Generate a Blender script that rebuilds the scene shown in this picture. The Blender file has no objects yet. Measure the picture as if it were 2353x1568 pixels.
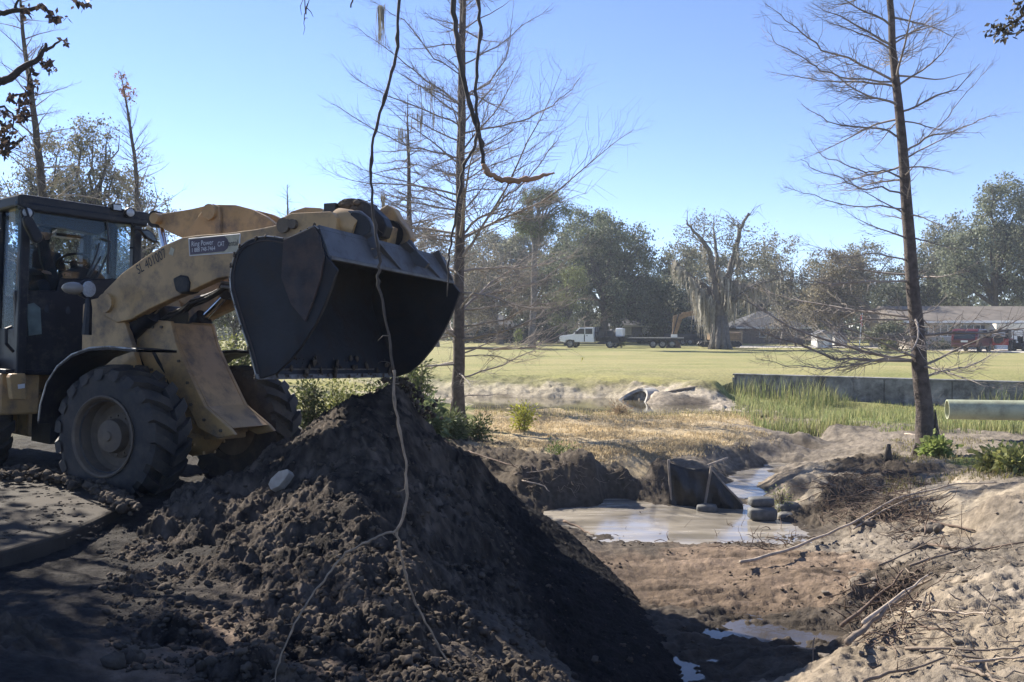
SUN_E, SKY_S, EXPO = 5.0, 0.094, 1.3
SKY_AIR, SKY_DUST, SKY_OZ = 0.72, 0.0, 4.5
SKY_TINT = (1.05, .95, 1.02)
HAZE = 0.0006
import bpy, bmesh, math, random
import numpy as np
from mathutils import Vector, Matrix
rnd = random.Random(7)
nrs = np.random.RandomState(11)
S = bpy.context.scene
COL = S.collection
R = math.radians

# ---------------------------------------------------------------- camera (eye 2 m above the lawn)
W0, H0, FPX = 2353.0, 1568.0, 2038.0
CAMZ, PITCH = 2.0, R(-0.9)
cam = bpy.data.objects.new("camera", bpy.data.cameras.new("camera"))
COL.objects.link(cam)
cam.data.sensor_fit = 'HORIZONTAL'; cam.data.sensor_width = 36.0
cam.data.lens = 36.0 * FPX / W0
cam.data.clip_start = 0.1; cam.data.clip_end = 5000
cam.location = (0, 0, CAMZ); cam.rotation_euler = (R(90) + PITCH, 0, 0)
S.camera = cam
_cp, _sp = math.cos(PITCH), math.sin(PITCH)
def ray(px, py):
    u = (px - W0/2) / FPX; v = (H0/2 - py) / FPX
    return Vector((u, _cp - v*_sp, _sp + v*_cp))
def at(px, py, Y):                      # survey helper: the point on that sight line at distance Y
    d = ray(px, py); return Vector((0, 0, CAMZ)) + d * (Y / d.y)
def onz(px, py, z):                     # the point of that sight line at height z
    d = ray(px, py); return Vector((0, 0, CAMZ)) + d * ((z - CAMZ) / d.z)

# ---------------------------------------------------------------- light
SUN_AZ, SUN_EL = R(-46), R(35)
sd = Vector((math.sin(SUN_AZ)*math.cos(SUN_EL), math.cos(SUN_AZ)*math.cos(SUN_EL), math.sin(SUN_EL)))
sun = bpy.data.objects.new("sun", bpy.data.lights.new("sun", 'SUN')); COL.objects.link(sun)
sun.data.energy = SUN_E; sun.data.angle = R(0.5); sun.data.color = (1.0, 0.93, 0.82)
sun.rotation_euler = sd.to_track_quat('Z', 'Y').to_euler()
wd = bpy.data.worlds.new("World"); S.world = wd; wd.use_nodes = True
nt = wd.node_tree; nt.nodes.clear()
sky = nt.nodes.new('ShaderNodeTexSky'); sky.sky_type = 'NISHITA'; sky.sun_disc = False
sky.sun_elevation = SUN_EL; sky.sun_rotation = SUN_AZ
sky.altitude = 0; sky.air_density = SKY_AIR; sky.dust_density = SKY_DUST; sky.ozone_density = SKY_OZ
bg = nt.nodes.new('ShaderNodeBackground'); bg.inputs['Strength'].default_value = SKY_S
wo = nt.nodes.new('ShaderNodeOutputWorld')
wb = nt.nodes.new('ShaderNodeMix'); wb.data_type = 'RGBA'; wb.blend_type = 'MULTIPLY'; wb.inputs[0].default_value = 1; wb.inputs[7].default_value = (*SKY_TINT, 1)
nt.links.new(sky.outputs[0], wb.inputs[6]); nt.links.new(wb.outputs[2], bg.inputs['Color']); nt.links.new(bg.outputs[0], wo.inputs['Surface'])
S.view_settings.view_transform = 'Standard'; S.view_settings.look = 'None'
S.view_settings.gamma = 1; S.view_settings.exposure = EXPO
S.cycles.max_bounces = 6; S.cycles.transparent_max_bounces = 16
S.cycles.diffuse_bounces = 3; S.cycles.glossy_bounces = 3
S.cycles.use_denoising = True

# ---------------------------------------------------------------- noise (numpy)
_p = np.random.RandomState(3).permutation(256); _p = np.concatenate([_p, _p, _p]).astype(np.int64)
_ga = np.random.RandomState(4).rand(256) * 2*np.pi; _gx, _gy = np.cos(_ga), np.sin(_ga)
def perlin(x, y, s=0):
    x = np.asarray(x, float) + s*17.3; y = np.asarray(y, float) + s*9.1
    xi = np.floor(x).astype(np.int64); yi = np.floor(y).astype(np.int64)
    xf = x - xi; yf = y - yi; xi &= 255; yi &= 255
    u = xf*xf*xf*(xf*(xf*6-15)+10); v = yf*yf*yf*(yf*(yf*6-15)+10)
    def g(ix, iy, dx, dy):
        h = _p[_p[ix & 255] + (iy & 255)]; return _gx[h]*dx + _gy[h]*dy
    a = g(xi, yi, xf, yf); b = g(xi+1, yi, xf-1, yf); c = g(xi, yi+1, xf, yf-1); d = g(xi+1, yi+1, xf-1, yf-1)
    return 1.4 * ((a + u*(b-a)) * (1-v) + (c + u*(d-c)) * v)
def fbm(x, y, o=4, s=0, gain=.5):
    t = 0; a = 1.0; f = 1.0
    for i in range(o):
        t = t + a*perlin(x*f, y*f, s+i*3); a *= gain; f *= 2.03
    return t
def domes(x, y, cell, s=0, fill=1.0):   # rounded lumps of random size, one per cell
    X = x/cell + s*5.7; Y = y/cell + s*3.3
    xi = np.floor(X).astype(np.int64); yi = np.floor(Y).astype(np.int64)
    out = np.zeros_like(X)
    for i in (-1, 0, 1):
        for j in (-1, 0, 1):
            cx, cy = xi+i, yi+j
            h = _p[_p[cx & 255] + (cy & 255)]; h2 = _p[h + 37]; h3 = _p[h + 91]; h4 = _p[h + 171]
            px = cx + .15 + .7*h/255.; py = cy + .15 + .7*h2/255.
            r = (.3 + .42*h3/255.) * (h4/255. < fill)
            d2 = (X-px)**2 + (Y-py)**2
            out = np.maximum(out, np.sqrt(np.maximum(0, r*r - d2)))
    return out * cell
def sst(a, b, x):
    t = np.clip((x-a)/(b-a), 0, 1); return t*t*(3-2*t)

# ---------------------------------------------------------------- mesh builder
def basis(d):
    d = Vector(d).normalized()
    a = Vector((0, 0, 1)) if abs(d.z) < .9 else Vector((1, 0, 0))
    x = d.cross(a).normalized(); return x, d.cross(x).normalized()
class MB:
    def __init__(s): s.v = []; s.f = []; s.c = []
    def add(s, vs, fs, col=None):
        o = len(s.v); s.v.extend([tuple(p) for p in vs]); s.f.extend([tuple(i+o for i in f) for f in fs])
        if col is not None: s.c.extend([col]*len(vs))
        return s
    def box(s, c, size, M=None, col=None):
        hx, hy, hz = size[0]/2, size[1]/2, size[2]/2
        P = [Vector((x*hx, y*hy, z*hz)) for z in (-1, 1) for y in (-1, 1) for x in (-1, 1)]
        c = Vector(c); P = [(M @ p if M else p) + c for p in P]
        return s.add(P, [(0,2,3,1),(4,5,7,6),(0,1,5,4),(2,6,7,3),(0,4,6,2),(1,3,7,5)], col)
    def prism(s, pts, off, col=None):
        n = len(pts); off = Vector(off); A = [Vector(p) for p in pts]; B = [p+off for p in A]
        nrm = Vector((0, 0, 0))
        for i in range(n): nrm += A[i].cross(A[(i+1) % n])
        a, b = list(range(n)), list(range(n, 2*n))
        flip = nrm.dot(off) > 0
        fs = [tuple(reversed(a)) if flip else tuple(a), tuple(b) if flip else tuple(reversed(b))]
        for i in range(n):
            j = (i+1) % n
            q = (i, j, n+j, n+i); fs.append(q if flip else tuple(reversed(q)))
        return s.add(A+B, fs, col)
    def tube(s, path, rad, k=6, cap=True, col=None):
        P = [Vector(p) for p in path]; n = len(P)
        if not hasattr(rad, '__len__'): rad = [rad]*n
        vs = []; x = None
        for i in range(n):
            d = (P[min(i+1, n-1)] - P[max(i-1, 0)])
            if d.length < 1e-9: d = Vector((0, 0, 1))
            d.normalize()
            if x is None: x, y = basis(d)
            else:
                x = (x - d*x.dot(d))
                if x.length < 1e-6: x, y = basis(d)
                else: x.normalize(); y = d.cross(x)
            for j in range(k):
                a = 2*math.pi*j/k
                vs.append(P[i] + x*(rad[i]*math.cos(a)) + y*(rad[i]*math.sin(a)))
        fs = []
        for i in range(n-1):
            for j in range(k):
                q = (j+1) % k; fs.append((i*k+j, i*k+q, (i+1)*k+q, (i+1)*k+j))
        if cap:
            fs.append(tuple(reversed(range(k)))); fs.append(tuple(range((n-1)*k, n*k)))
        return s.add(vs, fs, col)
    def lathe(s, c, axis, prof, k=32, col=None, cap=True):       # prof: (radius, along axis)
        c = Vector(c); d = Vector(axis).normalized(); x, y = basis(d); n = len(prof); vs = []
        for r, h in prof:
            for j in range(k):
                a = 2*math.pi*j/k
                vs.append(c + d*h + x*(r*math.cos(a)) + y*(r*math.sin(a)))
        fs = []
        for i in range(n-1):
            for j in range(k):
                q = (j+1) % k; fs.append((i*k+j, i*k+q, (i+1)*k+q, (i+1)*k+j))
        if cap: fs.append(tuple(reversed(range(k)))); fs.append(tuple(range((n-1)*k, n*k)))
        return s.add(vs, fs, col)
    def blob(s, c, r, seed=0, amp=.25, sub=2, squash=(1, 1, 1), M=None, col=None):
        vs, fs = ICO[sub]; q = random.Random(seed)
        ph = [(q.uniform(-3, 3), q.uniform(-3, 3), q.uniform(-3, 3), q.uniform(0, 6.3), q.uniform(1.2, 3)) for _ in range(5)]
        out = []
        for p in vs:
            t = sum(math.sin(p[0]*a*f + p[1]*b*f + p[2]*cc*f + d) for a, b, cc, d, f in ph) / 5
            w = Vector((p[0]*squash[0], p[1]*squash[1], p[2]*squash[2])) * (r*(1 + amp*t))
            out.append((M @ w if M else w) + Vector(c))
        return s.add(out, fs, col)
    def build(s, name, mat, parent=None, loc=None, smooth=False, bevel=0, angle=.7):
        return mesh_obj(name, np.array(s.v, float).reshape(-1, 3), s.f, mat, parent, loc, smooth, bevel, angle,
                        np.array(s.c, float) if s.c else None)
ICO = {}
for _n in (1, 2, 3):
    _b = bmesh.new(); bmesh.ops.create_icosphere(_b, subdivisions=_n, radius=1)
    _b.verts.ensure_lookup_table(); ICO[_n] = ([tuple(v.co) for v in _b.verts], [tuple(v.index for v in f.verts) for f in _b.faces]); _b.free()
def wloc(o):
    p = Vector((0, 0, 0))
    while o is not None: p = p + o.location; o = o.parent
    return p
def mesh_obj(name, v, f, mat, parent=None, loc=None, smooth=False, bevel=0, angle=.7, cols=None):
    """v in world space; with a parent (or loc) they are stored relative to it."""
    base = wloc(parent) if parent else Vector((0, 0, 0))
    if loc is not None and not parent: base = Vector(loc)
    v = v - np.array(base)
    me = bpy.data.meshes.new(name)
    if isinstance(f, np.ndarray):
        n, k = f.shape
        me.vertices.add(len(v)); me.vertices.foreach_set('co', v.astype(np.float32).ravel())
        me.loops.add(n*k); me.loops.foreach_set('vertex_index', f.astype(np.int32).ravel())
        me.polygons.add(n); me.polygons.foreach_set('loop_start', np.arange(0, n*k, k, dtype=np.int32))
        me.update(calc_edges=True)
    else:
        me.from_pydata([tuple(p) for p in v], [], f); me.update()
    if cols is not None:
        if cols.shape[1] == 3: cols = np.hstack([cols, np.ones((len(cols), 1))])
        a = me.color_attributes.new('Col', 'FLOAT_COLOR', 'POINT'); a.data.foreach_set('color', cols.astype(np.float32).ravel())
    if mat: me.materials.append(mat)
    if smooth:
        me.polygons.foreach_set('use_smooth', np.ones(len(me.polygons), dtype=bool))
        if angle: me.set_sharp_from_angle(angle=angle)
    o = bpy.data.objects.new(name, me); COL.objects.link(o)
    if parent: o.parent = parent
    else: o.location = base
    if bevel:
        m = o.modifiers.new('bevel', 'BEVEL'); m.width = bevel; m.segments = 2; m.limit_method = 'ANGLE'; m.angle_limit = R(35)
    return o
def tag(o, label, cat, group=None, kind=None):
    if label: o['label'] = label
    if cat: o['category'] = cat
    if group: o['group'] = group
    if kind: o['kind'] = kind
    return o
def struct(o): o['kind'] = 'structure'; return o
def thing(name, label, cat, loc=(0, 0, 0), rotz=0, group=None):
    o = bpy.data.objects.new(name, None); COL.objects.link(o); o.location = loc; o.rotation_euler = (0, 0, rotz)
    o.empty_display_size = .2
    return tag(o, label, cat, group)
def copy_tree(o, parent=None):
    c = o.copy(); COL.objects.link(c); c.parent = parent
    for ch in list(o.children): copy_tree(ch, c)
    return c

# ---------------------------------------------------------------- materials
def mat(name, col, rough=.6, metal=0, spec=.5, var=.15, scale=6., bump=0, bscale=40., vcol=False, trans=0, dirt=None, coat=0, det=5, bdist=.02):
    """col; procedural colour variation; optional dirt = (colour, amount, scale); optional bump; optional leaf translucency"""
    m = bpy.data.materials.new(name); m.use_nodes = True; t = m.node_tree; N = t.nodes; L = t.links
    b = N['Principled BSDF']; out = N['Material Output']
    b.inputs['Roughness'].default_value = rough; b.inputs['Metallic'].default_value = metal
    b.inputs['Specular IOR Level'].default_value = spec; b.inputs['Coat Weight'].default_value = coat
    tc = N.new('ShaderNodeTexCoord'); 
    no = N.new('ShaderNodeTexNoise'); no.inputs['Scale'].default_value = scale; no.inputs['Detail'].default_value = det
    L.new(tc.outputs['Object'], no.inputs['Vector'])
    mr = N.new('ShaderNodeMapRange'); mr.inputs[1].default_value = .3; mr.inputs[2].default_value = .7
    mr.inputs[3].default_value = 1-var; mr.inputs[4].default_value = 1+var
    L.new(no.outputs['Fac'], mr.inputs[0])
    mx = N.new('ShaderNodeMix'); mx.data_type = 'RGBA'; mx.blend_type = 'MULTIPLY'; mx.inputs[0].default_value = 1
    if vcol:
        at_ = N.new('ShaderNodeAttribute'); at_.attribute_name = 'Col'; L.new(at_.outputs['Color'], mx.inputs[6])
    else: mx.inputs[6].default_value = (*col, 1)
    L.new(mr.outputs[0], mx.inputs[7]); c = mx.outputs[2]
    if dirt:
        dc, da, ds = dirt
        n2 = N.new('ShaderNodeTexNoise'); n2.inputs['Scale'].default_value = ds; n2.inputs['Detail'].default_value = 8; n2.inputs['Roughness'].default_value = .7
        L.new(tc.outputs['Object'], n2.inputs['Vector'])
        r2 = N.new('ShaderNodeMapRange'); r2.inputs[1].default_value = .62 - da*.4; r2.inputs[2].default_value = .75 - da*.2; r2.inputs[4].default_value = .9
        L.new(n2.outputs['Fac'], r2.inputs[0])
        m2 = N.new('ShaderNodeMix'); m2.data_type = 'RGBA'; m2.inputs[7].default_value = (*dc, 1)
        L.new(r2.outputs[0], m2.inputs[0]); L.new(c, m2.inputs[6]); c = m2.outputs[2]
        r3 = N.new('ShaderNodeMapRange'); r3.inputs[3].default_value = rough; r3.inputs[4].default_value = .85
        L.new(r2.outputs[0], r3.inputs[0]); L.new(r3.outputs[0], b.inputs['Roughness'])
    L.new(c, b.inputs['Base Color'])
    if bump:
        n3 = N.new('ShaderNodeTexNoise'); n3.inputs['Scale'].default_value = bscale; n3.inputs['Detail'].default_value = 8; n3.inputs['Roughness'].default_value = .65
        L.new(tc.outputs['Object'], n3.inputs['Vector'])
        bu = N.new('ShaderNodeBump'); bu.inputs['Strength'].default_value = bump; bu.inputs['Distance'].default_value = bdist
        L.new(n3.outputs['Fac'], bu.inputs['Height']); L.new(bu.outputs[0], b.inputs['Normal'])
    if trans:
        tr = N.new('ShaderNodeBsdfTranslucent'); L.new(c, tr.inputs['Color'])
        ms = N.new('ShaderNodeMixShader'); ms.inputs[0].default_value = trans
        L.new(b.outputs[0], ms.inputs[1]); L.new(tr.outputs[0], ms.inputs[2]); L.new(ms.outputs[0], out.inputs['Surface'])
    return m
def glass(name, tint, refl=.12, rough=.03):
    m = bpy.data.materials.new(name); m.use_nodes = True; t = m.node_tree; N = t.nodes; L = t.links
    N.remove(N['Principled BSDF']); tr = N.new('ShaderNodeBsdfTransparent'); tr.inputs[0].default_value = (*tint, 1)
    gl = N.new('ShaderNodeBsdfGlossy'); gl.inputs['Roughness'].default_value = rough; gl.inputs[0].default_value = (.9, .95, 1, 1)
    fr = N.new('ShaderNodeLayerWeight'); fr.inputs[0].default_value = .25
    ad = N.new('ShaderNodeMath'); ad.operation = 'MULTIPLY_ADD'; ad.inputs[1].default_value = .2; ad.inputs[2].default_value = refl; ad.use_clamp = True
    pw = N.new('ShaderNodeMath'); pw.operation = 'POWER'; pw.inputs[1].default_value = 3; L.new(fr.outputs['Facing'], pw.inputs[0]); L.new(pw.outputs[0], ad.inputs[0])
    ms = N.new('ShaderNodeMixShader'); L.new(ad.outputs[0], ms.inputs[0]); L.new(tr.outputs[0], ms.inputs[1]); L.new(gl.outputs[0], ms.inputs[2])
    L.new(ms.outputs[0], N['Material Output'].inputs['Surface']); return m
def water(name, col, rough, bscale, bstr, stretch=(1, 1, 1)):
    m = bpy.data.materials.new(name); m.use_nodes = True; t = m.node_tree; N = t.nodes; L = t.links
    b = N['Principled BSDF']; b.inputs['Roughness'].default_value = rough; b.inputs['IOR'].default_value = 1.4
    tc = N.new('ShaderNodeTexCoord'); mp = N.new('ShaderNodeMapping'); mp.inputs['Scale'].default_value = stretch
    L.new(tc.outputs['Object'], mp.inputs[0])
    n = N.new('ShaderNodeTexNoise'); n.inputs['Scale'].default_value = bscale; n.inputs['Detail'].default_value = 4
    L.new(mp.outputs[0], n.inputs['Vector'])
    bu = N.new('ShaderNodeBump'); bu.inputs['Strength'].default_value = bstr; bu.inputs['Distance'].default_value = .02
    L.new(n.outputs['Fac'], bu.inputs['Height']); L.new(bu.outputs[0], b.inputs['Normal'])
    n2 = N.new('ShaderNodeTexNoise'); n2.inputs['Scale'].default_value = 1.3; n2.inputs['Detail'].default_value = 6
    L.new(mp.outputs[0], n2.inputs['Vector'])
    cr = N.new('ShaderNodeValToRGB'); cr.color_ramp.elements[0].position = .35; cr.color_ramp.elements[1].position = .65
    cr.color_ramp.elements[0].color = (*[c*.7 for c in col], 1); cr.color_ramp.elements[1].color = (*[min(1, c*1.3) for c in col], 1)
    L.new(n2.outputs['Fac'], cr.inputs[0]); L.new(cr.outputs[0], b.inputs['Base Color'])
    rg = N.new('ShaderNodeMapRange'); rg.inputs[1].default_value = .42; rg.inputs[2].default_value = .66; rg.inputs[3].default_value = rough*.6; rg.inputs[4].default_value = rough*2.6
    n4 = N.new('ShaderNodeTexNoise'); n4.inputs['Scale'].default_value = 2.6; n4.inputs['Detail'].default_value = 8; L.new(mp.outputs[0], n4.inputs['Vector']); L.new(n4.outputs['Fac'], rg.inputs[0]); L.new(rg.outputs[0], b.inputs['Roughness'])
    return m
MUD = (.10, .085, .065)
M = dict(
 yellow=mat('loader_paint', (.42, .26, .105), .5, var=.12, scale=2.5, dirt=((.14, .11, .085), .42, 3.0), coat=.1, bump=.15, bscale=60, bdist=.004),
 black=mat('black_paint', (.010, .011, .015), .45, spec=.3, var=.2, dirt=((.07, .06, .05), .25, 4)),
 rubber=mat('tyre_rubber', (.022, .021, .021), .75, var=.25, scale=5, dirt=((.075, .062, .05), .5, 3.5), bump=.3, bscale=30, bdist=.008),
 rim=mat('rim_paint', (.13, .095, .06), .6, var=.25, dirt=((.09, .075, .06), .6, 5)),
 steel=mat('bucket_steel', (.012, .014, .019), .5, metal=.0, spec=.25, var=.3, scale=4, dirt=((.03, .025, .022), .35, 3.5), bump=.35, bscale=18, bdist=.012),
 steel_grey=mat('bucket_top_skylit', (.075, .08, .09), .5, metal=.1, var=.2, scale=5, dirt=((.06, .055, .05), .3, 4), bump=.15, bscale=30, bdist=.005),  # sky light on the bucket's upper plates painted in as paler grey
 steel_rust=mat('rusty_wear_steel', (.03, .028, .03), .6, spec=.25, var=.4, scale=6, dirt=((.085, .06, .05), .55, 4.5), bump=.5, bscale=25, bdist=.01),
 edge=mat('cutting_edge_steel', (.17, .165, .16), .5, metal=.4, var=.4, scale=9, dirt=((.06, .05, .045), .4, 6)),
 worn=mat('worn_steel', (.30, .29, .27), .38, metal=.7, var=.3, scale=9, dirt=((.1, .085, .07), .35, 6)),
 chrome=mat('chrome_rod', (.62, .62, .62), .18, metal=1, var=.05),
 hose=mat('rubber_hose', (.02, .02, .022), .5),
 lamp=mat('lamp_lens', (.38, .40, .41), .1, var=.2, scale=60, coat=.5),
 lamp_shell=mat('lamp_shell', (.24, .22, .19), .3, var=.1),
 seat=mat('seat_fabric', (.05, .055, .05), .85, bump=.2),
 glass=glass('cab_glass', (.74, .80, .84), .015),
 carglass=mat('dark_car_glass', (.02, .025, .03), .08, var=.3, scale=2),
 white=mat('white_paint', (.8, .8, .79), .3, coat=.4, var=.04),
 maroon=mat('maroon_paint', (.085, .014, .016), .3, coat=.5, var=.08),
 darkgrey=mat('dark_trim', (.03, .03, .032), .6),
 lower_glass=mat('lower_pane', (.13, .165, .155), .15, var=.3, scale=5),  # opaque pane; brightness of the lit ground behind is painted in
 red=mat('red_paint', (.22, .018, .02), .4),
 orange=mat('excavator_paint', (.26, .165, .085), .5, var=.2, dirt=((.14, .10, .07), .4, 2)),
 rust=mat('rusty_bucket', (.16, .09, .06), .7, var=.3),
 bark=mat('cypress_bark', (.092, .072, .060), .9, var=.45, scale=9, bump=.9, bscale=30, bdist=.03),
 bark_grey=mat('grey_bark', (.13, .115, .10), .9, var=.3, scale=4, bump=.8, bscale=14, bdist=.06),
 bark_dark=mat('oak_bark', (.07, .058, .048), .9, var=.3, scale=4, bump=.8, bscale=14, bdist=.06),
 twig=mat('twig_bark', (.25, .215, .185), .85, var=.3, scale=2),
 shed_white=mat('shed_white', (.42, .42, .41), .7), mown=None, vine=mat('vine_bark', (.07, .057, .045), .8, var=.4, scale=12, bump=.5, bscale=60, bdist=.005),
 vine_lit=mat('sunlit_vine', (.26, .20, .14), .8, var=.35, scale=16, bump=.4, bscale=60, bdist=.004),  # sunlit lower run of the same vine: light painted into the colour
 vine_bare=mat('peeled_wood', (.34, .2, .11), .7, var=.3, scale=14, bump=.5, bscale=50, bdist=.005),
 moss=mat('spanish_moss', (.27, .255, .215), .95, vcol=True, var=.2, trans=.35),
 leaf=mat('leaf', (.1, .12, .05), .6, vcol=True, var=.1, scale=1, trans=.35, spec=.35),
 grass=mat('grass_blade', (.1, .12, .05), .7, vcol=True, var=.1, scale=1, trans=.35, spec=.3),
 ground=mat('ground_soil', (.1, .1, .1), .92, vcol=True, var=.3, scale=11, bump=.8, bscale=42, spec=.12, det=12, bdist=.03),
 soil=mat('heap_soil', (.055, .046, .038), .95, var=.35, scale=5, bump=1.0, bscale=70, spec=.12, vcol=True, det=8, bdist=.02),
 clod=mat('soil_clod', (.085, .069, .054), .95, var=.4, scale=8, bump=.8, bscale=50, spec=.12, bdist=.015),
 concrete=mat('old_concrete', (.05, .042, .034), .8, spec=.12, var=.25, scale=3, dirt=((.07, .058, .047), .5, 2.5), bump=.5, bscale=35, bdist=.01),
 pale_concrete=mat('pale_concrete', (.36, .34, .30), .85, var=.2, scale=4, dirt=((.16, .14, .12), .35, 3), bump=.3, bscale=30, bdist=.01),
 pipe=mat('pale_green_pvc', (.40, .42, .28), .5, var=.12, scale=3, dirt=((.22, .22, .15), .38, 2.5)),
 timber=mat('weathered_timber', (.26, .22, .18), .85, var=.3, scale=8, bump=.4),
 seawall=mat('seawall_concrete', (.27, .26, .24), .9, var=.4, scale=1.4, dirt=((.07, .065, .06), .55, 1.9), bump=.3, bscale=12),
 stone=mat('pale_stone', (.36, .335, .29), .8, var=.2, scale=14, bump=.5, bscale=40, bdist=.01),
 fabric=mat('silt_fence_fabric', (.014, .014, .015), .38, var=.35, scale=9, bump=.5, bscale=9, bdist=.05),
 sandbag=mat('wet_sandbag', (.10, .10, .095), .75, var=.3, scale=12, bump=.5, bscale=60, bdist=.01),
 sandbag_pale=mat('dry_sandbag', (.2, .19, .17), .8, var=.25, scale=12, bump=.5, bscale=60, bdist=.01),
 stick=mat('dry_stick', (.2, .155, .115), .85, var=.35, scale=8, bump=.4),
 stick_pale=mat('pale_stick', (.38, .31, .24), .85, var=.3, scale=8, bump=.4),
 root=mat('root', (.13, .09, .065), .9, var=.35, scale=8),
 roof_brown=mat('brown_shingles', (.15, .128, .105), .9, var=.25, scale=1.2, bump=.2, bscale=8),
 roof_dark=mat('dark_shingles', (.05, .052, .058), .9, var=.35, scale=.9, bump=.2, bscale=8),
 wall_grey=mat('grey_siding', (.12, .125, .14), .8, var=.1),
 wall_cream=mat('cream_wall', (.74, .69, .56), .8, var=.06),
 wall_beige=mat('beige_wall', (.42, .38, .32), .8, var=.08),
 brick=mat('brick_wall', (.19, .155, .13), .85, var=.25, scale=5),
 trim=mat('white_trim', (.75, .74, .7), .6, var=.05),
 window=mat('window_glass', (.05, .06, .07), .12, var=.4, scale=1.5),
 blind=mat('window_blind', (.45, .46, .47), .6, var=.2),
 fence=mat('tan_fence', (.42, .31, .19), .85, var=.2, scale=3),
 drive=mat('concrete_drive', (.5, .46, .38), .9, var=.1, scale=2),
 cloth=mat('dark_workwear', (.03, .034, .04), .9, var=.2),
 skin=mat('skin', (.42, .25, .17), .55, var=.05),
 flag=mat('flag_cloth', (.5, .03, .035), .8, var=.1),
 decal_dark=mat('decal_dark', (.055, .035, .055), .4, var=.08),
 decal_pale=mat('decal_pale', (.42, .37, .25), .4, var=.15, scale=20),
 letter_white=mat('letter_white', (.62, .60, .58), .5, var=.05),
 letter_black=mat('letter_black', (.015, .014, .014), .5, var=.05),
 pond=water('pond_water', (.10, .085, .055), .03, 9, .05, (1, 1, 1)),
 stream=water('silty_water', (.27, .24, .195), .12, 14, .05, (.6, 2.2, 1)),
 puddle=water('puddle_water', (.06, .05, .04), .03, 10, .08),
)
# ================================================================ terrain
def mq_fit(P, z, c):
    n = len(P); d = np.sqrt(((P[:, None]-P[None])**2).sum(-1) + c*c)
    A = np.zeros((n+3, n+3)); A[:n, :n] = d; A[:n, n] = 1; A[:n, n+1:] = P; A[n, :n] = 1; A[n+1:, :n] = P.T
    return np.linalg.solve(A, np.concatenate([z, [0, 0, 0]]))
def mq_eval(P, w, c, x, y):
    n = len(P); out = np.empty(len(x))
    for i in range(0, len(x), 60000):
        X = x[i:i+60000]; Y = y[i:i+60000]
        d = np.sqrt((X[:, None]-P[None, :, 0])**2 + (Y[:, None]-P[None, :, 1])**2 + c*c)
        out[i:i+60000] = d @ w[:n] + w[n] + w[n+1]*X + w[n+2]*Y
    return out
W_ = at
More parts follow.
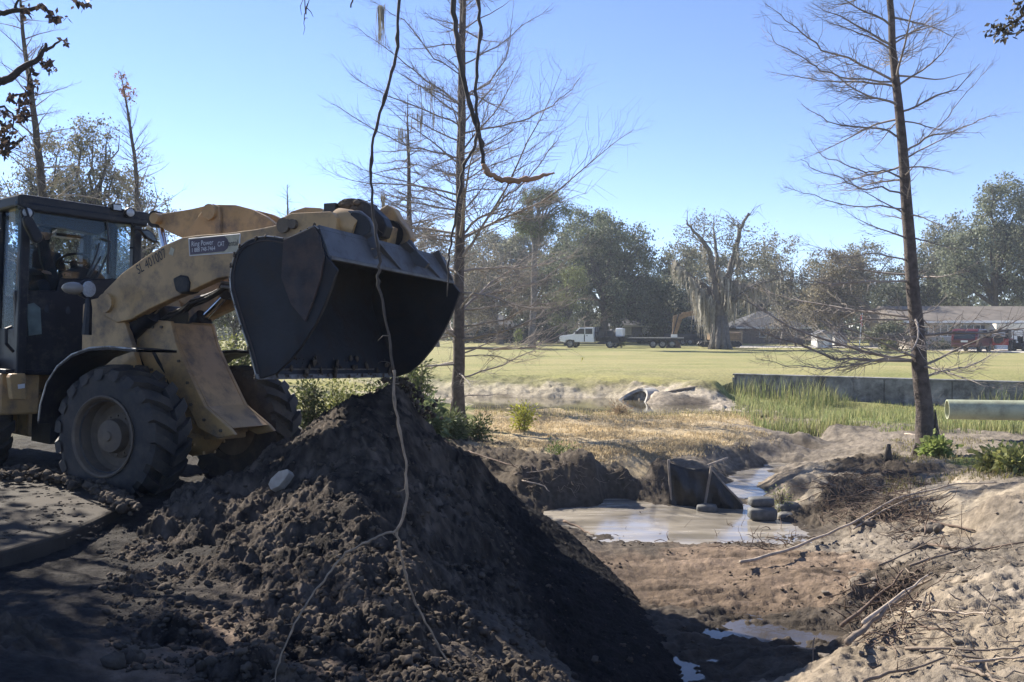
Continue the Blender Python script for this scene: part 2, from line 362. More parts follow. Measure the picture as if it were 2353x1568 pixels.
# class: albedo, broad roughness, fine roughness, clods
CLS = dict(
 lawn=((.27, .25, .085), .01, .004, 0), green=((.13, .15, .04), .03, .02, 0), straw=((.44, .345, .21), .04, .02, .1),
 sand=((.225, .185, .138), .07, .03, .5), grey=((.20, .17, .135), .07, .035, .55), pit=((.17, .125, .09), .03, .018, .35),
 palesand=((.34, .285, .21), .06, .035, .35), mud=((.085, .07, .056), .04, .02, .4), bank=((.082, .066, .05), .07, .06, 1.1), pale=((.38, .325, .255), .10, .05, .2),
 rim=((.15, .135, .07), .08, .05, .2), mudL=((.034, .03, .027), .03, .015, .25), drive=((.34, .29, .2), .01, .01, 0))
TP = [ # pixel x, pixel y, height, class
 # lawn edge and the pale pond bank
 (985,854,0,'lawn'),(1100,858,0,'lawn'),(1200,862,0,'lawn'),(1300,866,0,'lawn'),(1400,870,0,'lawn'),(1500,874,0,'lawn'),(1650,878,0,'lawn'),
 (985,866,-.08,'rim'),(1100,870,-.1,'rim'),(1200,872,-.1,'rim'),(1300,876,-.12,'rim'),(1400,880,-.12,'rim'),(1500,883,-.12,'rim'),(1640,888,-.12,'rim'),
 (985,890,-.35,'pale'),(1100,892,-.35,'pale'),(1200,896,-.38,'pale'),(1300,899,-.4,'pale'),(1400,900,-.4,'pale'),(1500,905,-.4,'pale'),(1640,908,-.36,'pale'),
 (985,915,-.62,'pale'),(1100,915,-.63,'pale'),(1200,917,-.66,'pale'),(1300,919,-.67,'pale'),(1400,921,-.68,'pale'),(1475,893,-.2,'pale'),(1500,900,-.25,'pale'),(1500,926,-.67,'pale'),(1650,936,-.58,'pale'),
 (1110,926,-.78,'mud'),(1200,928,-.8,'mud'),(1300,930,-.8,'mud'),(1400,932,-.8,'mud'),(1480,935,-.78,'mud'),(1600,940,-.68,'mud'),
 (1080,938,-.6,'green'),(1180,938,-.64,'straw'),(1300,942,-.64,'straw'),(1400,948,-.66,'straw'),(1500,950,-.66,'straw'),(1620,952,-.62,'straw'),
 # marsh flat
 (1100,985,-.5,'straw'),(1200,965,-.54,'straw'),(1330,965,-.56,'straw'),(1470,968,-.57,'straw'),(1600,970,-.56,'straw'),(1700,965,-.58,'straw'),
 (1150,1010,-.45,'straw'),(1300,1000,-.52,'straw'),(1440,1000,-.52,'straw'),(1580,1000,-.54,'straw'),(1700,1000,-.56,'straw'),
 (1200,1040,-.45,'straw'),(1300,1030,-.5,'straw'),(1420,1035,-.5,'straw'),(1540,1030,-.52,'straw'),(1640,1025,-.55,'straw'),(1760,985,-.6,'grey'),
 # cut bank crest then foot
 (1040,985,-.3,'green'),(1075,1012,-.28,'bank'),(1127,1045,-.32,'bank'),(1200,1078,-.4,'bank'),(1260,1075,-.4,'bank'),(1325,1046,-.2,'bank'),(1370,1072,-.38,'bank'),(1430,1078,-.48,'bank'),(1500,1074,-.5,'bank'),(1540,1068,-.52,'bank'),(1600,1060,-.6,'grey'),
 (1127,1120,-.75,'bank'),(1190,1185,-1.0,'mud'),(1260,1196,-1.02,'mud'),(1310,1186,-1.05,'mud'),(1390,1162,-1.05,'mud'),(1460,1145,-1.05,'mud'),(1540,1128,-1.06,'mud'),(1600,1135,-1.06,'mud'),
 (1250,1130,-.72,'bank'),(1330,1120,-.68,'bank'),(1420,1112,-.72,'bank'),(1510,1104,-.78,'bank'),
 # pool and stream bed
 (1400,1200,-1.1,'mud'),(1500,1200,-1.1,'mud'),(1620,1200,-1.1,'mud'),(1700,1200,-1.06,'mud'),(1500,1235,-1.06,'mud'),(1650,1232,-1.05,'mud'),
 (1735,1110,-1.1,'mud'),(1745,1145,-1.08,'mud'),(1770,1085,-1.1,'mud'),(1820,1050,-1.1,'mud'),(1862,1030,-1.1,'mud'),(1880,1014,-1.05,'mud'),
 (1560,1040,-.58,'grey'),(1650,1030,-.56,'grey'),(1720,1030,-.6,'grey'),(1790,1012,-.58,'grey'),(1840,1000,-.62,'grey'),(1640,1080,-.75,'grey'),(1690,1062,-.85,'grey'),(1745,1048,-.9,'grey'),(1800,1030,-.9,'grey'),(1845,1014,-.9,'grey'),(1672,1105,-1.0,'mud'),
 (1768,1150,-.9,'sand'),(1772,1118,-.88,'sand'),(1790,1095,-.8,'sand'),(1830,1068,-.82,'grey'),(1880,1050,-.84,'grey'),(1925,1022,-.85,'grey'),(1950,1005,-.8,'grey'),
 (1850,1080,-.55,'palesand'),(1830,1115,-.62,'palesand'),(1880,1110,-.5,'palesand'),(1800,1122,-.74,'palesand'),(1862,1095,-.52,'palesand'),(1905,1090,-.48,'palesand'),(1870,1135,-.64,'palesand'),(1840,1148,-.76,'palesand'),(1900,1066,-.5,'bank'),(1960,1062,-.42,'bank'),(1835,1140,-.78,'sand'),
 # marsh in front of the sea wall
 (1690,930,-.8,'green'),(1740,925,-.9,'green'),(1900,930,-.95,'green'),(2080,935,-.95,'green'),(2300,945,-.95,'green'),(1690,945,-.62,'pale'),(1760,950,-.75,'pale'),(1850,955,-.82,'green'),(2000,965,-.8,'green'),(2200,975,-.8,'green'),(2353,985,-.8,'green'),
 (1800,975,-.72,'grey'),(1900,985,-.7,'grey'),(2020,985,-.65,'grey'),(2150,995,-.62,'grey'),(2353,1005,-.62,'grey'),(2060,1020,-.52,'grey'),(2200,1020,-.52,'grey'),(2353,1040,-.45,'grey'),(2000,1045,-.48,'grey'),(2135,1050,-.42,'grey'),(2050,1060,-.4,'bank'),(2260,1065,-.3,'green'),(2353,1070,-.25,'green'),(2000,1015,-.6,'grey'),
 # right bank
 (2000,1075,-.4,'bank'),(2080,1078,-.36,'bank'),(1960,1130,-.62,'bank'),(1900,1180,-.84,'bank'),(1830,1225,-.97,'mud'),(1760,1250,-.98,'mud'),(2020,1160,-.6,'bank'),(2000,1220,-.78,'grey'),(1930,1260,-.88,'grey'),(2060,1240,-.75,'grey'),
 (2150,1063,-.3,'grey'),(2240,1085,-.24,'sand'),(2130,1110,-.45,'sand'),(2200,1150,-.42,'palesand'),(2190,1115,-.34,'palesand'),(2215,1180,-.5,'palesand'),(2120,1180,-.62,'sand'),(2180,1215,-.64,'palesand'),(2240,1220,-.58,'sand'),(2110,1240,-.7,'grey'),(2330,1105,-.15,'grey'),(2340,1190,-.28,'grey'),(2260,1180,-.36,'sand'),
 (2050,1280,-.74,'grey'),(2150,1280,-.58,'grey'),(2250,1270,-.5,'grey'),(2350,1260,-.42,'grey'),(2350,1330,-.34,'grey'),(2230,1340,-.4,'grey'),(2160,1330,-.46,'bank'),(2080,1330,-.62,'bank'),
 (2160,1365,-.4,'sand'),(2090,1415,-.38,'sand'),(2020,1470,-.36,'sand'),(1940,1520,-.36,'sand'),(1870,1568,-.38,'sand'),(2060,1390,-.84,'mud'),(1990,1430,-.92,'mud'),(1935,1480,-.9,'mud'),(1860,1525,-.86,'mud'),(1800,1568,-.78,'mud'),
 (2330,1400,-.28,'grey'),(2240,1420,-.28,'sand'),(2150,1470,-.26,'sand'),(2330,1500,-.18,'sand'),(2050,1540,-.26,'sand'),(2200,1568,-.16,'grey'),(2353,1568,-.1,'grey'),
 # pit floor
 (1380,1250,-.95,'mud'),(1470,1266,-.9,'mud'),(1580,1270,-.88,'pit'),(1680,1266,-.86,'pit'),(1780,1285,-.84,'pit'),(1880,1290,-.82,'pit'),(1500,1310,-.92,'pit'),(1620,1320,-.9,'pit'),(1750,1330,-.84,'pit'),(1860,1330,-.8,'pit'),(1960,1320,-.78,'pit'),
 (1450,1350,-.95,'pit'),(1600,1380,-.94,'pit'),(1750,1390,-.92,'pit'),(1900,1380,-.86,'pit'),(1990,1370,-.78,'grey'),(1550,1420,-.96,'mud'),(1660,1425,-.97,'mud'),(1800,1420,-.95,'mud'),(1900,1430,-.94,'mud'),
 (1690,1462,-1.02,'mud'),(1740,1455,-1.01,'mud'),(1800,1468,-1.0,'mud'),(1900,1462,-1.01,'mud'),(1600,1480,-.96,'mud'),(1760,1500,-.93,'mud'),(1820,1510,-.84,'mud'),(1545,1534,-1.02,'mud'),(1620,1545,-.96,'mud'),(1500,1500,-.97,'mud'),(1700,1550,-.93,'mud'),(1450,1568,-.95,'mud'),
 # loader yard and near left
 (100,1350,0,'mudL'),(300,1280,-.02,'mudL'),(100,1450,.1,'mudL'),(30,1440,.16,'bank'),(300,1440,0,'mudL'),(0,1568,.2,'mudL'),(200,1568,.1,'mudL'),(420,1500,0,'pit'),(300,1535,.03,'pit'),(560,1560,.02,'pit'),(30,1130,.12,'mudL'),(150,1120,.1,'mudL'),(230,1140,.12,'mudL'),(60,1060,0,'mudL'),
]
WP = [(x, y, z, c) for x, y, z, c in [
 (-4, 11.2, -.04, 'mudL'), (-3.4, 12.8, -.05, 'mudL'), (-5.5, 9.8, 0, 'mudL'), (-8, 12, 0, 'mudL'), (-2, 13, -.05, 'mudL'), (-7, 16, 0, 'mudL'), (-12, 14, 0, 'green'), (-3, 17, -.05, 'green'), (-1.6, 19, -.12, 'green'), (-8, 20, 0, 'lawn'), (-15, 22, 0, 'lawn'), (-4, 24, -.05, 'lawn'), (-20, 30, 0, 'lawn'), (-6, 32, 0, 'lawn'),
 (-2.4, 30.5, -.5, 'pale'), (-2.6, 27, -.3, 'green'), (-2, 23.5, -.3, 'green'),
 (-1.2, 9, -.1, 'mud'), (-.2, 9, -.5, 'mud'), (.8, 9.5, -.9, 'mud'), (-1, 12, -.2, 'mud'), (-.6, 14, -.35, 'bank'), (-1.4, 7, -.02, 'mud'), (0, 7, -.4, 'mud'), (.9, 7, -.9, 'mud'), (-1, 5, 0, 'pit'), (0, 5, -.25, 'mud'), (1, 5, -.7, 'mud'), (.6, 3, -.4, 'pit'), (2, 4, -.7, 'mud'),
 (0, 2, .1, 'pit'), (0, 0, .3, 'mudL'), (-3, 2, .25, 'mudL'), (3, 1, .1, 'sand'), (0, -6, .3, 'mudL'), (6, 2, .1, 'sand'), (7, 6, -.1, 'grey'), (-7, 4, .2, 'mudL'), (8.5, 9, -.1, 'grey'), (11, 14, -.3, 'grey'), (14, 18, -.5, 'grey'), (16, 24, -.8, 'green'), (20, 26, -.9, 'green'), (24, 26, -.95, 'green'),
 (-40, 0, 0, 'lawn'), (40, 0, 0, 'green'), (0, -40, 0, 'lawn'), (-30, -30, 0, 'lawn'), (30, -30, 0, 'lawn'), (-50, 30, 0, 'lawn'), (50, 20, -.5, 'green'),
 (-60, 60, 0, 'lawn'), (-30, 60, 0, 'lawn'), (0, 60, 0, 'lawn'), (30, 60, 0, 'lawn'), (60, 60, 0, 'lawn'), (0, 45, 0, 'lawn'), (-15, 45, 0, 'lawn'), (15, 45, 0, 'lawn'), (30, 42, 0, 'lawn'), (9, 38.5, 0, 'lawn'), (13, 35.6, 0, 'lawn'), (18, 33, 0, 'lawn'), (25, 29.5, 0, 'lawn')]]
_tp = [(*onz(px, py, z)[:2], z, c) for px, py, z, c in TP] + WP
TXY = np.array([(a, b) for a, b, _, _ in _tp]); TZ = np.array([c for _, _, c, _ in _tp])
TC = np.array([(*CLS[c][0], *CLS[c][1:]) for *_, c in _tp])
TW = mq_fit(TXY, TZ, .15)
CULA = Vector((math.sin(R(48)), math.cos(R(48)), 0)); CULC = W_(1418, 921, 30.6) - CULA*.55; CULZ = -.88
WALL_A, WALL_B = Vector((9.2, 36.6, 0)), Vector((24.0, 27.6, 0))     # sea wall line
def wall_side(x, y):
    d = (WALL_B - WALL_A); return ((x-WALL_A.x)*d.y - (y-WALL_A.y)*d.x) / d.length      # <0 lawn side
def base_h(x, y):
    h = mq_eval(TXY, TW, .15, x, y)
    r = np.hypot(x, y); k = sst(40, 58, r)
    h = h*(1-k)
    return h
def classes(x, y):
    """soft nearest-control-point blend of albedo and roughness"""
    wx = x + .35*np.sqrt(np.maximum(1, np.hypot(x, y)/9))*fbm(x*.9, y*.9, 3, 21); wy = y + .35*np.sqrt(np.maximum(1, np.hypot(x, y)/9))*fbm(x*.9, y*.9, 3, 33)
    out = np.empty((len(x), 6))
    for i in range(0, len(x), 60000):
        d2 = (wx[i:i+60000, None]-TXY[None, :, 0])**2 + (wy[i:i+60000, None]-TXY[None, :, 1])**2 + 1e-4
        w = d2**-2.5; w /= w.sum(1, keepdims=True); out[i:i+60000] = w @ TC
    far = sst(38, 46, np.hypot(x, y))[:, None]
    L = np.array([(*CLS['lawn'][0], *CLS['lawn'][1:])])
    return out*(1-far) + L*far
def height(x, y, full=False):
    x = np.atleast_1d(np.asarray(x, float)); y = np.atleast_1d(np.asarray(y, float))
    h = base_h(x, y); c = classes(x, y); r = np.hypot(x, y)
    h = h + c[:, 3]*fbm(x*.8, y*.8, 3, 1)*.9 + c[:, 3]*fbm(x*2.6, y*2.6, 3, 2)*.55 + c[:, 4]*np.abs(fbm(x*8, y*8, 4, 5))*1.1
    near = 1 - sst(18, 26, r)
    wx_ = x + .03*fbm(x*9, y*9, 2, 12); wy_ = y + .03*fbm(x*9, y*9, 2, 13); cl = domes(wx_, wy_, .17, 2, .35)*.42 + domes(wx_, wy_, .075, 6, .4)*.32 + domes(wx_, wy_, .038, 8, .6)*.4
    h = h + near*c[:, 5]*cl
    # drag marks of the bucket in front of the slab, tyre tracks on the pit floor
    k = sst(-3.4, -2.4, x)*(1-sst(-1.6, -1.0, x))*sst(4.6, 4.9, y)*(1-sst(6.1, 6.5, y))
    yy = y + .08*np.sin(x*1.3) + .02*fbm(x*3, y*3, 2, 8)
    h = h + k*.032*(np.abs(((yy*2.6) % 1)-.5)*2 - .6)
    pk = sst(.8, 1.2, x)*(1-sst(4.3, 5, x))*sst(6.6, 7, y)*(1-sst(9.4, 10, y)); h = h + pk*(.035*fbm(x*4, y*9, 4, 47) + .012*np.abs(fbm(x*13, y*16, 2, 49)))
    k = sst(1.2, 2.0, x)*(1-sst(5, 6, x))*sst(7.2, 8, y)*(1-sst(11, 11.8, y))
    h = h + k*(.042*fbm(x*.7, y*3.2, 3, 41) + .02*np.abs(fbm(x*2.0, y*8, 3, 43)))
    # the land steps down behind the sea wall
    ws = wall_side(x, y); inw = ((x-WALL_A.x)*(WALL_B.x-WALL_A.x)+(y-WALL_A.y)*(WALL_B.y-WALL_A.y) > 0) & (x < 40)
    kk = sst(-.16, -.06, ws); h = np.where(inw & (ws < 3) & (ws > -3), (1-kk)*np.maximum(h, -.01)*(ws < 0) + np.where(ws < 0, kk, 1)*np.minimum(h, -.86 + .1*fbm(x, y, 2, 3)), h)
    ca_ = (x-CULC.x)*CULA.x + (y-CULC.y)*CULA.y; cs_ = (x-CULC.x)*CULA.y - (y-CULC.y)*CULA.x
    h = np.where((np.abs(cs_) < .60) & (ca_ > -2.2) & (ca_ < 1.9), np.minimum(h, -.80), h)
    return (h, c) if full else h

fine = np.arange(-36, 36.001, .1); coarse = np.concatenate([np.arange(39, 324, 3.)])
az = np.radians(np.concatenate([fine, coarse])); ncol = len(az)
rr = np.concatenate([np.linspace(.3, 3.1, 14), 3.2*1.0036**np.arange(int(math.log(62/3.2)/math.log(1.0036))), 62*1.035**np.arange(1, 108)])
nrow = len(rr)
A, Rr = np.meshgrid(az, rr); gx = (Rr*np.sin(A)).ravel(); gy = (Rr*np.cos(A)).ravel()
gh, gc = height(gx, gy, True)
colr = gc[:, :3].copy()
pt = fbm(gx*.55, gy*.55, 4, 51)[:, None]; fi = fbm(gx*6, gy*6, 3, 57)[:, None]
colr *= np.clip(1 + .22*pt + .22*fi, .4, 1.8)
fl = sst(30, 40, np.hypot(gx, gy))[:, None]            # mown lawn: greener and drier bands
mow = np.clip(.5 + .75*fbm(gx*.05, gy*.26, 4, 61) + .4*fbm(gx*.35, gy*.7, 3, 63), 0, 1)[:, None]
lw = np.array([[.205, .212, .085]])*mow + np.array([[.30, .265, .13]])*(1-mow)
colr = colr*(1-fl*.85) + lw*fl*.85
ps = (sst(.8, 1.4, gx)*(1-sst(5, 6, gx))*sst(7, 7.6, gy)*(1-sst(11.6, 12.2, gy)))[:, None]; colr *= np.clip(1 + ps*.45*fbm(gx*.8, gy*4.5, 4, 69)[:, None], .45, 1.5)
wetk = (1-sst(-.97, -.86, gh))[:, None]*(np.hypot(gx, gy) < 20)[:, None]*(gx > .3)[:, None]
colr *= 1 - .35*wetk                                    # wet mud near the water is darker stuff
idx = np.arange(nrow*ncol).reshape(nrow, ncol); nx = np.roll(idx, -1, 1)
q = np.stack([idx[:-1], idx[1:], nx[1:], nx[:-1]], -1).reshape(-1, 4)
cen = len(gx); vx = np.vstack([np.column_stack([gx, gy, gh]), [[0, 0, .3]]])
ground = struct(mesh_obj('ground', vx, q[:, ::-1], M['ground'], smooth=True, angle=0, cols=np.vstack([colr, [[.1, .08, .06]]])))

def gz(x, y): return float(height([x], [y])[0])

# ================================================================ water sheets
def sheet(name, poly, z, m):
    b = MB(); b.add([(x, y, z) for x, y in poly], [tuple(range(len(poly)))]); return struct(b.build(name, m))
sheet('pond_water', [(-4.2, 26), (7.6, 26), (7.9, 29), (7.6, 33), (-4.2, 34)], -.60, M['pond'])
sheet('stream_water', [(.35, 12.0), (5.2, 11.7), (6.0, 14), (8.4, 18), (9.2, 24), (6.2, 24), (5.2, 19), (3, 16.6), (.6, 15.4)], -.955, M['stream'])
sheet('puddle_water', [(1.0, 6.9), (3.4, 7.2), (4.2, 9.6), (1.2, 9.6)], -.968, M['puddle'])

# ================================================================ the dirt heap
HP = [(850,905,10.4),(820,915,10.4),(890,915,10.6),(775,935,10.2),(850,1000,9.2),(850,1100,8.3),(850,1200,7.5),(850,1300,6.75),(850,1400,6.0),(850,1500,5.35),(850,1575,4.9),
 (740,965,10.0),(690,1000,9.9),(640,1045,9.6),(590,1085,9.3),(530,1100,9.2),(440,1128,9.1),(380,1165,9.0),(600,1150,8.5),(600,1250,7.5),(600,1350,6.7),(600,1450,5.9),(450,1200,8.4),(450,1300,7.5),(450,1400,6.55),(720,1100,8.6),(720,1200,7.7),(720,1300,6.9),(720,1400,6.15),(720,1500,5.45),
 (345,1200,9.0),(365,1320,7.2),(400,1400,6.35),(480,1465,5.75),(620,1560,5.05),(520,1430,6.1),
 (940,925,10.9),(965,965,10.9),(1004,1003,10.9),(1071,1059,10.8),(1120,1100,10.7),(1179,1155,10.7),(1240,1185,10.8),(1287,1205,11.0),(1330,1265,10.2),(1400,1330,9.6),(1470,1400,9.0),(1540,1470,8.3),(1590,1550,7.6),
 (960,1100,9.3),(960,1200,8.2),(960,1300,7.25),(960,1400,6.4),(960,1500,5.65),(1000,1575,5.05),
 (1100,1150,9.9),(1100,1250,8.8),(1100,1350,7.8),(1100,1450,6.8),(1100,1530,6.0),(1180,1575,5.4),(1230,1280,9.4),(1250,1400,8.1),(1260,1500,7.0),(1300,1575,6.1),(1350,1350,9.0),(1400,1450,8.1),(1430,1540,7.1),(1420,1575,6.75)]
_hp = [tuple(at(px, py, Y)) for px, py, Y in HP]
_hp += [(-1.6, 11.6, .5), (-.9, 11.8, .2), (-2.4, 11.3, .35), (-.2, 11.8, -.2), (.4, 12, -.7), (-3.0, 10.6, .1), (-3.6, 10.2, -.1), (-4.3, 9.6, -.3), (-4.3, 8, -.3), (-3.6, 6.6, -.3), (-2.9, 5.2, -.3), (-2.2, 4.4, -.3), (-1, 4.1, -.2), (0, 4.1, -.5), (1, 4.6, -1.1), (1.6, 6, -1.3), (2.0, 8, -1.3), (1.9, 10, -1.4), (1.2, 11.8, -1.4), (-1.6, 13, -.8), (0, 13, -1.2), (-3, 12.6, -.8), (-5, 9.6, -.8), (-4.6, 6, -.8), (-3, 3.6, -.8), (0, 3, -1.0), (2, 4, -1.8)]
HXY = np.array([(a, b) for a, b, _ in _hp]); HZ = np.array([c for _, _, c in _hp]); HW = mq_fit(HXY, HZ, .25)
def heap_h(x, y):
    h = mq_eval(HXY, HW, .25, x, y)
    u = W0/2 + FPX*x/y                       # the tipped side (towards the pit) is finer and smoother
    soft = sst(-.1, .9, x + .12*(y-8)); lump = 1 - .72*soft
    wx = x + .05*fbm(x*5, y*5, 2, 71) + .022*fbm(x*16, y*16, 2, 72); wy = y + .05*fbm(x*5, y*5, 2, 73) + .022*fbm(x*16, y*16, 2, 74)
    mod = .3 + .95*np.clip(.5+.9*fbm(x*1.1, y*1.1, 2, 87), 0, 1)
    d = domes(wx, wy, .36, 1, .35)*.34*(1-.95*soft)*(1-sst(7.0, 9.0, y)*.5) + domes(wx, wy, .17, 3, .5)*.42*lump*mod + domes(wx, wy, .085, 5, .7)*.55*(lump*.85+.15)*mod + domes(wx, wy, .042, 7, .85)*.75*(lump*.7+.3) + domes(x, y, .024, 9, .9)*.7*(lump*.6+.4)
    return h - .02 + .11*lump*fbm(x*1.6, y*1.6, 4, 77) + d + (.012+.014*lump)*np.abs(fbm(x*13, y*13, 3, 79))
ha = np.radians(np.arange(-27.5, 14.01, .07)); hr = 4.15*1.0019**np.arange(int(math.log(12.8/4.15)/math.log(1.0019)))
A, Rr = np.meshgrid(ha, hr); hx = (Rr*np.sin(A)).ravel(); hy = (Rr*np.cos(A)).ravel(); hz = heap_h(hx, hy)
hb = height(hx, hy)
idx = np.arange(len(hx)).reshape(len(hr), len(ha))
q = np.stack([idx[:-1, :-1], idx[1:, :-1], idx[1:, 1:], idx[:-1, 1:]], -1).reshape(-1, 4)
keep = ((hz - hb)[q] > -.04).any(1); q = q[keep]
used = np.unique(q); remap = np.full(len(hx), -1); remap[used] = np.arange(len(used)); q = remap[q]
hv = np.column_stack([hx, hy, hz])[used]
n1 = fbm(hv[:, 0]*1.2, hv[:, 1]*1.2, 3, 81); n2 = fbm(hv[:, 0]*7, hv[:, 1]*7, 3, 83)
dry = np.clip(sst(.45, -.35, hv[:, 0]+.12*(hv[:, 1]-8)) if False else 1-sst(-.35, .45, hv[:, 0]+.12*(hv[:, 1]-8)) + (1-sst(4.9, 6.2, hv[:, 1]))*.9, 0, 1)[:, None]*np.clip(.55+.5*n1+.35*n2, .05, 1)[:, None]  # dry here means sunlit: light and shade painted into the heap colour
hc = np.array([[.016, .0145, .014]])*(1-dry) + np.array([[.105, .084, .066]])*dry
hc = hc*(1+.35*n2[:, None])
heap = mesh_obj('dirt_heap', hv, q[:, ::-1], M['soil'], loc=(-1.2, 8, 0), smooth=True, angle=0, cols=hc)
tag(heap, 'big heap of dark loose soil tipped out under the raised bucket', 'dirt heap')
def surf(x, y):
    return float(max(heap_h(np.array([x]), np.array([y]))[0], height([x], [y])[0]))
# loose clods lying over the heap and at its foot: nobody could count them
N = 9500
cr_ = np.random.RandomState(5)
ca = np.radians(cr_.uniform(-25, 9, N)); cd = 4.7*np.exp(cr_.rand(N)**1.25*math.log(10.4/4.7))
cx, cy = cd*np.sin(ca), cd*np.cos(ca); chz = heap_h(cx, cy); cb = height(cx, cy)
b = MB()
for i in range(N):
    soft = cx[i] + .12*(cy[i]-8) > .2
    if chz[i] - cb[i] < -.12: continue
    if soft and cr_.rand() < .86: continue
    r = .005 + .026*cr_.rand()**5 + (.04*cr_.rand()**1.5 if cy[i] < 6.8 and cr_.rand() < .07 else 0)
    b.blob((cx[i], cy[i], max(chz[i], cb[i]) + r*.3), r, i, .8, 2 if r > .018 else 1, (1, cr_.uniform(.7, 1), cr_.uniform(.6, .95)))
cl = b.build('soil_clods', M['clod'], smooth=True, angle=0)
tag(cl, 'countless small soil clods scattered over the heap', 'soil clods', kind='stuff')
# soil still pouring off the bucket lip
b = MB()
for i in range(900):
    t = cr_.rand(); p = at(912 + cr_.normal(0, 13 + 22*t) + 30*t, 868 + 95*t, 11.25 + cr_.normal(0, .18))
    b.blob(p, .008 + .03*cr_.rand()**3, i, .4, 1)
for i in range(160):
    p = at(655 + cr_.normal(0, 16), 940 + 120*cr_.rand(), 10.6); b.blob(p, .004 + .004*cr_.rand(), i, .3, 1)
tag(b.build('falling_soil', M['clod'], smooth=True, angle=0), 'stream of loose soil falling from the bucket lip', 'falling soil', kind='stuff')

# ================================================================ blades of grass
def blades(name, x, y, z, h, w, lean, ca, cb_, seed, label, cat, parent=None, kind='stuff', loc=None, curve=.35):
    q_ = np.random.RandomState(seed); n = len(x)
    th = q_.rand(n)*2*np.pi; ln = lean*(.3+q_.rand(n)); dx, dy = np.cos(th)*ln*h, np.sin(th)*ln*h
    sx, sy = -np.sin(th)*w*.5, np.cos(th)*w*.5
    P0 = np.column_stack([x-sx, y-sy, z-.02]); P1 = np.column_stack([x+sx, y+sy, z-.02])
    mx, my, mz = x+dx*curve, y+dy*curve, z+h*.6
    P2 = np.column_stack([mx+sx*.8, my+sy*.8, mz]); P3 = np.column_stack([mx-sx*.8, my-sy*.8, mz])
    P4 = np.column_stack([x+dx+sx*.1, y+dy+sy*.1, z+h*np.sqrt(np.maximum(.1, 1-ln**2))]); P5 = np.column_stack([x+dx-sx*.1, y+dy-sy*.1, P4[:, 2]])
    v = np.stack([P0, P1, P2, P3, P4, P5], 1).reshape(-1, 3); o = (np.arange(n)*6)[:, None]
    f = np.vstack([o+[[0, 1, 2, 3]], o+[[3, 2, 4, 5]]])
    t = q_.rand(n, 1); c = np.array([ca])*(1-t) + np.array([cb_])*t; c = c*(.75+.5*q_.rand(n, 1)); c = np.repeat(c, 6, 0)
    o = mesh_obj(name, v, f, M['grass'], parent=parent, loc=loc, cols=c)
    return tag(o, label, cat, kind=kind) if label else o
def scatter(n, px0, px1, y0, y1, seed, dens=None):
    """n random points over a stretch of ground: bearing (as screen column) and distance"""
    q_ = np.random.RandomState(seed); yy = np.exp(q_.uniform(math.log(y0), math.log(y1), n)); u = q_.uniform(px0, px1, n)
    xx = (u - W0/2)/FPX*yy; k = np.ones(n, bool)
    if dens is not None: k = dens(xx, yy) > q_.rand(n)
    return xx[k], yy[k]
x, y = scatter(90000, 1090, 1800, 15.6, 27.0, 1, lambda x, y: np.clip(.45+1.3*fbm(x*.6, y*.9, 4, 91), .03, 1))
z, c = height(x, y, True); k = (c[:, 0] > .2) & (z > -.66) & (z < -.3); x, y, z = x[k], y[k], z[k]; n = len(x)
blades('dry_marsh_grass', x, y, z, .03+.08*nrs.rand(n)**2, .014*np.ones(n), 1.1, (.60, .48, .28), (.42, .33, .20), 2, 'dry straw coloured grass covering the marsh flat', 'dry grass')
x, y = scatter(2500, 1090, 1700, 24.5, 27.6, 3); z = height(x, y); k = (z > -.75) & (z < -.45); x, y, z = x[k], y[k], z[k]; n = len(x)
blades('pond_edge_grass', x, y, z, .06+.16*nrs.rand(n)**3, .012*np.ones(n), .6, (.45, .36, .18), (.3, .28, .12), 4, 'thin upright grass along the near edge of the pond', 'marsh grass')
x, y = scatter(42000, 1660, 2500, 21.5, 36, 5, lambda x, y: np.clip(.35+1.6*fbm(x*.3, y*.5, 4, 95)+.3*sst(11, 14, x), 0, 1))
z = height(x, y); ws = wall_side(x, y); k = (z < -.6) & (ws > .25) & ((x > 6.6) & ((y > 23.5) | (x > 9.5))); x, y, z = x[k], y[k], z[k]; n = len(x)
tall = np.clip(.5+1.0*fbm(x*.3, y*.3, 2, 97), .15, 1)*(1+1.1*(1-sst(.8, 3.2, wall_side(x, y))))
blades('green_reeds', x, y, z, (.15+.4*nrs.rand(n))*tall, .018*np.ones(n), .35, (.19, .25, .085), (.40, .37, .17), 6, 'tall green reeds growing in front of the sea wall', 'reeds')
x, y = scatter(26000, 960, 1680, 30.8, 36.5, 7); z = height(x, y); k = (z > -.2) & (wall_side(x, y) < -.3 + 0*x); x, y, z = x[k], y[k], z[k]; n = len(x)
blades('lawn_edge_grass', x, y, z, .05+.13*nrs.rand(n)**2, .02*np.ones(n), .9, (.30, .25, .07), (.17, .16, .055), 8, 'rough yellow grass fringing the lawn above the pond', 'rough grass')
x, y = scatter(9000, 2030, 2420, 12.5, 20, 9, lambda x, y: np.clip(.1+1.4*fbm(x*.8, y*.8, 3, 99), 0, 1)); z = height(x, y); n = len(x)
blades('bank_weeds', x, y, z, .03+.1*nrs.rand(n)**2, .014*np.ones(n), .9, (.22, .21, .07), (.30, .24, .12), 10, 'sparse low weeds on the sandy right bank', 'weeds')

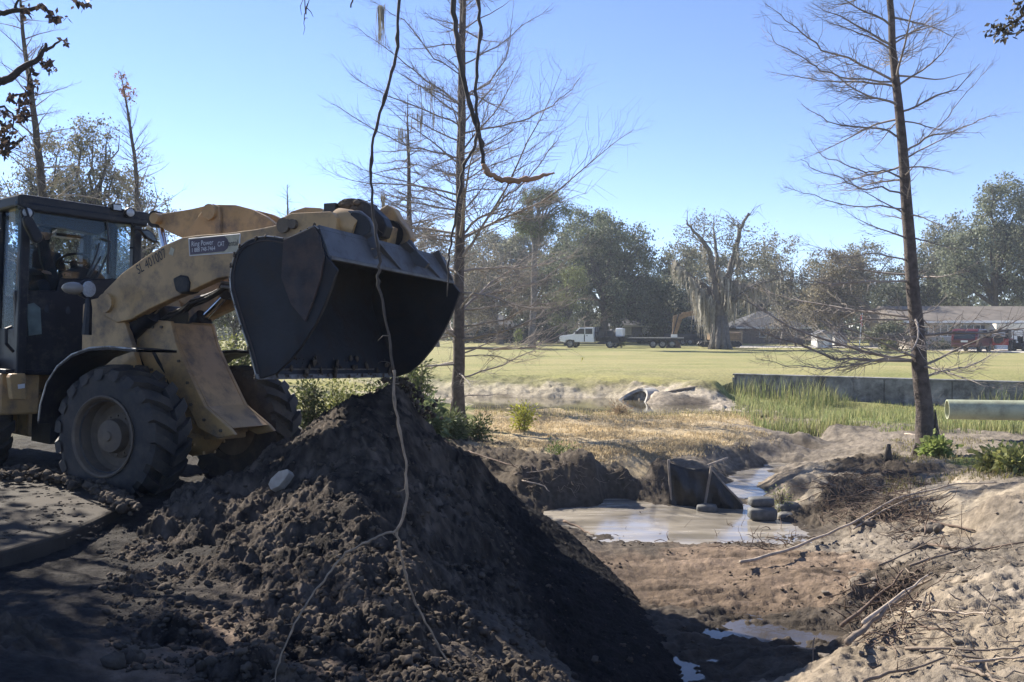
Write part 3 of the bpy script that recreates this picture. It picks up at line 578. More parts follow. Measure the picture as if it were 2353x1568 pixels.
b = MB(); q = random.Random(31)
for i in range(2600):
    u = q.random(); yy = q.uniform(7.4, 12.2); xx = q.uniform(.9, 5.2)
    if fbm(np.array([xx*.6]), np.array([yy*2.2]), 3, 66)[0] < .05+.3*q.random(): continue
    zz = gz(xx, yy)
    if zz < -.99 or zz > -.66: continue
    r = .005+.022*q.random()**4; b.blob((xx, yy, zz+r*.2), r, i, .7, 1, (1, .9, .7))
tag(b.build('pit_crumbs', M['clod'], smooth=True, angle=0), 'dark soil crumbs strewn in bands across the pit floor', 'soil crumbs', kind='stuff')
# ================================================================ the wheel loader
class Frame:
    """machine axes: f forward, l left, u up; plane tracing at a given lateral offset"""
    def __init__(s, o, az, roll):
        s.o = Vector(o); a = R(az); s.f = Vector((math.sin(a), math.cos(a), 0)); l = Vector((-math.cos(a), math.sin(a), 0))
        s.l = (l*math.cos(R(roll)) + Vector((0, 0, -1))*math.sin(R(roll))).normalized(); s.u = s.f.cross(s.l)
        s.M = Matrix((s.f, s.l, s.u)).transposed()
    def p(s, a, b, c): return s.o + s.f*a + s.l*b + s.u*c
    def hit(s, px, py, n, k):
        d = ray(px, py); c = Vector((0, 0, CAMZ)); return c + d*((s.o + n*k - c).dot(n)/d.dot(n))
    def side(s, px, py, k): return s.hit(px, py, s.l, k)       # on the plane left = k
    def front(s, px, py, k): return s.hit(px, py, s.f, k)      # on the plane forward = k
    def loc(s, P): d = P - s.o; return d.dot(s.f), d.dot(s.l), d.dot(s.u)
F = Frame((-4.06, 11.24, -.04), 113, 2.5)
B = Frame((-6.03, 12.22, -.04), 130, 2.5)
LD = thing('wheel_loader', 'yellow wheel loader tipping soil from its raised dark bucket', 'wheel loader', F.o)
def lp(name, b, m, parent=None, **k): return b.build(name, M[m], parent or LD, **k)
def plate(fr, pts, k0, k1, b=None):
    """outline read on the plane left = k0, given its real thickness k1 - k0"""
    b = b or MB(); return b.prism([fr.side(x, y, k0) for x, y in pts], fr.l*(k1-k0))

# ---- wheels
TR = .825
def tyre(fr, c, b=None):
    b = b or MB(); w = .60; r = TR
    prof = [(.40, -.24), (.47, -.285), (.62, -.295), (.70, -.28), (.742, -.24), (.75, -.1), (.75, .1), (.742, .24), (.70, .28), (.62, .295), (.47, .285), (.40, .24)]
    b.lathe(c, fr.l, prof, 64, cap=False)
    n = 19                                     # angled tread bars, two rows meeting in a chevron
    for s_ in (-1, 1):
        for i in range(n):
            a0 = 2*math.pi*(i + (.5 if s_ > 0 else 0))/n
            def P(a, lat, rad): return Vector(c) + fr.f*(rad*math.cos(a)) + fr.u*(rad*math.sin(a)) + fr.l*lat
            da, sk = .10, -.17
            A = []
            for rad in (.70, r):
                sh = 1 if rad < .78 else .82
                for (lat, off) in ((.01, sk), (.17, sk*.3), (.30, .05)):
                    la = lat*s_ if rad < .78 or lat < .25 else s_*.285
                    A.append([P(a0 + off - da*sh, la, rad - (.05 if lat > .25 else 0)*(rad > .78)), P(a0 + off + da*sh, la, rad - (.05 if lat > .25 else 0)*(rad > .78))])
            v = [p for pr in A for p in pr]; o = 0
            f = []
            for j in range(2):
                lo, hi = j*2, 6 + j*2
                f += [(hi, hi+1, hi+3, hi+2), (lo, lo+2, hi+2, hi), (lo+1, hi+1, hi+3, lo+3)]
            f += [(0, 6, 7, 1), (4, 5, 11, 10)]
            # side lug running down the shoulder
            e = len(v); v += [P(a0+.05-da*.8, s_*.312, .65), P(a0+.05+da*.8, s_*.312, .65)]
            f += [(10, 11, e+1, e), (4, 10, e), (5, e+1, 11)]
            b.add(v, f)
    return b
def wheel(fr, c, out):
    w = tyre(fr, c); t = lp('wheel', w, 'rubber', smooth=True, angle=.5)
    rp = [(.05, -.2), (.41, -.2), (.425, .2), (.46, .285), (.47, .31), (.455, .318), (.435, .30), (.415, .24), (.405, .10), (.36, .05), (.27, .04), (.05, .04)]
    lp('rim', MB().lathe(c, fr.l, [(r, h*out) for r, h in rp], 48), 'rim', t, smooth=True, angle=.5)
    hb = MB().lathe(c, fr.l, [(.26, .0*out), (.26, .07*out), (.2, .10*out), (.185, .20*out), (.06, .22*out), (.05, .24*out)], 32)
    for i in range(12):
        a = i*math.pi/6; hb.lathe(Vector(c) + fr.f*(.225*math.cos(a)) + fr.u*(.225*math.sin(a)) + fr.l*(.07*out), fr.l*out, [(.018, 0), (.018, .03)], 6)
    lp('hub', hb, 'rim', t, smooth=True)
    return t
wheel(F, F.p(-.09, -1.05, .735), -1); wheel(F, F.p(-.09, 1.05, .735), 1)
rear = Frame((-6.76, 12.9, -.04), 130, 2.5)
wheel(rear, rear.p(0, -1.05, .775), -1); wheel(rear, rear.p(0, 1.05, .775), 1)

# ---- axle and front frame
b = MB(); b.lathe(F.p(0, -.75, .775), F.l, [(.16, 0), (.19, .25), (.24, .5), (.34, .62), (.36, .8), (.3, .95), (.24, 1.05), (.19, 1.3), (.16, 1.5)], 28)
b.lathe(F.p(-.1, 0, .775), F.f, [(.3, 0), (.37, .15), (.34, .32), (.24, .42), (.1, .46)], 24)
for i in range(10):
    a = i*math.pi/5; b.lathe(F.p(.2, .33*math.cos(a), .775+.33*math.sin(a)), F.f, [(.022, 0), (.022, .06)], 6)
lp('front_axle', b, 'yellow', smooth=True)
tow = [(318,742), (345,735), (392,738), (404,790), (430,850), (470,935), (528,985), (540,1000), (500,1008), (455,985), (435,940), (380,880), (340,860), (312,800)]
b = plate(F, tow, -.42, -.36); b2 = MB()
lp('tower_plate', b, 'yellow', bevel=.012)
lp('tower_plate', plate(F, tow, -.42, -.36, MB()) if False else MB().prism([F.side(x, y, -.42) + F.l*.72 for x, y in tow], F.l*.06), 'yellow', bevel=.012)
fr_ = [(392,742), (404,790), (430,850), (470,935), (528,985), (516,989), (462,945), (420,858), (392,792), (382,742)]
lp('front_plate', MB().prism([F.side(x, y, -.42)+F.l*.062 for x, y in fr_], F.l*.655), 'yellow', bevel=.01)
b = MB(); b.box(F.p(.36, 0, .78), (.5, .62, .12), F.M); b.box(F.p(.5, 0, .70), (.24, .5, .1), F.M)
lp('bumper_step', b, 'yellow', bevel=.015)
tw2 = [(190,700), (204,690), (236,682), (262,705), (288,745), (305,800), (322,860), (260,872), (186,860)]
lp('pivot_tower', plate(F, tw2, -.62, -.54), 'yellow', bevel=.012)
lp('pivot_tower', MB().prism([F.side(x, y, -.62)+F.l*1.16 for x, y in tw2], F.l*.08), 'yellow', bevel=.012)
lp('frame_box', MB().box(F.p(-.75, 0, .95), (1.3, .9, .7), F.M).box(F.p(-.95, 0, 1.5), (.5, .95, .8), F.M), 'black', bevel=.02)
lp('articulation_hitch', MB().lathe(F.p(-1.6, 0, .5), F.u, [(.22, 0), (.26, .1), (.2, .3), (.2, .6), (.26, .75), (.22, .85)], 20), 'black', smooth=True)

for (x, y) in ((330,762), (352,752), (372,752), (350,850), (380,872), (440,930), (470,965), (508,990), (412,830), (432,880)): lp('bolt', MB().lathe(F.side(x, y, -.425), -F.l, [(.02, 0), (.02, .022)], 6), 'rim')
b = MB()
for pts in (((352,800), (360,815), (372,838), (380,860), (372,850), (360,832), (350,812)), ((384,870), (392,890), (398,912), (392,905), (384,885))): b.prism([F.side(x, y, -.4215) for x, y in pts], -F.l*.003)
lp('oil_stain', b, 'black')
# ---- lift arms
arm = [(226,690), (240,668), (280,628), (330,592), (372,566), (415,547), (450,541), (520,536), (590,527), (640,516), (646,500), (668,490), (760,486), (772,500), (770,540), (700,556), (650,566), (640,600), (560,628), (500,640), (440,668), (400,684), (340,712), (300,735), (268,742), (240,728)]
def arm_pair(name, pts, k0, k1, off, m='yellow'):
    o = [lp(name, plate(F, pts, k0, k1), m, bevel=.014)]
    o.append(lp(name, MB().prism([F.side(x, y, k0) + F.l*off for x, y in pts], F.l*(k1-k0)), m, bevel=.014))
    return o
ARMS = arm_pair('lift_arm', arm, -.66, -.52, 1.18)
for k in (-.675, -.66+1.18-.015):
    s0 = F.p(0, k+.015, 0); 
    for (x, y, r) in ((655, 519, .085), (676, 516, .055), (246, 697, .12)):
        c = F.side(x, y, -.66); c = c + F.l*(k + .66)
        lp('pin', MB().lathe(c, F.l, [(r, -.03), (r, .19), (r*.5, .2)], 20), 'rim' if r < .1 else 'yellow', ARMS[0] if k < -.6 else ARMS[1], smooth=True)
c0 = F.side(560, 585, -.66); lp('cross_tube', MB().lathe(c0 + F.l*.14, F.l, [(.17, 0), (.17, 1.05)], 28), 'yellow', smooth=True)
# ---- tilt lever (two plates) and link
lev = [(353,502), (360,493), (380,490), (440,480), (470,473), (486,470), (540,471), (575,480), (610,497), (640,520), (645,552), (560,560), (470,560), (420,548), (390,535), (365,520)]
lp('tilt_lever', plate(F, lev, -.24, -.16), 'yellow', bevel=.012)
lp('tilt_lever', MB().prism([F.side(x, y, -.24)+F.l*.40 for x, y in lev], F.l*.08), 'yellow', bevel=.012)
boss = [(425,548), (460,500), (478,478), (495,470), (508,476), (512,500), (510,548)]
lp('lever_boss', MB().prism([F.side(x, y, -.24)-F.l*.05 for x, y in boss], F.l*.048), 'yellow', bevel=.01)
for x, y, r in ((491, 490, .10), (366, 504, .07)):
    lp('lever_pin', MB().lathe(F.side(x, y, -.24) - F.l*.05, F.l, [(r*.55, -.05), (r, -.045), (r, 0), (r, .55), (r*.6, .57)], 24), 'yellow', smooth=True)
hump = [(636,530), (648,505), (668,486), (700,476), (735,478), (760,492), (790,520), (790,560), (640,565)]
lp('tilt_link', plate(F, hump, .02, .12), 'yellow', bevel=.012)
# ---- tilt cylinder (rear upper) and lift cylinders
def cyl(p0, p1, p2, rb, rr_):
    e = lp('hydraulic_cylinder', MB().tube([p0, p0.lerp(p1, .97), p1], [rb, rb, rb*1.08], 20), 'black', smooth=True)
    lp('piston_rod', MB().tube([p1, p2], rr_, 16), 'chrome', e, smooth=True)
    lp('gland', MB().tube([p1 - (p1-p0).normalized()*.12, p1 + (p1-p0).normalized()*.03], rb*1.18, 20), 'black', e, smooth=True)
    lp('rod_eye', MB().lathe(p2 - F.l*.1, F.l, [(rr_*2.4, 0), (rr_*2.4, .2)], 20), 'black', e, smooth=True)
k = -.46
cyl(F.side(285, 782, k), F.side(345, 724, k), F.side(412, 655, k), .105, .05)
lp('cylinder_guard', MB().prism([F.side(x, y, -.69) for x, y in ((396,640), (412,632), (428,634), (434,650), (432,670), (414,676), (402,668))], F.l*.2), 'black', bevel=.02)
cyl(F.side(285, 782, k)+F.l*.92, F.side(345, 724, k)+F.l*.92, F.side(412, 655, k)+F.l*.92, .105, .05)
lp('valve_block', MB().prism([F.side(x, y, -.3) for x, y in ((300,760), (340,735), (372,700), (384,716), (378,770), (350,785), (310,772))], F.l*.4), 'black', bevel=.03)
cyl(F.side(395, 690, -.06), F.side(383, 600, -.06), F.side(366, 506, -.06), .085, .045)
b = MB()
for i, (dx, dy, kk) in enumerate(((0, 0, -.3), (4, 6, -.26), (9, -5, -.2), (-6, 9, -.34), (14, 3, .1), (2, 14, .16))):
    pts = [F.side(300+dx, 700+dy, kk), F.side(345+dx, 742+dy, kk), F.side(390+dx, 720+dy, kk), F.side(440+dx, 690+dy, kk), F.side(520+dx*.5, 655+dy*.5, kk), F.side(575, 640+dy*.4, kk)]
    q = []
    for j in range(len(pts)-1):
        for t in (0, .25, .5, .75): q.append(pts[j].lerp(pts[j+1], t) + Vector((0, 0, -.03*math.sin(math.pi*t))))
    b.tube(q, .018, 8)
lp('hydraulic_hoses', b, 'hose', smooth=True)
b = MB()
for dy in (0, 11):
    b.tube([F.side(508, 648+dy, -.5), F.side(530, 651+dy, -.52), F.side(552, 655+dy, -.56)], .014, 8)
lp('hydraulic_pipe', b, 'worn', smooth=True)
# ---- the mud caked on the coupler above the bucket
def lumps(pts, k, n, seed, rad, spread=1):
    b = MB(); q = random.Random(seed); P = [F.side(x, y, k) for x, y in pts]
    for i in range(n):
        w = [q.random()**2 for _ in P]; s_ = sum(w); c = Vector((0, 0, 0))
        for wi, p in zip(w, P): c += p*(wi/s_)
        c += F.l*q.uniform(-.12, .12)*spread + F.u*q.uniform(-.03, .03)
        b.blob(c, rad*q.uniform(.4, 1.1), seed*99+i, .35, 2, (1, .8, .75))
    return b
cp = [(745,520), (752,492), (766,478), (786,470), (800,460), (824,456), (846,468), (862,482), (880,500), (888,520), (880,545), (820,556)]
CPL = lp('quick_coupler', plate(F, cp, -.1, .06), 'black', bevel=.015)
lp('caked_mud', lumps([(770,476), (800,464), (822,458), (845,470), (860,490), (790,490)], .0, 46, 3, .075), 'clod', CPL, smooth=True, angle=0)
lp('coupler_hook', plate(F, [(868,508), (872,480), (888,470), (905,480), (918,505), (938,530), (945,548), (930,566), (890,560)], .42, .56), 'yellow', bevel=.015)
lp('coupler_arm', MB().tube([F.side(775, 512, -.4), F.side(800, 520, -.4), F.side(828, 530, -.4)], [.17, .19, .15], 24), 'yellow', smooth=True)
lp('coupler_arm', MB().tube([F.side(862, 545, .36), F.side(880, 548, .36), F.side(905, 552, .36)], [.17, .18, .15], 24), 'yellow', smooth=True)
b = MB()
for a_, b_ in (((722,512), (748,482)), ((728,514), (752,494)), ((735,516), (762,488))): b.tube([F.side(*a_, -.15), F.side(*b_, -.12)], .016, 8)
b.tube([F.side(748, 482, -.1), F.side(762, 474, -.1), F.side(775, 486, -.1), F.side(770, 500, -.1)], .02, 8)
b.box(F.side(765, 482, -.1), (.16, .14, .13), F.M)
lp('coupler_hoses', b, 'hose', smooth=True)

# ---- bucket
def ac(px, py, k): a, _, c = F.loc(F.side(px, py, k)); return a, c
near = [(590,867), (573,803), (556,752), (541,705), (531,668), (529,640), (533,610), (541,584), (553,566), (570,554), (592,546), (612,543), (634,545), (655,549), (672,544), (692,534), (710,525), (724,519), (733,526)]
PN = [ac(x, y, -1.4) for x, y in near]
tip = ac(750, 590, -1.4)
far = [(1060,672), (1050,700), (1036,735), (1018,770), (996,803), (970,834), (945,856), (915,866)]
PF = [ac(x, y, 1.4) for x, y in far]
cut = PN[0]
BK = lp('bucket', MB(), 'steel')
prof = PN + [tip]
b = MB()
# wrapper: floor, heel and back as one bent plate with real thickness
n = len(prof)
def inset(pr, d):
    out = []
    for i in range(len(pr)):
        a0 = pr[max(i-1, 0)]; a1 = pr[min(i+1, len(pr)-1)]; tx, tz = a1[0]-a0[0], a1[1]-a0[1]; L_ = math.hypot(tx, tz)
        out.append((pr[i][0] + d*tz/L_, pr[i][1] - d*tx/L_))
    return out
inn = inset(prof, .03)
ring = prof + inn[::-1]
b = MB(); b.prism([F.p(a, -1.39, c) for a, c in ring], F.l*2.78)
wr = lp('wrapper', b, 'steel', BK, smooth=True, angle=.5)
plate_out = [(a, c) for a, c in prof] + PF
for s_ in (-1, 1):
    b = MB(); b.prism([F.p(a, s_*1.4 - (.0 if s_ < 0 else .045), c) for a, c in plate_out], F.l*.045)
    lp('side_plate', b, 'steel', BK, bevel=.008)
# reinforcing wear plate on the near side by the tip
rp_ = [ac(x, y, -1.4) for x, y in ((655,552), (690,537), (724,522), (735,540), (748,590), (740,640), (722,695), (705,740), (672,700), (650,640))]
lp('wear_plate', MB().prism([F.p(a, -1.43, c) for a, c in rp_], F.l*.028), 'steel_rust', BK, bevel=.006)
# spill guard: pale grey upper plate with its lip and gussets, cutting edge along the bottom
up = ac(724, 519, -1.4)
def sp(a, c, b_): return F.p(a, b_, c)
dx, dz = tip[0]-up[0], tip[1]-up[1]; L_ = math.hypot(dx, dz); nx_, nz_ = -dz/L_, dx/L_       # outward normal
b = MB(); b.prism([sp(up[0]+.02*nx_*s0, up[1]+.02*nz_*s0, -1.38) for s0 in (0.2,)] + [sp(tip[0]+.004*nx_, tip[1]+.004*nz_, -1.38), sp(tip[0]+.03*nx_, tip[1]+.03*nz_, -1.38), sp(up[0]+.03*nx_, up[1]+.03*nz_, -1.38)], F.l*2.76)
lp('spill_guard', b, 'steel_grey', BK, bevel=.004)
b = MB(); b.box(F.p(tip[0]+.02, 0, tip[1]-.01), (.05, 2.74, .035), F.M); lp('guard_lip', b, 'steel_grey', BK, bevel=.006)
b = MB()
for l0, l1 in ((-.55, .0), (.25, .95), (1.05, 1.3)):
    A_ = sp(up[0]+.035*nx_, up[1]+.035*nz_, l0); B_ = sp(tip[0]+.035*nx_, tip[1]+.035*nz_, l1)
    ou = (F.f*nx_ + F.u*nz_)*.09; w_ = F.l*.03
    b.add([A_, B_, B_+ou*.2, A_+ou, A_+w_, B_+w_, B_+ou*.2+w_, A_+ou+w_], [(0,1,2,3), (7,6,5,4), (0,3,7,4), (1,5,6,2), (3,2,6,7), (0,4,5,1)])
lp('gusset', b, 'steel_grey', BK)
# hinge ears standing on the back
for k, pts in ((-.5, ((735,548), (752,520), (775,500), (800,484), (826,484), (846,500), (858,524), (866,552), (868,585))), (.42, ((850,560), (868,535), (885,515), (902,506), (918,508), (933,528), (942,552), (960,580), (985,605)))):
    lp('hinge_ear', plate(F, list(pts) + [(pts[-1][0]-10, pts[-1][1]+12), (pts[0][0]+5, pts[0][1]+14)], k, k+.06), 'steel_grey', BK, bevel=.01)
    c = [(810,528), (892,545)][k > 0]
    lp('ear_opening', plate(F, [(c[0]+(42 if k < 0 else 34)*math.cos(a)*(1 if math.cos(a) > 0 else .2), c[1]-6+34*math.sin(a)) for a in [i*math.pi/8 for i in range(16)]], k-.012, k-.002), 'black', BK)
b = MB(); d0 = (PN[1][0]-cut[0], PN[1][1]-cut[1]); L_ = math.hypot(*d0); d0 = (d0[0]/L_, d0[1]/L_)
b.prism([F.p(cut[0]-d0[0]*.02+.0*d0[1], -1.42, cut[1]-d0[1]*.02), F.p(cut[0]+d0[0]*.04, -1.42, cut[1]+d0[1]*.04), F.p(cut[0]+d0[0]*.04+.045, -1.42, cut[1]+d0[1]*.04-.01), F.p(cut[0]+.05, -1.42, cut[1]-.025)], F.l*2.84)
lp('cutting_edge', b, 'edge', BK, bevel=.006)
b = MB(); b.prism([F.p(cut[0]+d0[0]*.075+.03, -1.34, cut[1]+d0[1]*.075), F.p(cut[0]+d0[0]*.095+.03, -1.34, cut[1]+d0[1]*.095), F.p(cut[0]+d0[0]*.095+.05, -1.34, cut[1]+d0[1]*.095)], F.l*2.2); lp('wear_strip', b, 'edge', BK)
lp('edge_rim_light', MB().tube([F.p(a-.004, -1.402, c) for a, c in PN], .007, 6), 'worn', BK, smooth=True)  # rim light along the plate edge, put in as a bright line
lp('weld_seam', MB().tube([F.p(a, -1.404, c) for a, c in inset(PN, .045)], .007, 6), 'steel_rust', BK, smooth=True)
b = MB(); q = random.Random(14)
for i in range(110):
    t = q.random(); fl = q.random()**2*.25; b.blob(F.p(cut[0]+d0[0]*fl+.045+.02*q.random(), -1.3+2.6*t, cut[1]+d0[1]*fl), .01+.045*q.random()**3, i, .5, 1, (.5, 1, 1))
lp('caked_soil', b, 'clod', BK, smooth=True, angle=0)['kind'] = 'stuff'
b = MB(); q = random.Random(4)
for i in range(420):
    a, c = prof[min(n-1, int(q.random()**1.5*9))] if q.random() < .75 else PN[q.randrange(6, 18)]
    b.blob(F.p(a - .01, -1.41 + q.random()**3*.5, c + q.uniform(-.02, .02)), (.004+.016*q.random()**3), i, .6, 1)
lp('clinging_soil', b, 'clod', BK, smooth=True, angle=0)['kind'] = 'stuff'

# ---- decals on the near lift arm
def onarm(px, py, out=.004): return F.side(px, py, -.66 - out)
b = MB(); b.prism([onarm(x, y, .002) for x, y in ((434,549), (552,538), (550,580), (436,588))], -F.l*.003); DC = lp('decal', b, 'decal_pale', ARMS[0])
b = MB(); pts = [(436,551), (516,543), (523,550), (527,560), (523,571), (515,578), (437,586)]; b.prism([onarm(x, y, .0055) for x, y in pts], -F.l*.0015); lp('decal_panel', b, 'decal_dark', ARMS[0])
def text_mesh(name, body, size, m, p_left, p_right, up_hint, parent, sx=1.0, off=.002, shear=0):
    """lettering laid along p_left -> p_right on the plate, height = size"""
    cu = bpy.data.curves.new(name, 'FONT'); cu.body = body; cu.size = 1; cu.extrude = .0; cu.shear = shear
    t = bpy.data.objects.new(name, cu); COL.objects.link(t)
    me = bpy.data.meshes.new_from_object(t.evaluated_get(bpy.context.evaluated_depsgraph_get()))
    bpy.data.objects.remove(t)
    v = np.array([x.co[:] for x in me.vertices]); w = v[:, 0].max()-v[:, 0].min(); v[:, 0] -= v[:, 0].min()
    ex = (p_right - p_left); nrm = -F.l; ey = nrm.cross(ex.normalized()); ey = ey if ey.dot(up_hint) > 0 else -ey
    P = np.array(p_left)[None] + v[:, :1]*np.array(ex)[None]/w + v[:, 1:2]*np.array(ey)[None]*(size/.72) + np.array(nrm)[None]*off
    fs = [tuple(p.vertices) for p in me.polygons]
    return mesh_obj(name, P, fs, M[m], parent)
text_mesh('lettering', 'Ring Power', .062, 'letter_white', onarm(441, 567), onarm(491, 562), F.u, ARMS[0], off=.0045)
text_mesh('lettering', '1 888 748-7464', .05, 'letter_white', onarm(442, 580), onarm(495, 575), F.u, ARMS[0], off=.0045)
text_mesh('lettering', 'CAT', .058, 'letter_white', onarm(501, 567), onarm(516, 565.5), F.u, ARMS[0], off=.0045)
text_mesh('lettering', 'Rental', .07, 'letter_black', onarm(519, 567), onarm(547, 564), F.u, ARMS[0], off=.0055)
b = MB()
for a_, c_ in (((434,549), (552,538)), ((552,538), (550,580)), ((550,580), (436,588)), ((436,588), (434,549))): b.tube([onarm(*a_), onarm(*c_)], .006, 5)
lp('decal_border', b, 'letter_white', ARMS[0])
text_mesh('serial_lettering', 'SL 401007', .125, 'letter_black', onarm(318, 631, .003), onarm(384, 590, .003), F.u, ARMS[0])
lp('sticker', MB().prism([onarm(x, y, .002) for x, y in ((393,568), (401,573), (397,588), (388,584))], -F.l*.002), 'red' if False else 'decal_pale', ARMS[0])

# ---- fenders
for k0, off in ((-1.38, 0), (-1.38, 2.14)):
    pts = [(88,968), (93,930), (108,880), (132,842), (165,815), (205,800), (250,797), (312,803)]
    P = [F.side(x, y, k0) + F.l*off for x, y in pts]; b = MB(); nv = len(P); w = F.l*.62; dn = -F.u*.03
    b.add([p for p in P] + [p+w for p in P] + [p+dn for p in P] + [p+w+dn for p in P],
          [(i, i+1, nv+i+1, nv+i) for i in range(nv-1)] + [(2*nv+i, 3*nv+i, 3*nv+i+1, 2*nv+i+1) for i in range(nv-1)] + [(i, 2*nv+i, 2*nv+i+1, i+1) for i in range(nv-1)] + [(nv+i, nv+i+1, 3*nv+i+1, 3*nv+i) for i in range(nv-1)])
    fd = lp('fender', b, 'black', smooth=True, angle=.6)
    lp('fender_edge', MB().tube([p + F.l*.0 for p in P], .012, 6), 'worn' if off == 0 else 'black', fd, smooth=True)

# ---- cab on the rear frame
def wf(px, py, k=0): return B.front(px, py, k)
def bl(fr, P): return fr.loc(P)
zr = bl(B, wf(20, 440))[2]
cab = lp('cab', MB(), 'black')
hw = .80
def bp(a, l, c): return B.p(a, l, c)
b = MB(); b.box(bp(-.82, 0, zr-.10), (1.80, 1.78, .17), B.M); b.box(bp(.02, 0, zr-.17), (.14, 1.74, .12), B.M); lp('cab_roof', b, 'black', cab, bevel=.03)
zb, zs = bl(B, wf(34, 667))[2], bl(B, wf(200, 640))[2]; zlow = bl(B, wf(60, 860))[2]
b = MB()
for a, l, w_ in ((0, -hw+.02, .13), (0, hw-.06, .13), (-.72, -hw+.02, .11), (-.72, hw-.06, .11), (-1.6, -hw+.04, .16), (-1.6, hw-.06, .16)):
    lp('cab_pillar', MB().box(bp(a, l, (zr-.1+zlow)/2), (w_, .12, zr-.1-zlow), B.M), 'black', cab, bevel=.02)
b = MB()
b.prism([wf(x, y, -.02) for x, y in ((34,668), (130,668), (138,640), (290,642), (296,700), (200,860), (40,860))], -B.f*.08)
b.box(bp(-.8, -hw+.02, (zb+zlow)/2-.25), (1.5, .05, zb-zlow-.5), B.M); b.box(bp(-1.65, 0, (zb+zlow)/2), (.06, 1.5, zb-zlow), B.M); b.box(bp(-.8, 0, zlow+.02), (1.6, 1.5, .06), B.M); b.box(bp(-.8, hw-.06, (zb+zlow)/2), (1.5, .05, zb-zlow), B.M)
lp('cab_body', b, 'black', cab, bevel=.015)
lp('windshield', MB().prism([wf(x, y, .03) for x, y in ((36,462), (285,490), (300,640), (138,640), (130,668), (36,668))], -B.f*.01), 'glass', cab)
b = MB(); b.prism([bp(-.06, -hw, zr-.2), bp(-.67, -hw, zr-.2), bp(-.67, -hw, zlow+.5), bp(-.06, -hw, zlow+.5)], B.l*.01); b.prism([bp(-.78, -hw, zr-.2), bp(-1.55, -hw, zr-.2), bp(-1.55, -hw, zb), bp(-.78, -hw, zb)], B.l*.01)
b.prism([bp(-.06, hw-.06, zr-.2), bp(-1.55, hw-.06, zr-.2), bp(-1.55, hw-.06, zb), bp(-.06, hw-.06, zb)], B.l*.01)
lp('side_window', b, 'glass', cab)
lp('lower_window', MB().prism([wf(x, y, .012) for x, y in ((61,700), (78,696), (93,708), (96,768), (66,772))], -B.f*.01), 'lower_glass', cab)
lp('headliner', MB().prism([wf(x, y, -.25) for x, y in ((90,470), (285,492), (272,512), (230,540), (120,520), (95,515))], -B.f*.25), 'darkgrey', cab, bevel=.02)
lp('inner_post', MB().prism([wf(x, y, -.1) for x, y in ((86,532), (100,540), (136,640), (134,668), (118,668), (95,600))], -B.f*.06), 'black', cab)
lp('rear_window_frame', MB().tube([wf(128,538,-1.5), wf(190,546,-1.5), wf(196,560,-1.5), wf(204,612,-1.5)], .025, 8), 'black', cab, smooth=True)
b = MB()
for p_ in (((200,637), (222,585), (228,560)), ((222,640), (252,575)), ((243,470), (250,560), (248,630)), ((205,638), (232,590))): b.tube([wf(x, y, .06) for x, y in p_], .013, 6)
b.tube([wf(232,548,.06), wf(255,556,.06)], .012, 6)
lp('windscreen_wiper', b, 'hose', cab, smooth=True)
b = MB(); cw = wf(168, 604, -.35); ax = (B.f*-.55 + B.u*.83).normalized(); x_, y_ = basis(ax)
b.tube([cw + x_*.21*math.cos(a) + y_*.21*math.sin(a) for a in [i*math.pi/14 for i in range(29)]], .017, 8, cap=False); b.tube([cw - x_*.2, cw + x_*.2], .014, 6); b.tube([cw, cw - ax*.45], .05, 8)
lp('steering_wheel', b, 'hose', cab, smooth=True)
lp('dashboard', MB().prism([wf(x, y, -.1) for x, y in ((135,645), (150,625), (185,612), (225,622), (250,645), (250,700), (140,700))], -B.f*.22), 'darkgrey', cab, bevel=.03)
st = lp('seat', MB().prism([wf(x, y, -.72) for x, y in ((44,600), (52,588), (66,583), (80,583), (88,592), (94,668), (50,668))], -B.f*.12), 'seat', cab, bevel=.03)
lp('headrest', MB().prism([wf(x, y, -.74) for x, y in ((57,580), (60,566), (68,560), (80,560), (86,568), (86,580))], -B.f*.09), 'seat', st, bevel=.03)
# lights, mirrors, rails
def lamp(px, py, k, r, n=None):
    c = wf(px, py, k); n = n or B.f; o = lp('work_lamp', MB().lathe(c - n*.08, n, [(r*.6, 0), (r, .04), (r*1.12, .085), (r*1.05, .1), (r*.98, .095)], 20), 'black', cab, smooth=True)
    lp('lamp_lens', MB().lathe(c + n*.005, n, [(r*.96, 0), (r*.7, .02), (r*.2, .028)], 20), 'lamp', o, smooth=True)
lamp(62, 489, .12, .075); lamp(299, 520-31, .12, .07)
b = MB().prism([wf(x, y, .12) for x, y in ((257,467), (280,470), (281,486), (259,484))], -B.f*.1); o = lp('work_lamp', b, 'black', cab, bevel=.01)
lp('lamp_lens', MB().prism([wf(x, y, .128) for x, y in ((261,470), (278,472), (279,484), (262,482))], -B.f*.01), 'lamp', o)
o = lp('mirror', MB().prism([wf(x, y, .3) for x, y in ((54,502), (62,494), (76,500), (99,540), (100,552), (88,560), (78,556), (58,518))], -B.f*.09), 'black', cab, bevel=.025)
lp('mirror_arm', MB().tube([wf(40,470,.02), wf(60,480,.2), wf(66,500,.3)], .016, 8), 'black', o, smooth=True)
o = lp('mirror', MB().prism([wf(x, y, .3) for x, y in ((322,528), (342,528), (354,536), (366,558), (356,558), (338,548))], -B.f*.09), 'black', cab, bevel=.02)
lp('mirror_glass', MB().prism([wf(x, y, .305) for x, y in ((326,531), (341,531), (351,538), (360,554), (354,554), (339,545))], B.f*.004), 'carglass', o)
lp('mirror_arm', MB().tube([wf(301,500,0), wf(302,516,.1), wf(310,526,.25), wf(332,530,.3)], .014, 8), 'black', o, smooth=True)
lp('grab_rail', MB().tube([wf(298,570,0), wf(312,570,.05), wf(318,585,.05), wf(320,625,.05)], .018, 8), 'black', cab, smooth=True)
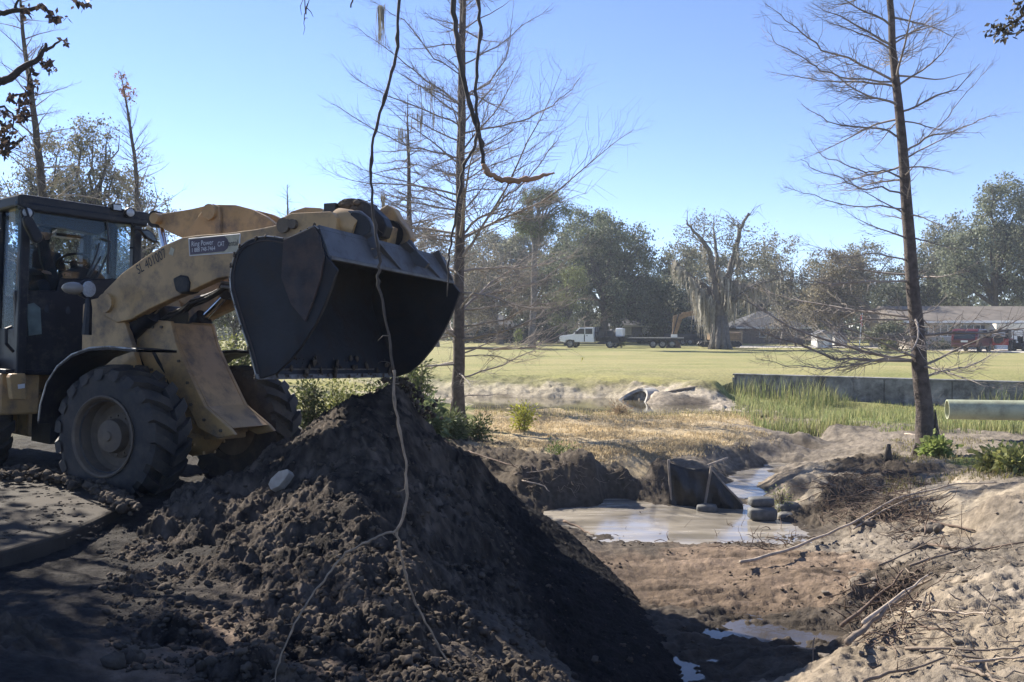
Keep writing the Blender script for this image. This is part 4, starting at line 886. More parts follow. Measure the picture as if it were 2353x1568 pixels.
lp('grab_rail', MB().tube([wf(20,530,.05)-B.l*.1, wf(10,540,.1)-B.l*.12, wf(16,640,.1)-B.l*.12, wf(24,745,.1)-B.l*.12], .02, 8), 'black', cab, smooth=True)
lp('grab_rail', MB().tube([wf(26,752,.02), wf(14,756,.08), wf(14,790,.08), wf(30,808,.02)], .022, 8), 'black', cab, smooth=True)
def headlight(c, n, side):
    x_, y_ = B.l, B.u
    o = lp('headlight', MB().lathe(c - n*.16, n, [(.03, 0), (.09, .05), (.115, .12), (.12, .16), (.112, .17)], 24), 'black', smooth=True)
    lp('lamp_lens', MB().lathe(c, n, [(.108, 0), (.09, .025), (.03, .035)], 24), 'lamp', o, smooth=True)
    lp('indicator', MB().blob(c - B.l*.16*side - n*.02, .1, 3, .02, 3, (1.35, .9, .75), Matrix((B.l, B.f, B.u)).transposed()), 'lamp_shell', o, smooth=True, angle=0)
    lp('lamp_bracket', MB().tube([c - B.u*.1, c - B.u*.22 + B.f*.02, c - B.u*.55], [.03, .045, .06], 8), 'black', o, smooth=True)
headlight(F.side(203, 665, -1.0), F.f, 1); headlight(F.side(480, 690, .95)+F.u*.0, F.f, -1)

# ---- rear frame: steps, tanks, engine hood
b = MB(); b.box(B.p(-1.2, -.85, .95), (1.5, .5, .75), B.M); b.box(B.p(-.35, -.72, 1.12), (.5, .5, .55), B.M)
TK = lp('side_tank', b, 'yellow', bevel=.03)
b = MB(); b.prism([wf(x, y, .25) for x, y in ((22,868), (26,860), (58,858), (62,872), (60,920), (28,918))], -B.f*.12); lp('battery_box', b, 'yellow', TK, bevel=.012)
text_mesh('lettering', 'F355', .05, 'letter_white', wf(40, 892, .262), wf(56, 890, .262), B.u, TK, off=0) if False else None
lp('label_plate', MB().prism([wf(x, y, .258) for x, y in ((41,884), (57,882), (57,892), (42,894))], -B.f*.006), 'letter_white', TK)
b = MB(); b.box(B.p(-2.9, 0, 1.5), (2.4, 1.3, 1.3), B.M); b.box(B.p(-2.2, 0, .8), (3.4, .9, .6), B.M); lp('engine_hood', b, 'yellow', bevel=.06)
b = MB(); b.box(B.p(-.5, -1.05, .62), (.5, .3, .05), B.M); b.box(B.p(-.45, -1.05, .95), (.4, .25, .05), B.M); b.box(B.p(-.3, -.6, 1.42), (.6, .7, .06), B.M); b.box(B.p(-.2, 0, .7), (.6, .8, .5), B.M)
lp('access_step', b, 'black', bevel=.01)

# ---- the operator
def skin_body(name, V, E, rads, m, parent=None, root=0, sub=2):
    me = bpy.data.meshes.new(name); base = wloc(parent) if parent else V[0]
    me.from_pydata([tuple(Vector(v)-base) for v in V], E, []); me.update(); me.materials.append(m)
    o = bpy.data.objects.new(name, me); COL.objects.link(o)
    if parent: o.parent = parent
    else: o.location = base
    sm = o.modifiers.new('skin', 'SKIN'); sm.use_smooth_shade = True
    sv = me.skin_vertices[0].data
    for i, r in enumerate(rads): sv[i].radius = (r, r) if not hasattr(r, '__len__') else r
    sv[root].use_root = True
    ss = o.modifiers.new('sub', 'SUBSURF'); ss.levels = sub; ss.render_levels = sub
    return o
hip = wf(96, 664, -.55); up_, lf, fw = B.u, B.l, B.f
V = [hip, hip+up_*.2, hip+up_*.42, hip+up_*.54, hip+up_*.62-fw*0, hip+up_*.72+fw*.03, hip+up_*.82+fw*.03]; E = [(0,1), (1,2), (2,3), (3,4), (4,5), (5,6)]; Rr_ = [.15, .15, .17, .10, .06, .095, .075]
for s_ in (-1, 1):
    o = len(V); V += [hip+up_*.47+lf*.19*s_, hip+up_*.22+lf*.25*s_+fw*.1, hip+up_*.2+lf*.16*s_+fw*.32, hip+up_*.21+lf*.14*s_+fw*.40]; E += [(2, o), (o, o+1), (o+1, o+2), (o+2, o+3)]; Rr_ += [.075, .055, .04, .038]
    o = len(V); V += [hip+lf*.1*s_+fw*.06, hip+lf*.14*s_+fw*.42+up_*.05, hip+lf*.14*s_+fw*.5-up_*.38]; E += [(0, o), (o, o+1), (o+1, o+2)]; Rr_ += [.1, .075, .055]
OP = skin_body('person', V, E, Rr_, M['cloth'])
tag(OP, 'person in dark work clothes sitting at the steering wheel in the loader cab', 'person')
hd = hip+up_*.775+fw*.03
b = MB(); b.blob(hd, .105, 5, .02, 3, (.95, .78, 1.2), Matrix((fw, lf, up_)).transposed()); b.blob(hd+fw*.1-up_*.02, .022, 2, .05, 2)
for s_ in (-1, 1): b.blob(hd+lf*.083*s_, .025, 3, .05, 2)
b.build('face', M['skin'], OP, smooth=True, angle=0)
b = MB(); b.blob(hd+up_*.05, .112, 5, .02, 3, (1, .82, .8), Matrix((fw, lf, up_)).transposed()); b.box(hd+fw*.14+up_*.06, (.12, .15, .015), B.M); b.build('cap', M['cloth'], OP, smooth=True)
for s_ in (-1, 1):
    b = MB(); h = hip+up_*.21+lf*.14*s_+fw*.42; b.blob(h, .045, 4, .05, 2, (1.2, .8, .5), B.M)
    for i in range(4): b.tube([h+lf*(.03-.02*i)+fw*.03, h+lf*(.03-.02*i)+fw*(.07+.004*i)-up_*.005, h+lf*(.03-.02*i)+fw*.075-up_*.035], [.011, .01, .008], 6)
    b.tube([h-lf*.035*s_, h-lf*.06*s_+fw*.03-up_*.01, h-lf*.06*s_+fw*.055-up_*.03], [.013, .011, .009], 6)
    b.build('hand', M['skin'], OP, smooth=True)
# trim away containers without geometry of their own
for o in (BK, cab):
    pass
# ================================================================ trees
def bez(p0, p1, p2, n):
    return [p0*(1-t)**2 + p1*2*t*(1-t) + p2*t*t for t in [i/n for i in range(n+1)]]
def leaf_mesh(name, C, size, parent, m, ca, cb_, seed, aspect=.55, flat=0.0, colk=None, hang=0.0):
    """one small quad leaf per row of C (world coordinates)"""
    q_ = np.random.RandomState(seed); n = len(C)
    d = q_.normal(size=(n, 3)); d[:, 2] *= (1-flat); d[:, 2] -= hang; d /= np.linalg.norm(d, axis=1, keepdims=True)
    e = q_.normal(size=(n, 3)); e -= d*(e*d).sum(1, keepdims=True); e /= np.linalg.norm(e, axis=1, keepdims=True)
    s_ = size*(.6+.8*q_.rand(n, 1)); a = d*s_; b_ = e*s_*aspect*.5
    v = np.stack([C, C+a*.45+b_, C+a, C+a*.45-b_], 1).reshape(-1, 3); f = (np.arange(n)*4)[:, None]+np.array([[0, 1, 2, 3]])
    t = q_.rand(n, 1); c = np.array([ca])*(1-t)+np.array([cb_])*t; c *= .7+.6*q_.rand(n, 1)
    if colk is not None: c *= colk[:, None]
    return mesh_obj(name, v, f, M[m], parent, cols=np.repeat(c, 4, 0))
def jit(q, k): return Vector((q.uniform(-k, k), q.uniform(-k, k), q.uniform(-k, k)))
def crooked(p0, p1, n, k, q, sag=0):
    d = (p1-p0); L_ = d.length; P = []
    off = Vector((0, 0, 0))
    for i in range(n+1):
        t = i/n; w = math.sin(math.pi*t)
        if 0 < i < n: off = off*.5 + jit(q, k*L_)
        P.append(p0 + d*t + off*(w**.5 if w > 0 else 0) + Vector((0, 0, sag*L_*w)))
    return P
def leafy(name, label, cat, base, crowns, trunk_r, seed, nclus=150, perc=70, leaf=.25, ca=(.05, .065, .03), cb_=(.10, .11, .055), bark='bark_dark', csize=.55, fork=.35, lean=(0, 0), group=None, leafm='leaf', gap=.25, aspect=.55, hang=0, moss=0, mossparts=None):
    """crowns: (centre, radii) ellipsoids in world space; foliage grows in clumps at branch ends, gaps stay open"""
    q = random.Random(seed); q_ = np.random.RandomState(seed); base = Vector(base)
    root = thing(name, label, cat, base, group=group)
    tb = MB(); top = max(c[2]+r[2] for c, r in crowns)
    cen = sum((Vector(c) for c, r in crowns), Vector((0, 0, 0)))/len(crowns)
    fz = base.z + (cen.z - base.z)*fork*1.6
    f0 = Vector((base.x + (cen.x-base.x)*.35+lean[0], base.y+(cen.y-base.y)*.35+lean[1], fz))
    P = crooked(base - Vector((0, 0, .15)), f0, 5, .02, q); tb.tube(P, [trunk_r*(1.35 if i == 0 else 1-.06*i) for i in range(6)], 10)
    nodes = []
    for c, r in crowns:
        c = Vector(c); nl = max(3, int(5*r[0]/max(.1, r[2])+1))
        for i in range(nl):
            a = 2*math.pi*(i+q.random()*.7)/nl; e = Vector((r[0]*math.cos(a)*.72, r[1]*math.sin(a)*.72, r[2]*q.uniform(-.15, .75)))
            s0 = P[-1] if q.random() < .7 else P[-2]
            L_ = crooked(s0, c+e, 7, .05, q, .04); rr_ = [trunk_r*.55*(1-i/7.6) for i in range(8)]
            tb.tube(L_, rr_, 7); nodes += [(L_[k], rr_[k]) for k in range(2, 8)]
    NP = np.array([n_[0][:] for n_ in nodes]); cents = []; tot = sum(r[0]*r[1]*r[2] for c, r in crowns)
    for c, r in crowns:
        m_ = max(5, int(nclus*r[0]*r[1]*r[2]/tot))
        k = 0
        while k < m_:
            u = q_.normal(size=3); u /= np.linalg.norm(u); rad = q_.uniform(.35, 1)**.6
            p = np.array(c)+u*rad*np.array(r)
            rim = 1 + .28*float(perlin([u[0]*2.3+seed], [u[1]*2.3+u[2]*1.7])[0]); p = np.array(c)+u*rad*rim*np.array(r)
            if float(perlin([p[0]*.35+seed*3.1], [p[2]*.4+p[1]*.3])[0]) < gap*2-.9: k += .35; continue
            cents.append(p); k += 1
    C = []; K = []
    for p in cents:
        d = ((NP-p)**2).sum(1); j = int(np.argmin(d)); s0 = nodes[j][0]
        tip = Vector(p); B_ = crooked(s0, tip, 4, .09, q, .03); r0 = min(nodes[j][1]*.6, trunk_r*.14)
        tb.tube(B_, [r0*(1-.2*i) for i in range(5)], 4, cap=False)
        n_ = int(perc*q_.uniform(.5, 1.4)); s_ = csize*q_.uniform(.6, 1.3)
        o = q_.normal(size=(n_, 3))*np.array([s_, s_, s_*.7])*.6; C.append(p+o); K.append(np.full(n_, q_.uniform(.7, 1.3)))
        for _ in range(3):
            e = tip + jit(q, s_*1.1); tb.tube([B_[3], tip.lerp(e, .5), e], [r0*.4, r0*.3, r0*.12], 3, cap=False)
    tr = tb.build('trunk', M[bark], root, smooth=True, angle=0)
    leaf_mesh('crown', np.vstack(C), leaf, root, leafm, ca, cb_, seed, aspect, colk=np.concatenate(K), hang=hang)
    return root, nodes
def W(px, py, Y): return at(px, py, Y)
def crown(px, py, Y, rx, ry, ryd=None):
    k = Y/FPX; return (tuple(at(px, py, Y)), (rx*k, (ryd or rx*.9)*k, ry*k))

# ---- bald cypress: straight trunk, whorls of thin ascending branches, feathery bare twigs
def cypress(name, label, path, radii, seed, z_lo, prof, nb, root_flare=1.5, tw=.12, droop=.25, bark='bark', twigm='twig', up=(.05, .55), ntw=1.0, dead=0, bvar=.35, rb=.075, group=None, side=None, sub=True, extra=()):
    q = random.Random(seed); base = Vector(path[0]); root = thing(name, label, 'cypress tree', base, group=group)
    n = 26; P = []; RR = []; pv = [Vector(p) for p in path]; L_ = [0]
    for i in range(1, len(pv)): L_.append(L_[-1]+(pv[i]-pv[i-1]).length)
    def pt(s_):
        for i in range(1, len(pv)):
            if s_ <= L_[i] or i == len(pv)-1:
                t = (s_-L_[i-1])/(L_[i]-L_[i-1]); return pv[i-1].lerp(pv[i], t), radii[i-1]*(1-t)+radii[i]*t
    for i in range(n+1):
        s_ = L_[-1]*(i/n)**1.25; p, r = pt(s_); k = 1 + (root_flare-1)*math.exp(-s_/.35)
        P.append(p+Vector((q.uniform(-.015, .015), q.uniform(-.015, .015), 0))*(i > 0)); RR.append(r*k)
    P[0] = P[0]-Vector((0, 0, .2))
    tb = MB(); tb.tube(P, RR, 16)
    for i in range(5):                               # buttress ribs at the foot
        a = 2*math.pi*i/5+q.random(); d = Vector((math.cos(a), math.sin(a), 0)); r = RR[0]
        tb.tube([base+d*r*1.25-Vector((0, 0, .1)), base+d*r*.78+Vector((0, 0, .3)), base+d*r*.55+Vector((0, 0, .9))], [r*.35, r*.25, r*.06], 6)
    tb.build('trunk', M[bark], root, smooth=True, angle=0)
    bb = MB(); tb2 = MB(); H_ = L_[-1]
    def twigs(B_, BR, Lb, t, m):
        nt_ = int(Lb/tw*ntw*(.45+.8*min(1, t*1.7)))
        for j in range(nt_):
            u = q.uniform(.12, 1)*m; k = min(m-1, int(u)); pp = B_[k].lerp(B_[k+1], u-k); ax = (B_[k+1]-B_[k]).normalized()
            sd_ = ax.cross(Vector((0, 0, 1))); sd_ = sd_.normalized() if sd_.length > .01 else Vector((1, 0, 0))
            s2 = 1 if q.random() < .5 else -1; lt = Lb*q.uniform(.12, .36)*(1.1-.4*u/m)
            dv = (ax*q.uniform(.5, 1)+sd_*s2*q.uniform(.4, 1)+Vector((0, 0, q.uniform(-.35, .5)))).normalized()
            e = pp+dv*lt+Vector((0, 0, lt*q.uniform(-.05, .3))); mid = pp+dv*lt*.5+jit(q, lt*.09)+Vector((0, 0, -lt*.05)); r1 = max(.0026, BR[k]*.36)
            tb2.tube([pp, pp.lerp(mid, .5)+jit(q, lt*.04), mid, mid.lerp(e, .55)+jit(q, lt*.06), e], [r1, r1*.85, r1*.7, r1*.5, r1*.3], 3, cap=False)
            if sub:
                for _ in range(q.randrange(2, 6)):
                    v = q.uniform(.25, .95); p3 = pp.lerp(mid, v*2) if v < .5 else mid.lerp(e, v*2-1)
                    dv2 = (dv+jit(q, .8)).normalized(); tb2.tube([p3, p3+dv2*lt*q.uniform(.2, .6)], [r1*.55, r1*.25], 3, cap=False)
    for i in range(nb):
        s_ = z_lo + (H_-z_lo)*min(.995, max(0, (i+q.gauss(.5, 1.6))/nb)); p, r = pt(s_); t = (s_-z_lo)/(H_-z_lo)
        a = i*2.4+q.uniform(-.5, .5); Lb = prof(t)*q.uniform(1-bvar, 1+bvar*.6)
        if side and math.cos(a)*side < 0: Lb *= .72
        el = q.uniform(*up)*(.45+.75*min(1, t*1.6))
        d = Vector((math.cos(a)*math.cos(el), math.sin(a)*math.cos(el), math.sin(el)))
        m = 9; B_ = [p]; dd = d.copy(); st = Lb/m
        for j in range(m):
            dd = (dd + jit(q, .13) + Vector((0, 0, -droop*.10 if j < 4 else droop*.16))).normalized(); B_.append(B_[-1]+dd*st)
        r0 = min(r*.5, .012+Lb*rb*.1); BR = [max(.0035, r0*(1-.93*j/m)) for j in range(m+1)]
        bb.tube(B_, BR, 5, cap=False)
        if q.random() < dead: continue
        twigs(B_, BR, Lb, t, m)
    for pts, r0 in extra:
        Y_ = base.y; dY = q.uniform(-1.3, 1.3); P_ = [W(x, y, Y_+dY*k/(len(pts)-1)) for k, (x, y) in enumerate(pts)]; B_ = []
        for k in range(len(P_)-1):
            for jj in range(3): B_.append(P_[k].lerp(P_[k+1], jj/3)+jit(q, .025)*(k+jj > 0))
        B_.append(P_[-1]); m = len(B_)-1; BR = [max(.004, r0*(1-.85*k/m)) for k in range(m+1)]; bb.tube(B_, BR, 6, cap=False)
        Lb = sum((B_[k+1]-B_[k]).length for k in range(m)); twigs(B_, BR, Lb*.8, .6, m)
    bb.build('branches', M[twigm], root, smooth=True, angle=0); tb2.build('twigs', M[twigm], root)
    return root
def cpath(pts, Y, dz=0): return [W(x, y, Y) for x, y in pts]
EX1 = [([(1064,307),(1152,290),(1219,272),(1267,243),(1315,205),(1334,179)], .026), ([(1063,224),(1123,192),(1158,144),(1171,96),(1180,0)], .024), ([(1062,150),(1140,110),(1200,60),(1260,20)], .022),
 ([(1060,246),(1011,205),(963,173),(915,131),(857,90),(809,58)], .024), ([(1060,291),(985,256),(889,221),(835,192),(806,170)], .024), ([(1059,365),(1008,350),(947,339),(867,304),(803,262),(758,237)], .026), ([(1062,176),(995,134),(931,48),(883,19),(851,0)], .02),
 ([(1057,545),(1100,502),(1133,486),(1171,445),(1206,419),(1235,384),(1273,330),(1293,304)], .034), ([(1053,870),(1135,847),(1199,815),(1279,787)], .026), ([(1054,819),(1127,815),(1187,835),(1247,819)], .018), ([(1055,751),(1167,735),(1247,683),(1315,659)], .028), ([(1056,687),(1167,667),(1250,640),(1330,575)], .026), ([(1053,913),(1127,907),(1171,905)], .018), ([(1054,767),(987,783),(947,807)], .02), ([(1057,560),(960,540),(880,520),(800,470)], .024), ([(1058,470),(960,425),(860,400),(790,370)], .024), ([(1059,420),(1130,380),(1210,350),(1290,290)], .022)]
EX2 = [([(2061,190),(1975,147),(1891,114),(1840,75),(1807,48),(1759,9)], .024), ([(2062,200),(1981,186),(1903,187),(1846,180),(1774,166)], .024), ([(2051,105),(1963,57),(1864,6)], .024), ([(2060,188),(1951,183),(1888,162),(1852,138),(1786,99),(1765,75)], .02),
 ([(2072,321),(2020,295),(1933,291),(1888,270),(1843,240)], .024), ([(2080,411),(2026,393),(1990,397),(1936,378),(1891,357),(1867,327)], .02), ([(2083,450),(2026,432),(1975,435),(1936,408),(1873,390),(1840,366)], .02), ([(2085,480),(2020,475),(1940,470),(1870,450),(1800,430)], .018),
 ([(2050,103),(2119,60),(2152,30)], .02), ([(2062,198),(2146,141),(2200,75)], .022), ([(2066,258),(2131,231),(2200,204),(2251,147)], .022), ([(2075,357),(2125,315),(2191,300),(2251,276),(2290,264)], .024), ([(2125,318),(2160,290),(2206,228),(2254,174),(2281,147)], .012),
 ([(2112,828),(2004,829),(1920,824),(1835,792),(1765,770),(1694,736)], .036), ([(2108,798),(2055,784),(1990,776),(1942,773)], .03), ([(2103,733),(1990,733),(1934,750),(1863,778)], .02), ([(2101,711),(2004,711),(1948,714),(1891,719)], .02), ([(2096,646),(1990,649),(1914,651),(1858,649),(1779,637)], .022), ([(2110,812),(1976,835),(1891,849),(1807,840),(1736,826)], .02), ([(2094,600),(2010,585),(1930,590),(1850,560)], .018),
 ([(2116,869),(2173,852),(2221,843),(2266,824),(2289,809)], .026), ([(2103,729),(2145,711),(2179,677)], .018), ([(2122,905),(2137,919),(2151,967),(2171,1007)], .012)]
g0 = onz(1052, 968, -.3); Y1 = g0.y
p = [Vector((g0.x, g0.y, gz(g0.x, g0.y)))] + cpath([(1054,780), (1056,560), (1060,300), (1063,0)], Y1) + [W(1066,-180,Y1), W(1070,-420,Y1)]
cypress('cypress_tree', 'dark bare cypress standing behind the bucket at the edge of the brown marsh', p, [.158, .14, .122, .10, .078, .056, .026], 5, 1.3, lambda t: 4.7*(1-.5*t)*(.75+.25*math.sin(t*9)), 92, 1.25, .08, .3, 'bark', 'twig', (-.1, .95), 1.05, .06, bvar=.5, rb=.055, extra=EX1)
g0 = onz(2132, 1046, -.42); Y2 = g0.y
p = [Vector((g0.x, g0.y, gz(g0.x, g0.y)))] + cpath([(2115,850), (2099,680), (2083,450), (2067,260), (2049,80), (2040,-60)], Y2) + [W(2030,-300,Y2), W(2022,-560,Y2)]
cypress('cypress_tree', 'bare cypress leaning left with sunlit bark beside the pale pipe', p, [.165, .14, .12, .098, .08, .063, .053, .04, .018], 9, 1.25, lambda t: 3.7*(1-.4*t)*(.7+.3*math.sin(t*14+1)), 58, 1.3, .09, .25, 'bark', 'twig', (-.1, .8), 1.35, .05, side=-1, bvar=.5, rb=.055, extra=EX2)
p = [W(945,790,30)] + cpath([(942,560), (938,350), (936,215)], 30)
p[0].z = -.1
cypress('cypress_tree', 'slender bare cypress behind the larger dark one with grey moss in its top', p, [.14, .10, .05, .008], 21, 1.5, lambda t: 3.6*(1-.8*t), 95, 1.3, .11, .2, 'bark', 'twig', (-.1, .5), 1.1)
p = [W(118,800,28)] + cpath([(98,440), (74,230), (52,70), (40,-60)], 28); p[0].z = 0
cypress('cypress_tree', 'thin dark cypress leaning left behind the cab roof', p, [.17, .12, .085, .055, .02], 31, 3.5, lambda t: 2.6*(1-.62*t), 62, 1.2, .13, .1, 'bark_dark', 'twig', (.15, .75), .9)
p = [W(330,800,38)] + cpath([(320,590), (312,380), (290,230), (276,165)], 38); p[0].z = 0
cypress('cypress_tree', 'narrow cypress with a tuft of rusty leaves at its tip behind the cab', p, [.17, .12, .08, .04, .012], 41, 4.5, lambda t: 2.6*(1-.8*t), 60, 1.2, .13, .05, 'bark_dark', 'twig', (.3, 1.0), .9)
p = [W(664,800,62)] + cpath([(662,560), (660,425)], 62); p[0].z = 0
cypress('cypress_tree', 'far bare cypress whose top shows just above the lift arms', p, [.2, .12, .02], 51, 5, lambda t: 3.0*(1-.85*t), 46, 1.2, .16, .05, 'bark_grey', 'twig', (.1, .8), .9)
C = []; q_ = np.random.RandomState(3)
for c_, n_, s_ in (((278,176), 30, .10), ((287,205), 70, .16), ((300,222), 40, .14)): C.append(np.array(W(*c_, 38))+q_.normal(size=(n_, 3))*s_)
o = [x for x in bpy.data.objects if x.name.startswith('cypress_tree') and x.get('label', '').startswith('narrow')][0]
leaf_mesh('rusty_leaves', np.vstack(C), .14, o, 'leaf', (.22, .10, .06), (.3, .17, .1), 8)

# ---- leafy trees behind the loader
GW = (.13, .13, .08), (.25, .235, .15)
leafy('willow_tree', 'tall loose willow with the roundest top above the cab', 'willow tree', (*W(215,800,46)[:2], 0), [crown(228,325,46,62,62), crown(215,425,46,85,55), crown(190,520,46,90,70)], .28, 3, 300, 42, .14, *GW, bark='bark_dark', csize=.42, gap=.34)
leafy('willow_tree', 'broad thin willow left of the round topped one', 'willow tree', (*W(105,800,48)[:2], 0), [crown(120,372,48,78,66), crown(55,440,48,65,60), crown(110,490,48,110,70)], .26, 4, 280, 40, .14, *GW, bark='bark_dark', csize=.42, gap=.36)
leafy('willow_tree', 'low willow around the narrow cypress right of the cab', 'willow tree', (*W(330,800,50)[:2], 0), [crown(318,420,50,48,62), crown(345,510,50,58,70), crown(310,600,50,70,80)], .22, 5, 220, 38, .14, *GW, bark='bark_dark', csize=.42, gap=.36)
for i, (px, py, Y, rx, ry, lab) in enumerate([
    (20,640,40,60,120,'dense tree seen through the left cab window'), (140,640,55,90,110,'leafy tree showing through the windshield'), (265,660,52,70,100,'grey green tree behind the right cab pillar'),
    (430,690,62,70,90,'shaded tree filling the gap under the lift arm'), (540,690,66,90,80,'pale tree between the lift arm and the bucket'), (640,640,70,90,100,'tree hidden behind the bucket with only thin tops showing'), (-60,560,42,70,160,'tree at the left edge behind the cab')]):
    leafy('field_tree', lab, 'tree', (*W(px,800,Y)[:2], 0), [crown(px,py,Y,rx,ry)], .2, 60+i, 190, 50, .17, (.05, .065, .035), (.13, .135, .075), csize=.5, gap=.3)

# ---- far trees beyond the lawn
leafy('live_oak', 'largest dark evergreen oak behind the white truck', 'oak tree', (*W(1385,792,106)[:2], 0), [crown(1410,575,106,95,80), crown(1345,610,106,85,85), crown(1465,650,106,62,95), crown(1390,690,106,120,60)], .55, 71, 560, 62, .30, (.075, .095, .055), (.16, .18, .10), csize=.75, gap=.36)
leafy('live_oak', 'dark oak left of the large evergreen one with olive foliage', 'oak tree', (*W(1290,790,112)[:2], 0), [crown(1275,620,112,72,75), crown(1240,690,112,85,60)], .45, 72, 300, 55, .30, (.095, .11, .06), (.19, .195, .11), csize=.75, gap=.36)
leafy('field_tree', 'brownish tree behind the trunk of the middle cypress', 'tree', (*W(1150,790,104)[:2], 0), [crown(1140,650,104,80,75), crown(1090,700,104,60,55)], .4, 73, 260, 45, .28, (.14, .13, .09), (.25, .22, .15), csize=.75, gap=.34, bark='bark_grey')
leafy('field_tree', 'grey tree showing right of the bucket tip', 'tree', (*W(1000,790,90)[:2], 0), [crown(985,600,90,55,90), crown(1015,690,90,70,60)], .4, 74, 240, 42, .26, (.15, .14, .10), (.26, .24, .17), csize=.7, gap=.38, bark='bark_grey')
leafy('pine_tree', 'tall pine with a light open crown above the dark oaks', 'pine tree', (*W(1222,790,84)[:2], 0), [crown(1238,455,84,48,26), crown(1285,480,84,30,24), crown(1200,500,84,34,22), crown(1235,520,84,50,24)], .34, 75, 150, 90, .30, (.085, .115, .045), (.17, .19, .075), csize=.6, gap=.3, bark='bark_grey', fork=.55, aspect=.16)
leafy('pine_tree', 'young yellow green pine beside the grey pine trunk', 'pine tree', (*W(1300,790,98)[:2], 0), [crown(1305,690,98,28,26), crown(1320,640,98,30,30), crown(1290,740,98,26,20)], .2, 76, 80, 70, .3, (.11, .14, .05), (.2, .21, .08), csize=.6, aspect=.2)
leafy('pine_tree', 'small bright pine sapling in front of the trailer hitch', 'pine tree', (*W(1427,800,86)[:2], 0), [crown(1427,782,86,10,14), crown(1427,765,86,6,14)], .06, 77, 60, 40, .16, (.14, .18, .05), (.26, .27, .09), csize=.22, aspect=.25, gap=.1)
leafy('pine_tree', 'tiny pine sapling by the grey pine trunk', 'pine tree', (*W(1190,786,90)[:2], 0), [crown(1190,772,90,9,12)], .05, 78, 30, 36, .16, (.14, .18, .05), (.24, .26, .09), csize=.22, aspect=.25, gap=.1)
leafy('field_tree', 'sparse grey green tree left of the mossy oak', 'tree', (*W(1510,790,112)[:2], 0), [crown(1560,610,112,45,60), crown(1520,690,112,50,60)], .35, 79, 240, 46, .28, (.12, .135, .08), (.23, .23, .14), csize=.7, gap=.36, bark='bark_grey')
leafy('field_tree', 'thin tree right of the mossy oak spar', 'tree', (*W(1800,790,100)[:2], 0), [crown(1790,600,100,62,75), crown(1830,690,100,70,60)], .35, 80, 230, 34, .24, (.15, .145, .10), (.27, .25, .17), csize=.7, gap=.42, bark='bark_grey')
leafy('field_tree', 'bushy brown tree in front of the woods right of the mossy oak', 'tree', (*W(1935,790,92)[:2], 0), [crown(1935,640,92,70,70), crown(1900,700,92,70,45)], .35, 81, 320, 50, .24, (.15, .13, .085), (.26, .225, .14), csize=.65, gap=.3, bark='bark_grey')
leafy('live_oak', 'tall grey green oak behind the tan roofed house at the right edge', 'oak tree', (*W(2290,790,98)[:2], 0), [crown(2310,500,98,70,95), crown(2250,580,98,85,80), crown(2340,620,98,80,90), crown(2200,640,98,50,55)], .5, 82, 620, 60, .28, (.13, .155, .095), (.25, .26, .17), csize=.75, gap=.34)
leafy('live_oak', 'smaller oak between the leaning cypress and the tan roofed house', 'oak tree', (*W(2120,790,104)[:2], 0), [crown(2130,650,104,55,60), crown(2060,690,104,55,45)], .4, 83, 260, 50, .28, (.055, .068, .042), (.12, .13, .08), csize=.75, gap=.26)
leafy('live_oak', 'oak beyond the right edge whose crown overlaps the picture corner', 'oak tree', (*W(2440,790,94)[:2], 0), [crown(2430,560,94,90,110)], .5, 84, 320, 56, .28, (.13, .155, .095), (.25, .26, .17), csize=.8, gap=.2)
for i, (px, py, Y, rx, ry, lab, a, c) in enumerate([
    (1350,540,118,75,60,'tall oak rising behind the left half of the largest oak','A','B'), (1440,640,120,75,95,'oak filling the gap right of the largest dark oak','A','B'),
    (1215,580,118,70,70,'olive oak behind the tall open pine','C','D'), (1120,590,122,70,60,'distant oak left of the tall open pine','C','D'), (1050,640,118,60,85,'distant oak beside the middle cypress trunk','C','D'),
    (1610,650,125,70,80,'grey oak far behind the mossy oak','C','D'), (1730,640,126,80,80,'grey oak behind the right arm of the mossy oak','C','D'), (1860,660,122,85,70,'pale brown oak behind the white sheds','C','D'), (1990,640,124,90,85,'grey oak far behind the flagpole','C','D'), (2180,600,112,80,110,'green oak left of the tall one behind the tan roofed house','C','D'), (1520,690,108,45,60,'dark oak over the roof of the grey house','A','B')]):
    P4 = dict(A=(.075, .095, .055), B=(.16, .18, .10), C=(.13, .14, .09), D=(.25, .25, .17))
    leafy('live_oak', lab, 'oak tree', (*W(px,795,Y)[:2], 0), [crown(px,py,Y,rx,ry), crown(px+18,py+50,Y,rx*1.05,ry*.7)], .42, 200+i, 330, 55, .3, P4[a], P4[c], csize=.75, gap=.4, bark='bark_grey' if a == 'C' else 'bark_dark')
# ---- the mossy oak: a huge broken trunk hung with grey moss
MY = 80; mb0 = W(1655,803,MY); mb0.z = -.05
mo = thing('mossy_oak', 'old broken oak draped in long grey moss on the far lawn', 'oak tree', mb0)
q = random.Random(12); tb = MB(); k_ = MY/FPX
def limb(pts, r0, r1, dy=0, wob=.02):
    P_ = [W(x, y, MY+dy*i/(len(pts)-1)) for i, (x, y) in enumerate(pts)]; out = []
    for i in range(len(P_)-1):
        for j in range(4): out.append(P_[i].lerp(P_[i+1], j/4)+jit(q, wob*4))
    out.append(P_[-1]); n = len(out); tb.tube(out, [r0+(r1-r0)*i/(n-1) for i in range(n)], 10); return out
LM = []
for i in range(9):
    a = i*.7; d = Vector((math.cos(a), math.sin(a), 0)); tb.tube([mb0+d*.95, mb0+d*.62+Vector((0, 0, .8)), mb0+d*.45+Vector((0, 0, 3.0))], [.22, .3, .22], 7)
LM += limb([(1655,806), (1654,760), (1652,715), (1650,690)], .66, .55)
LM += limb([(1648,715), (1625,665), (1580,630), (1545,602)], .42, .12, 3)
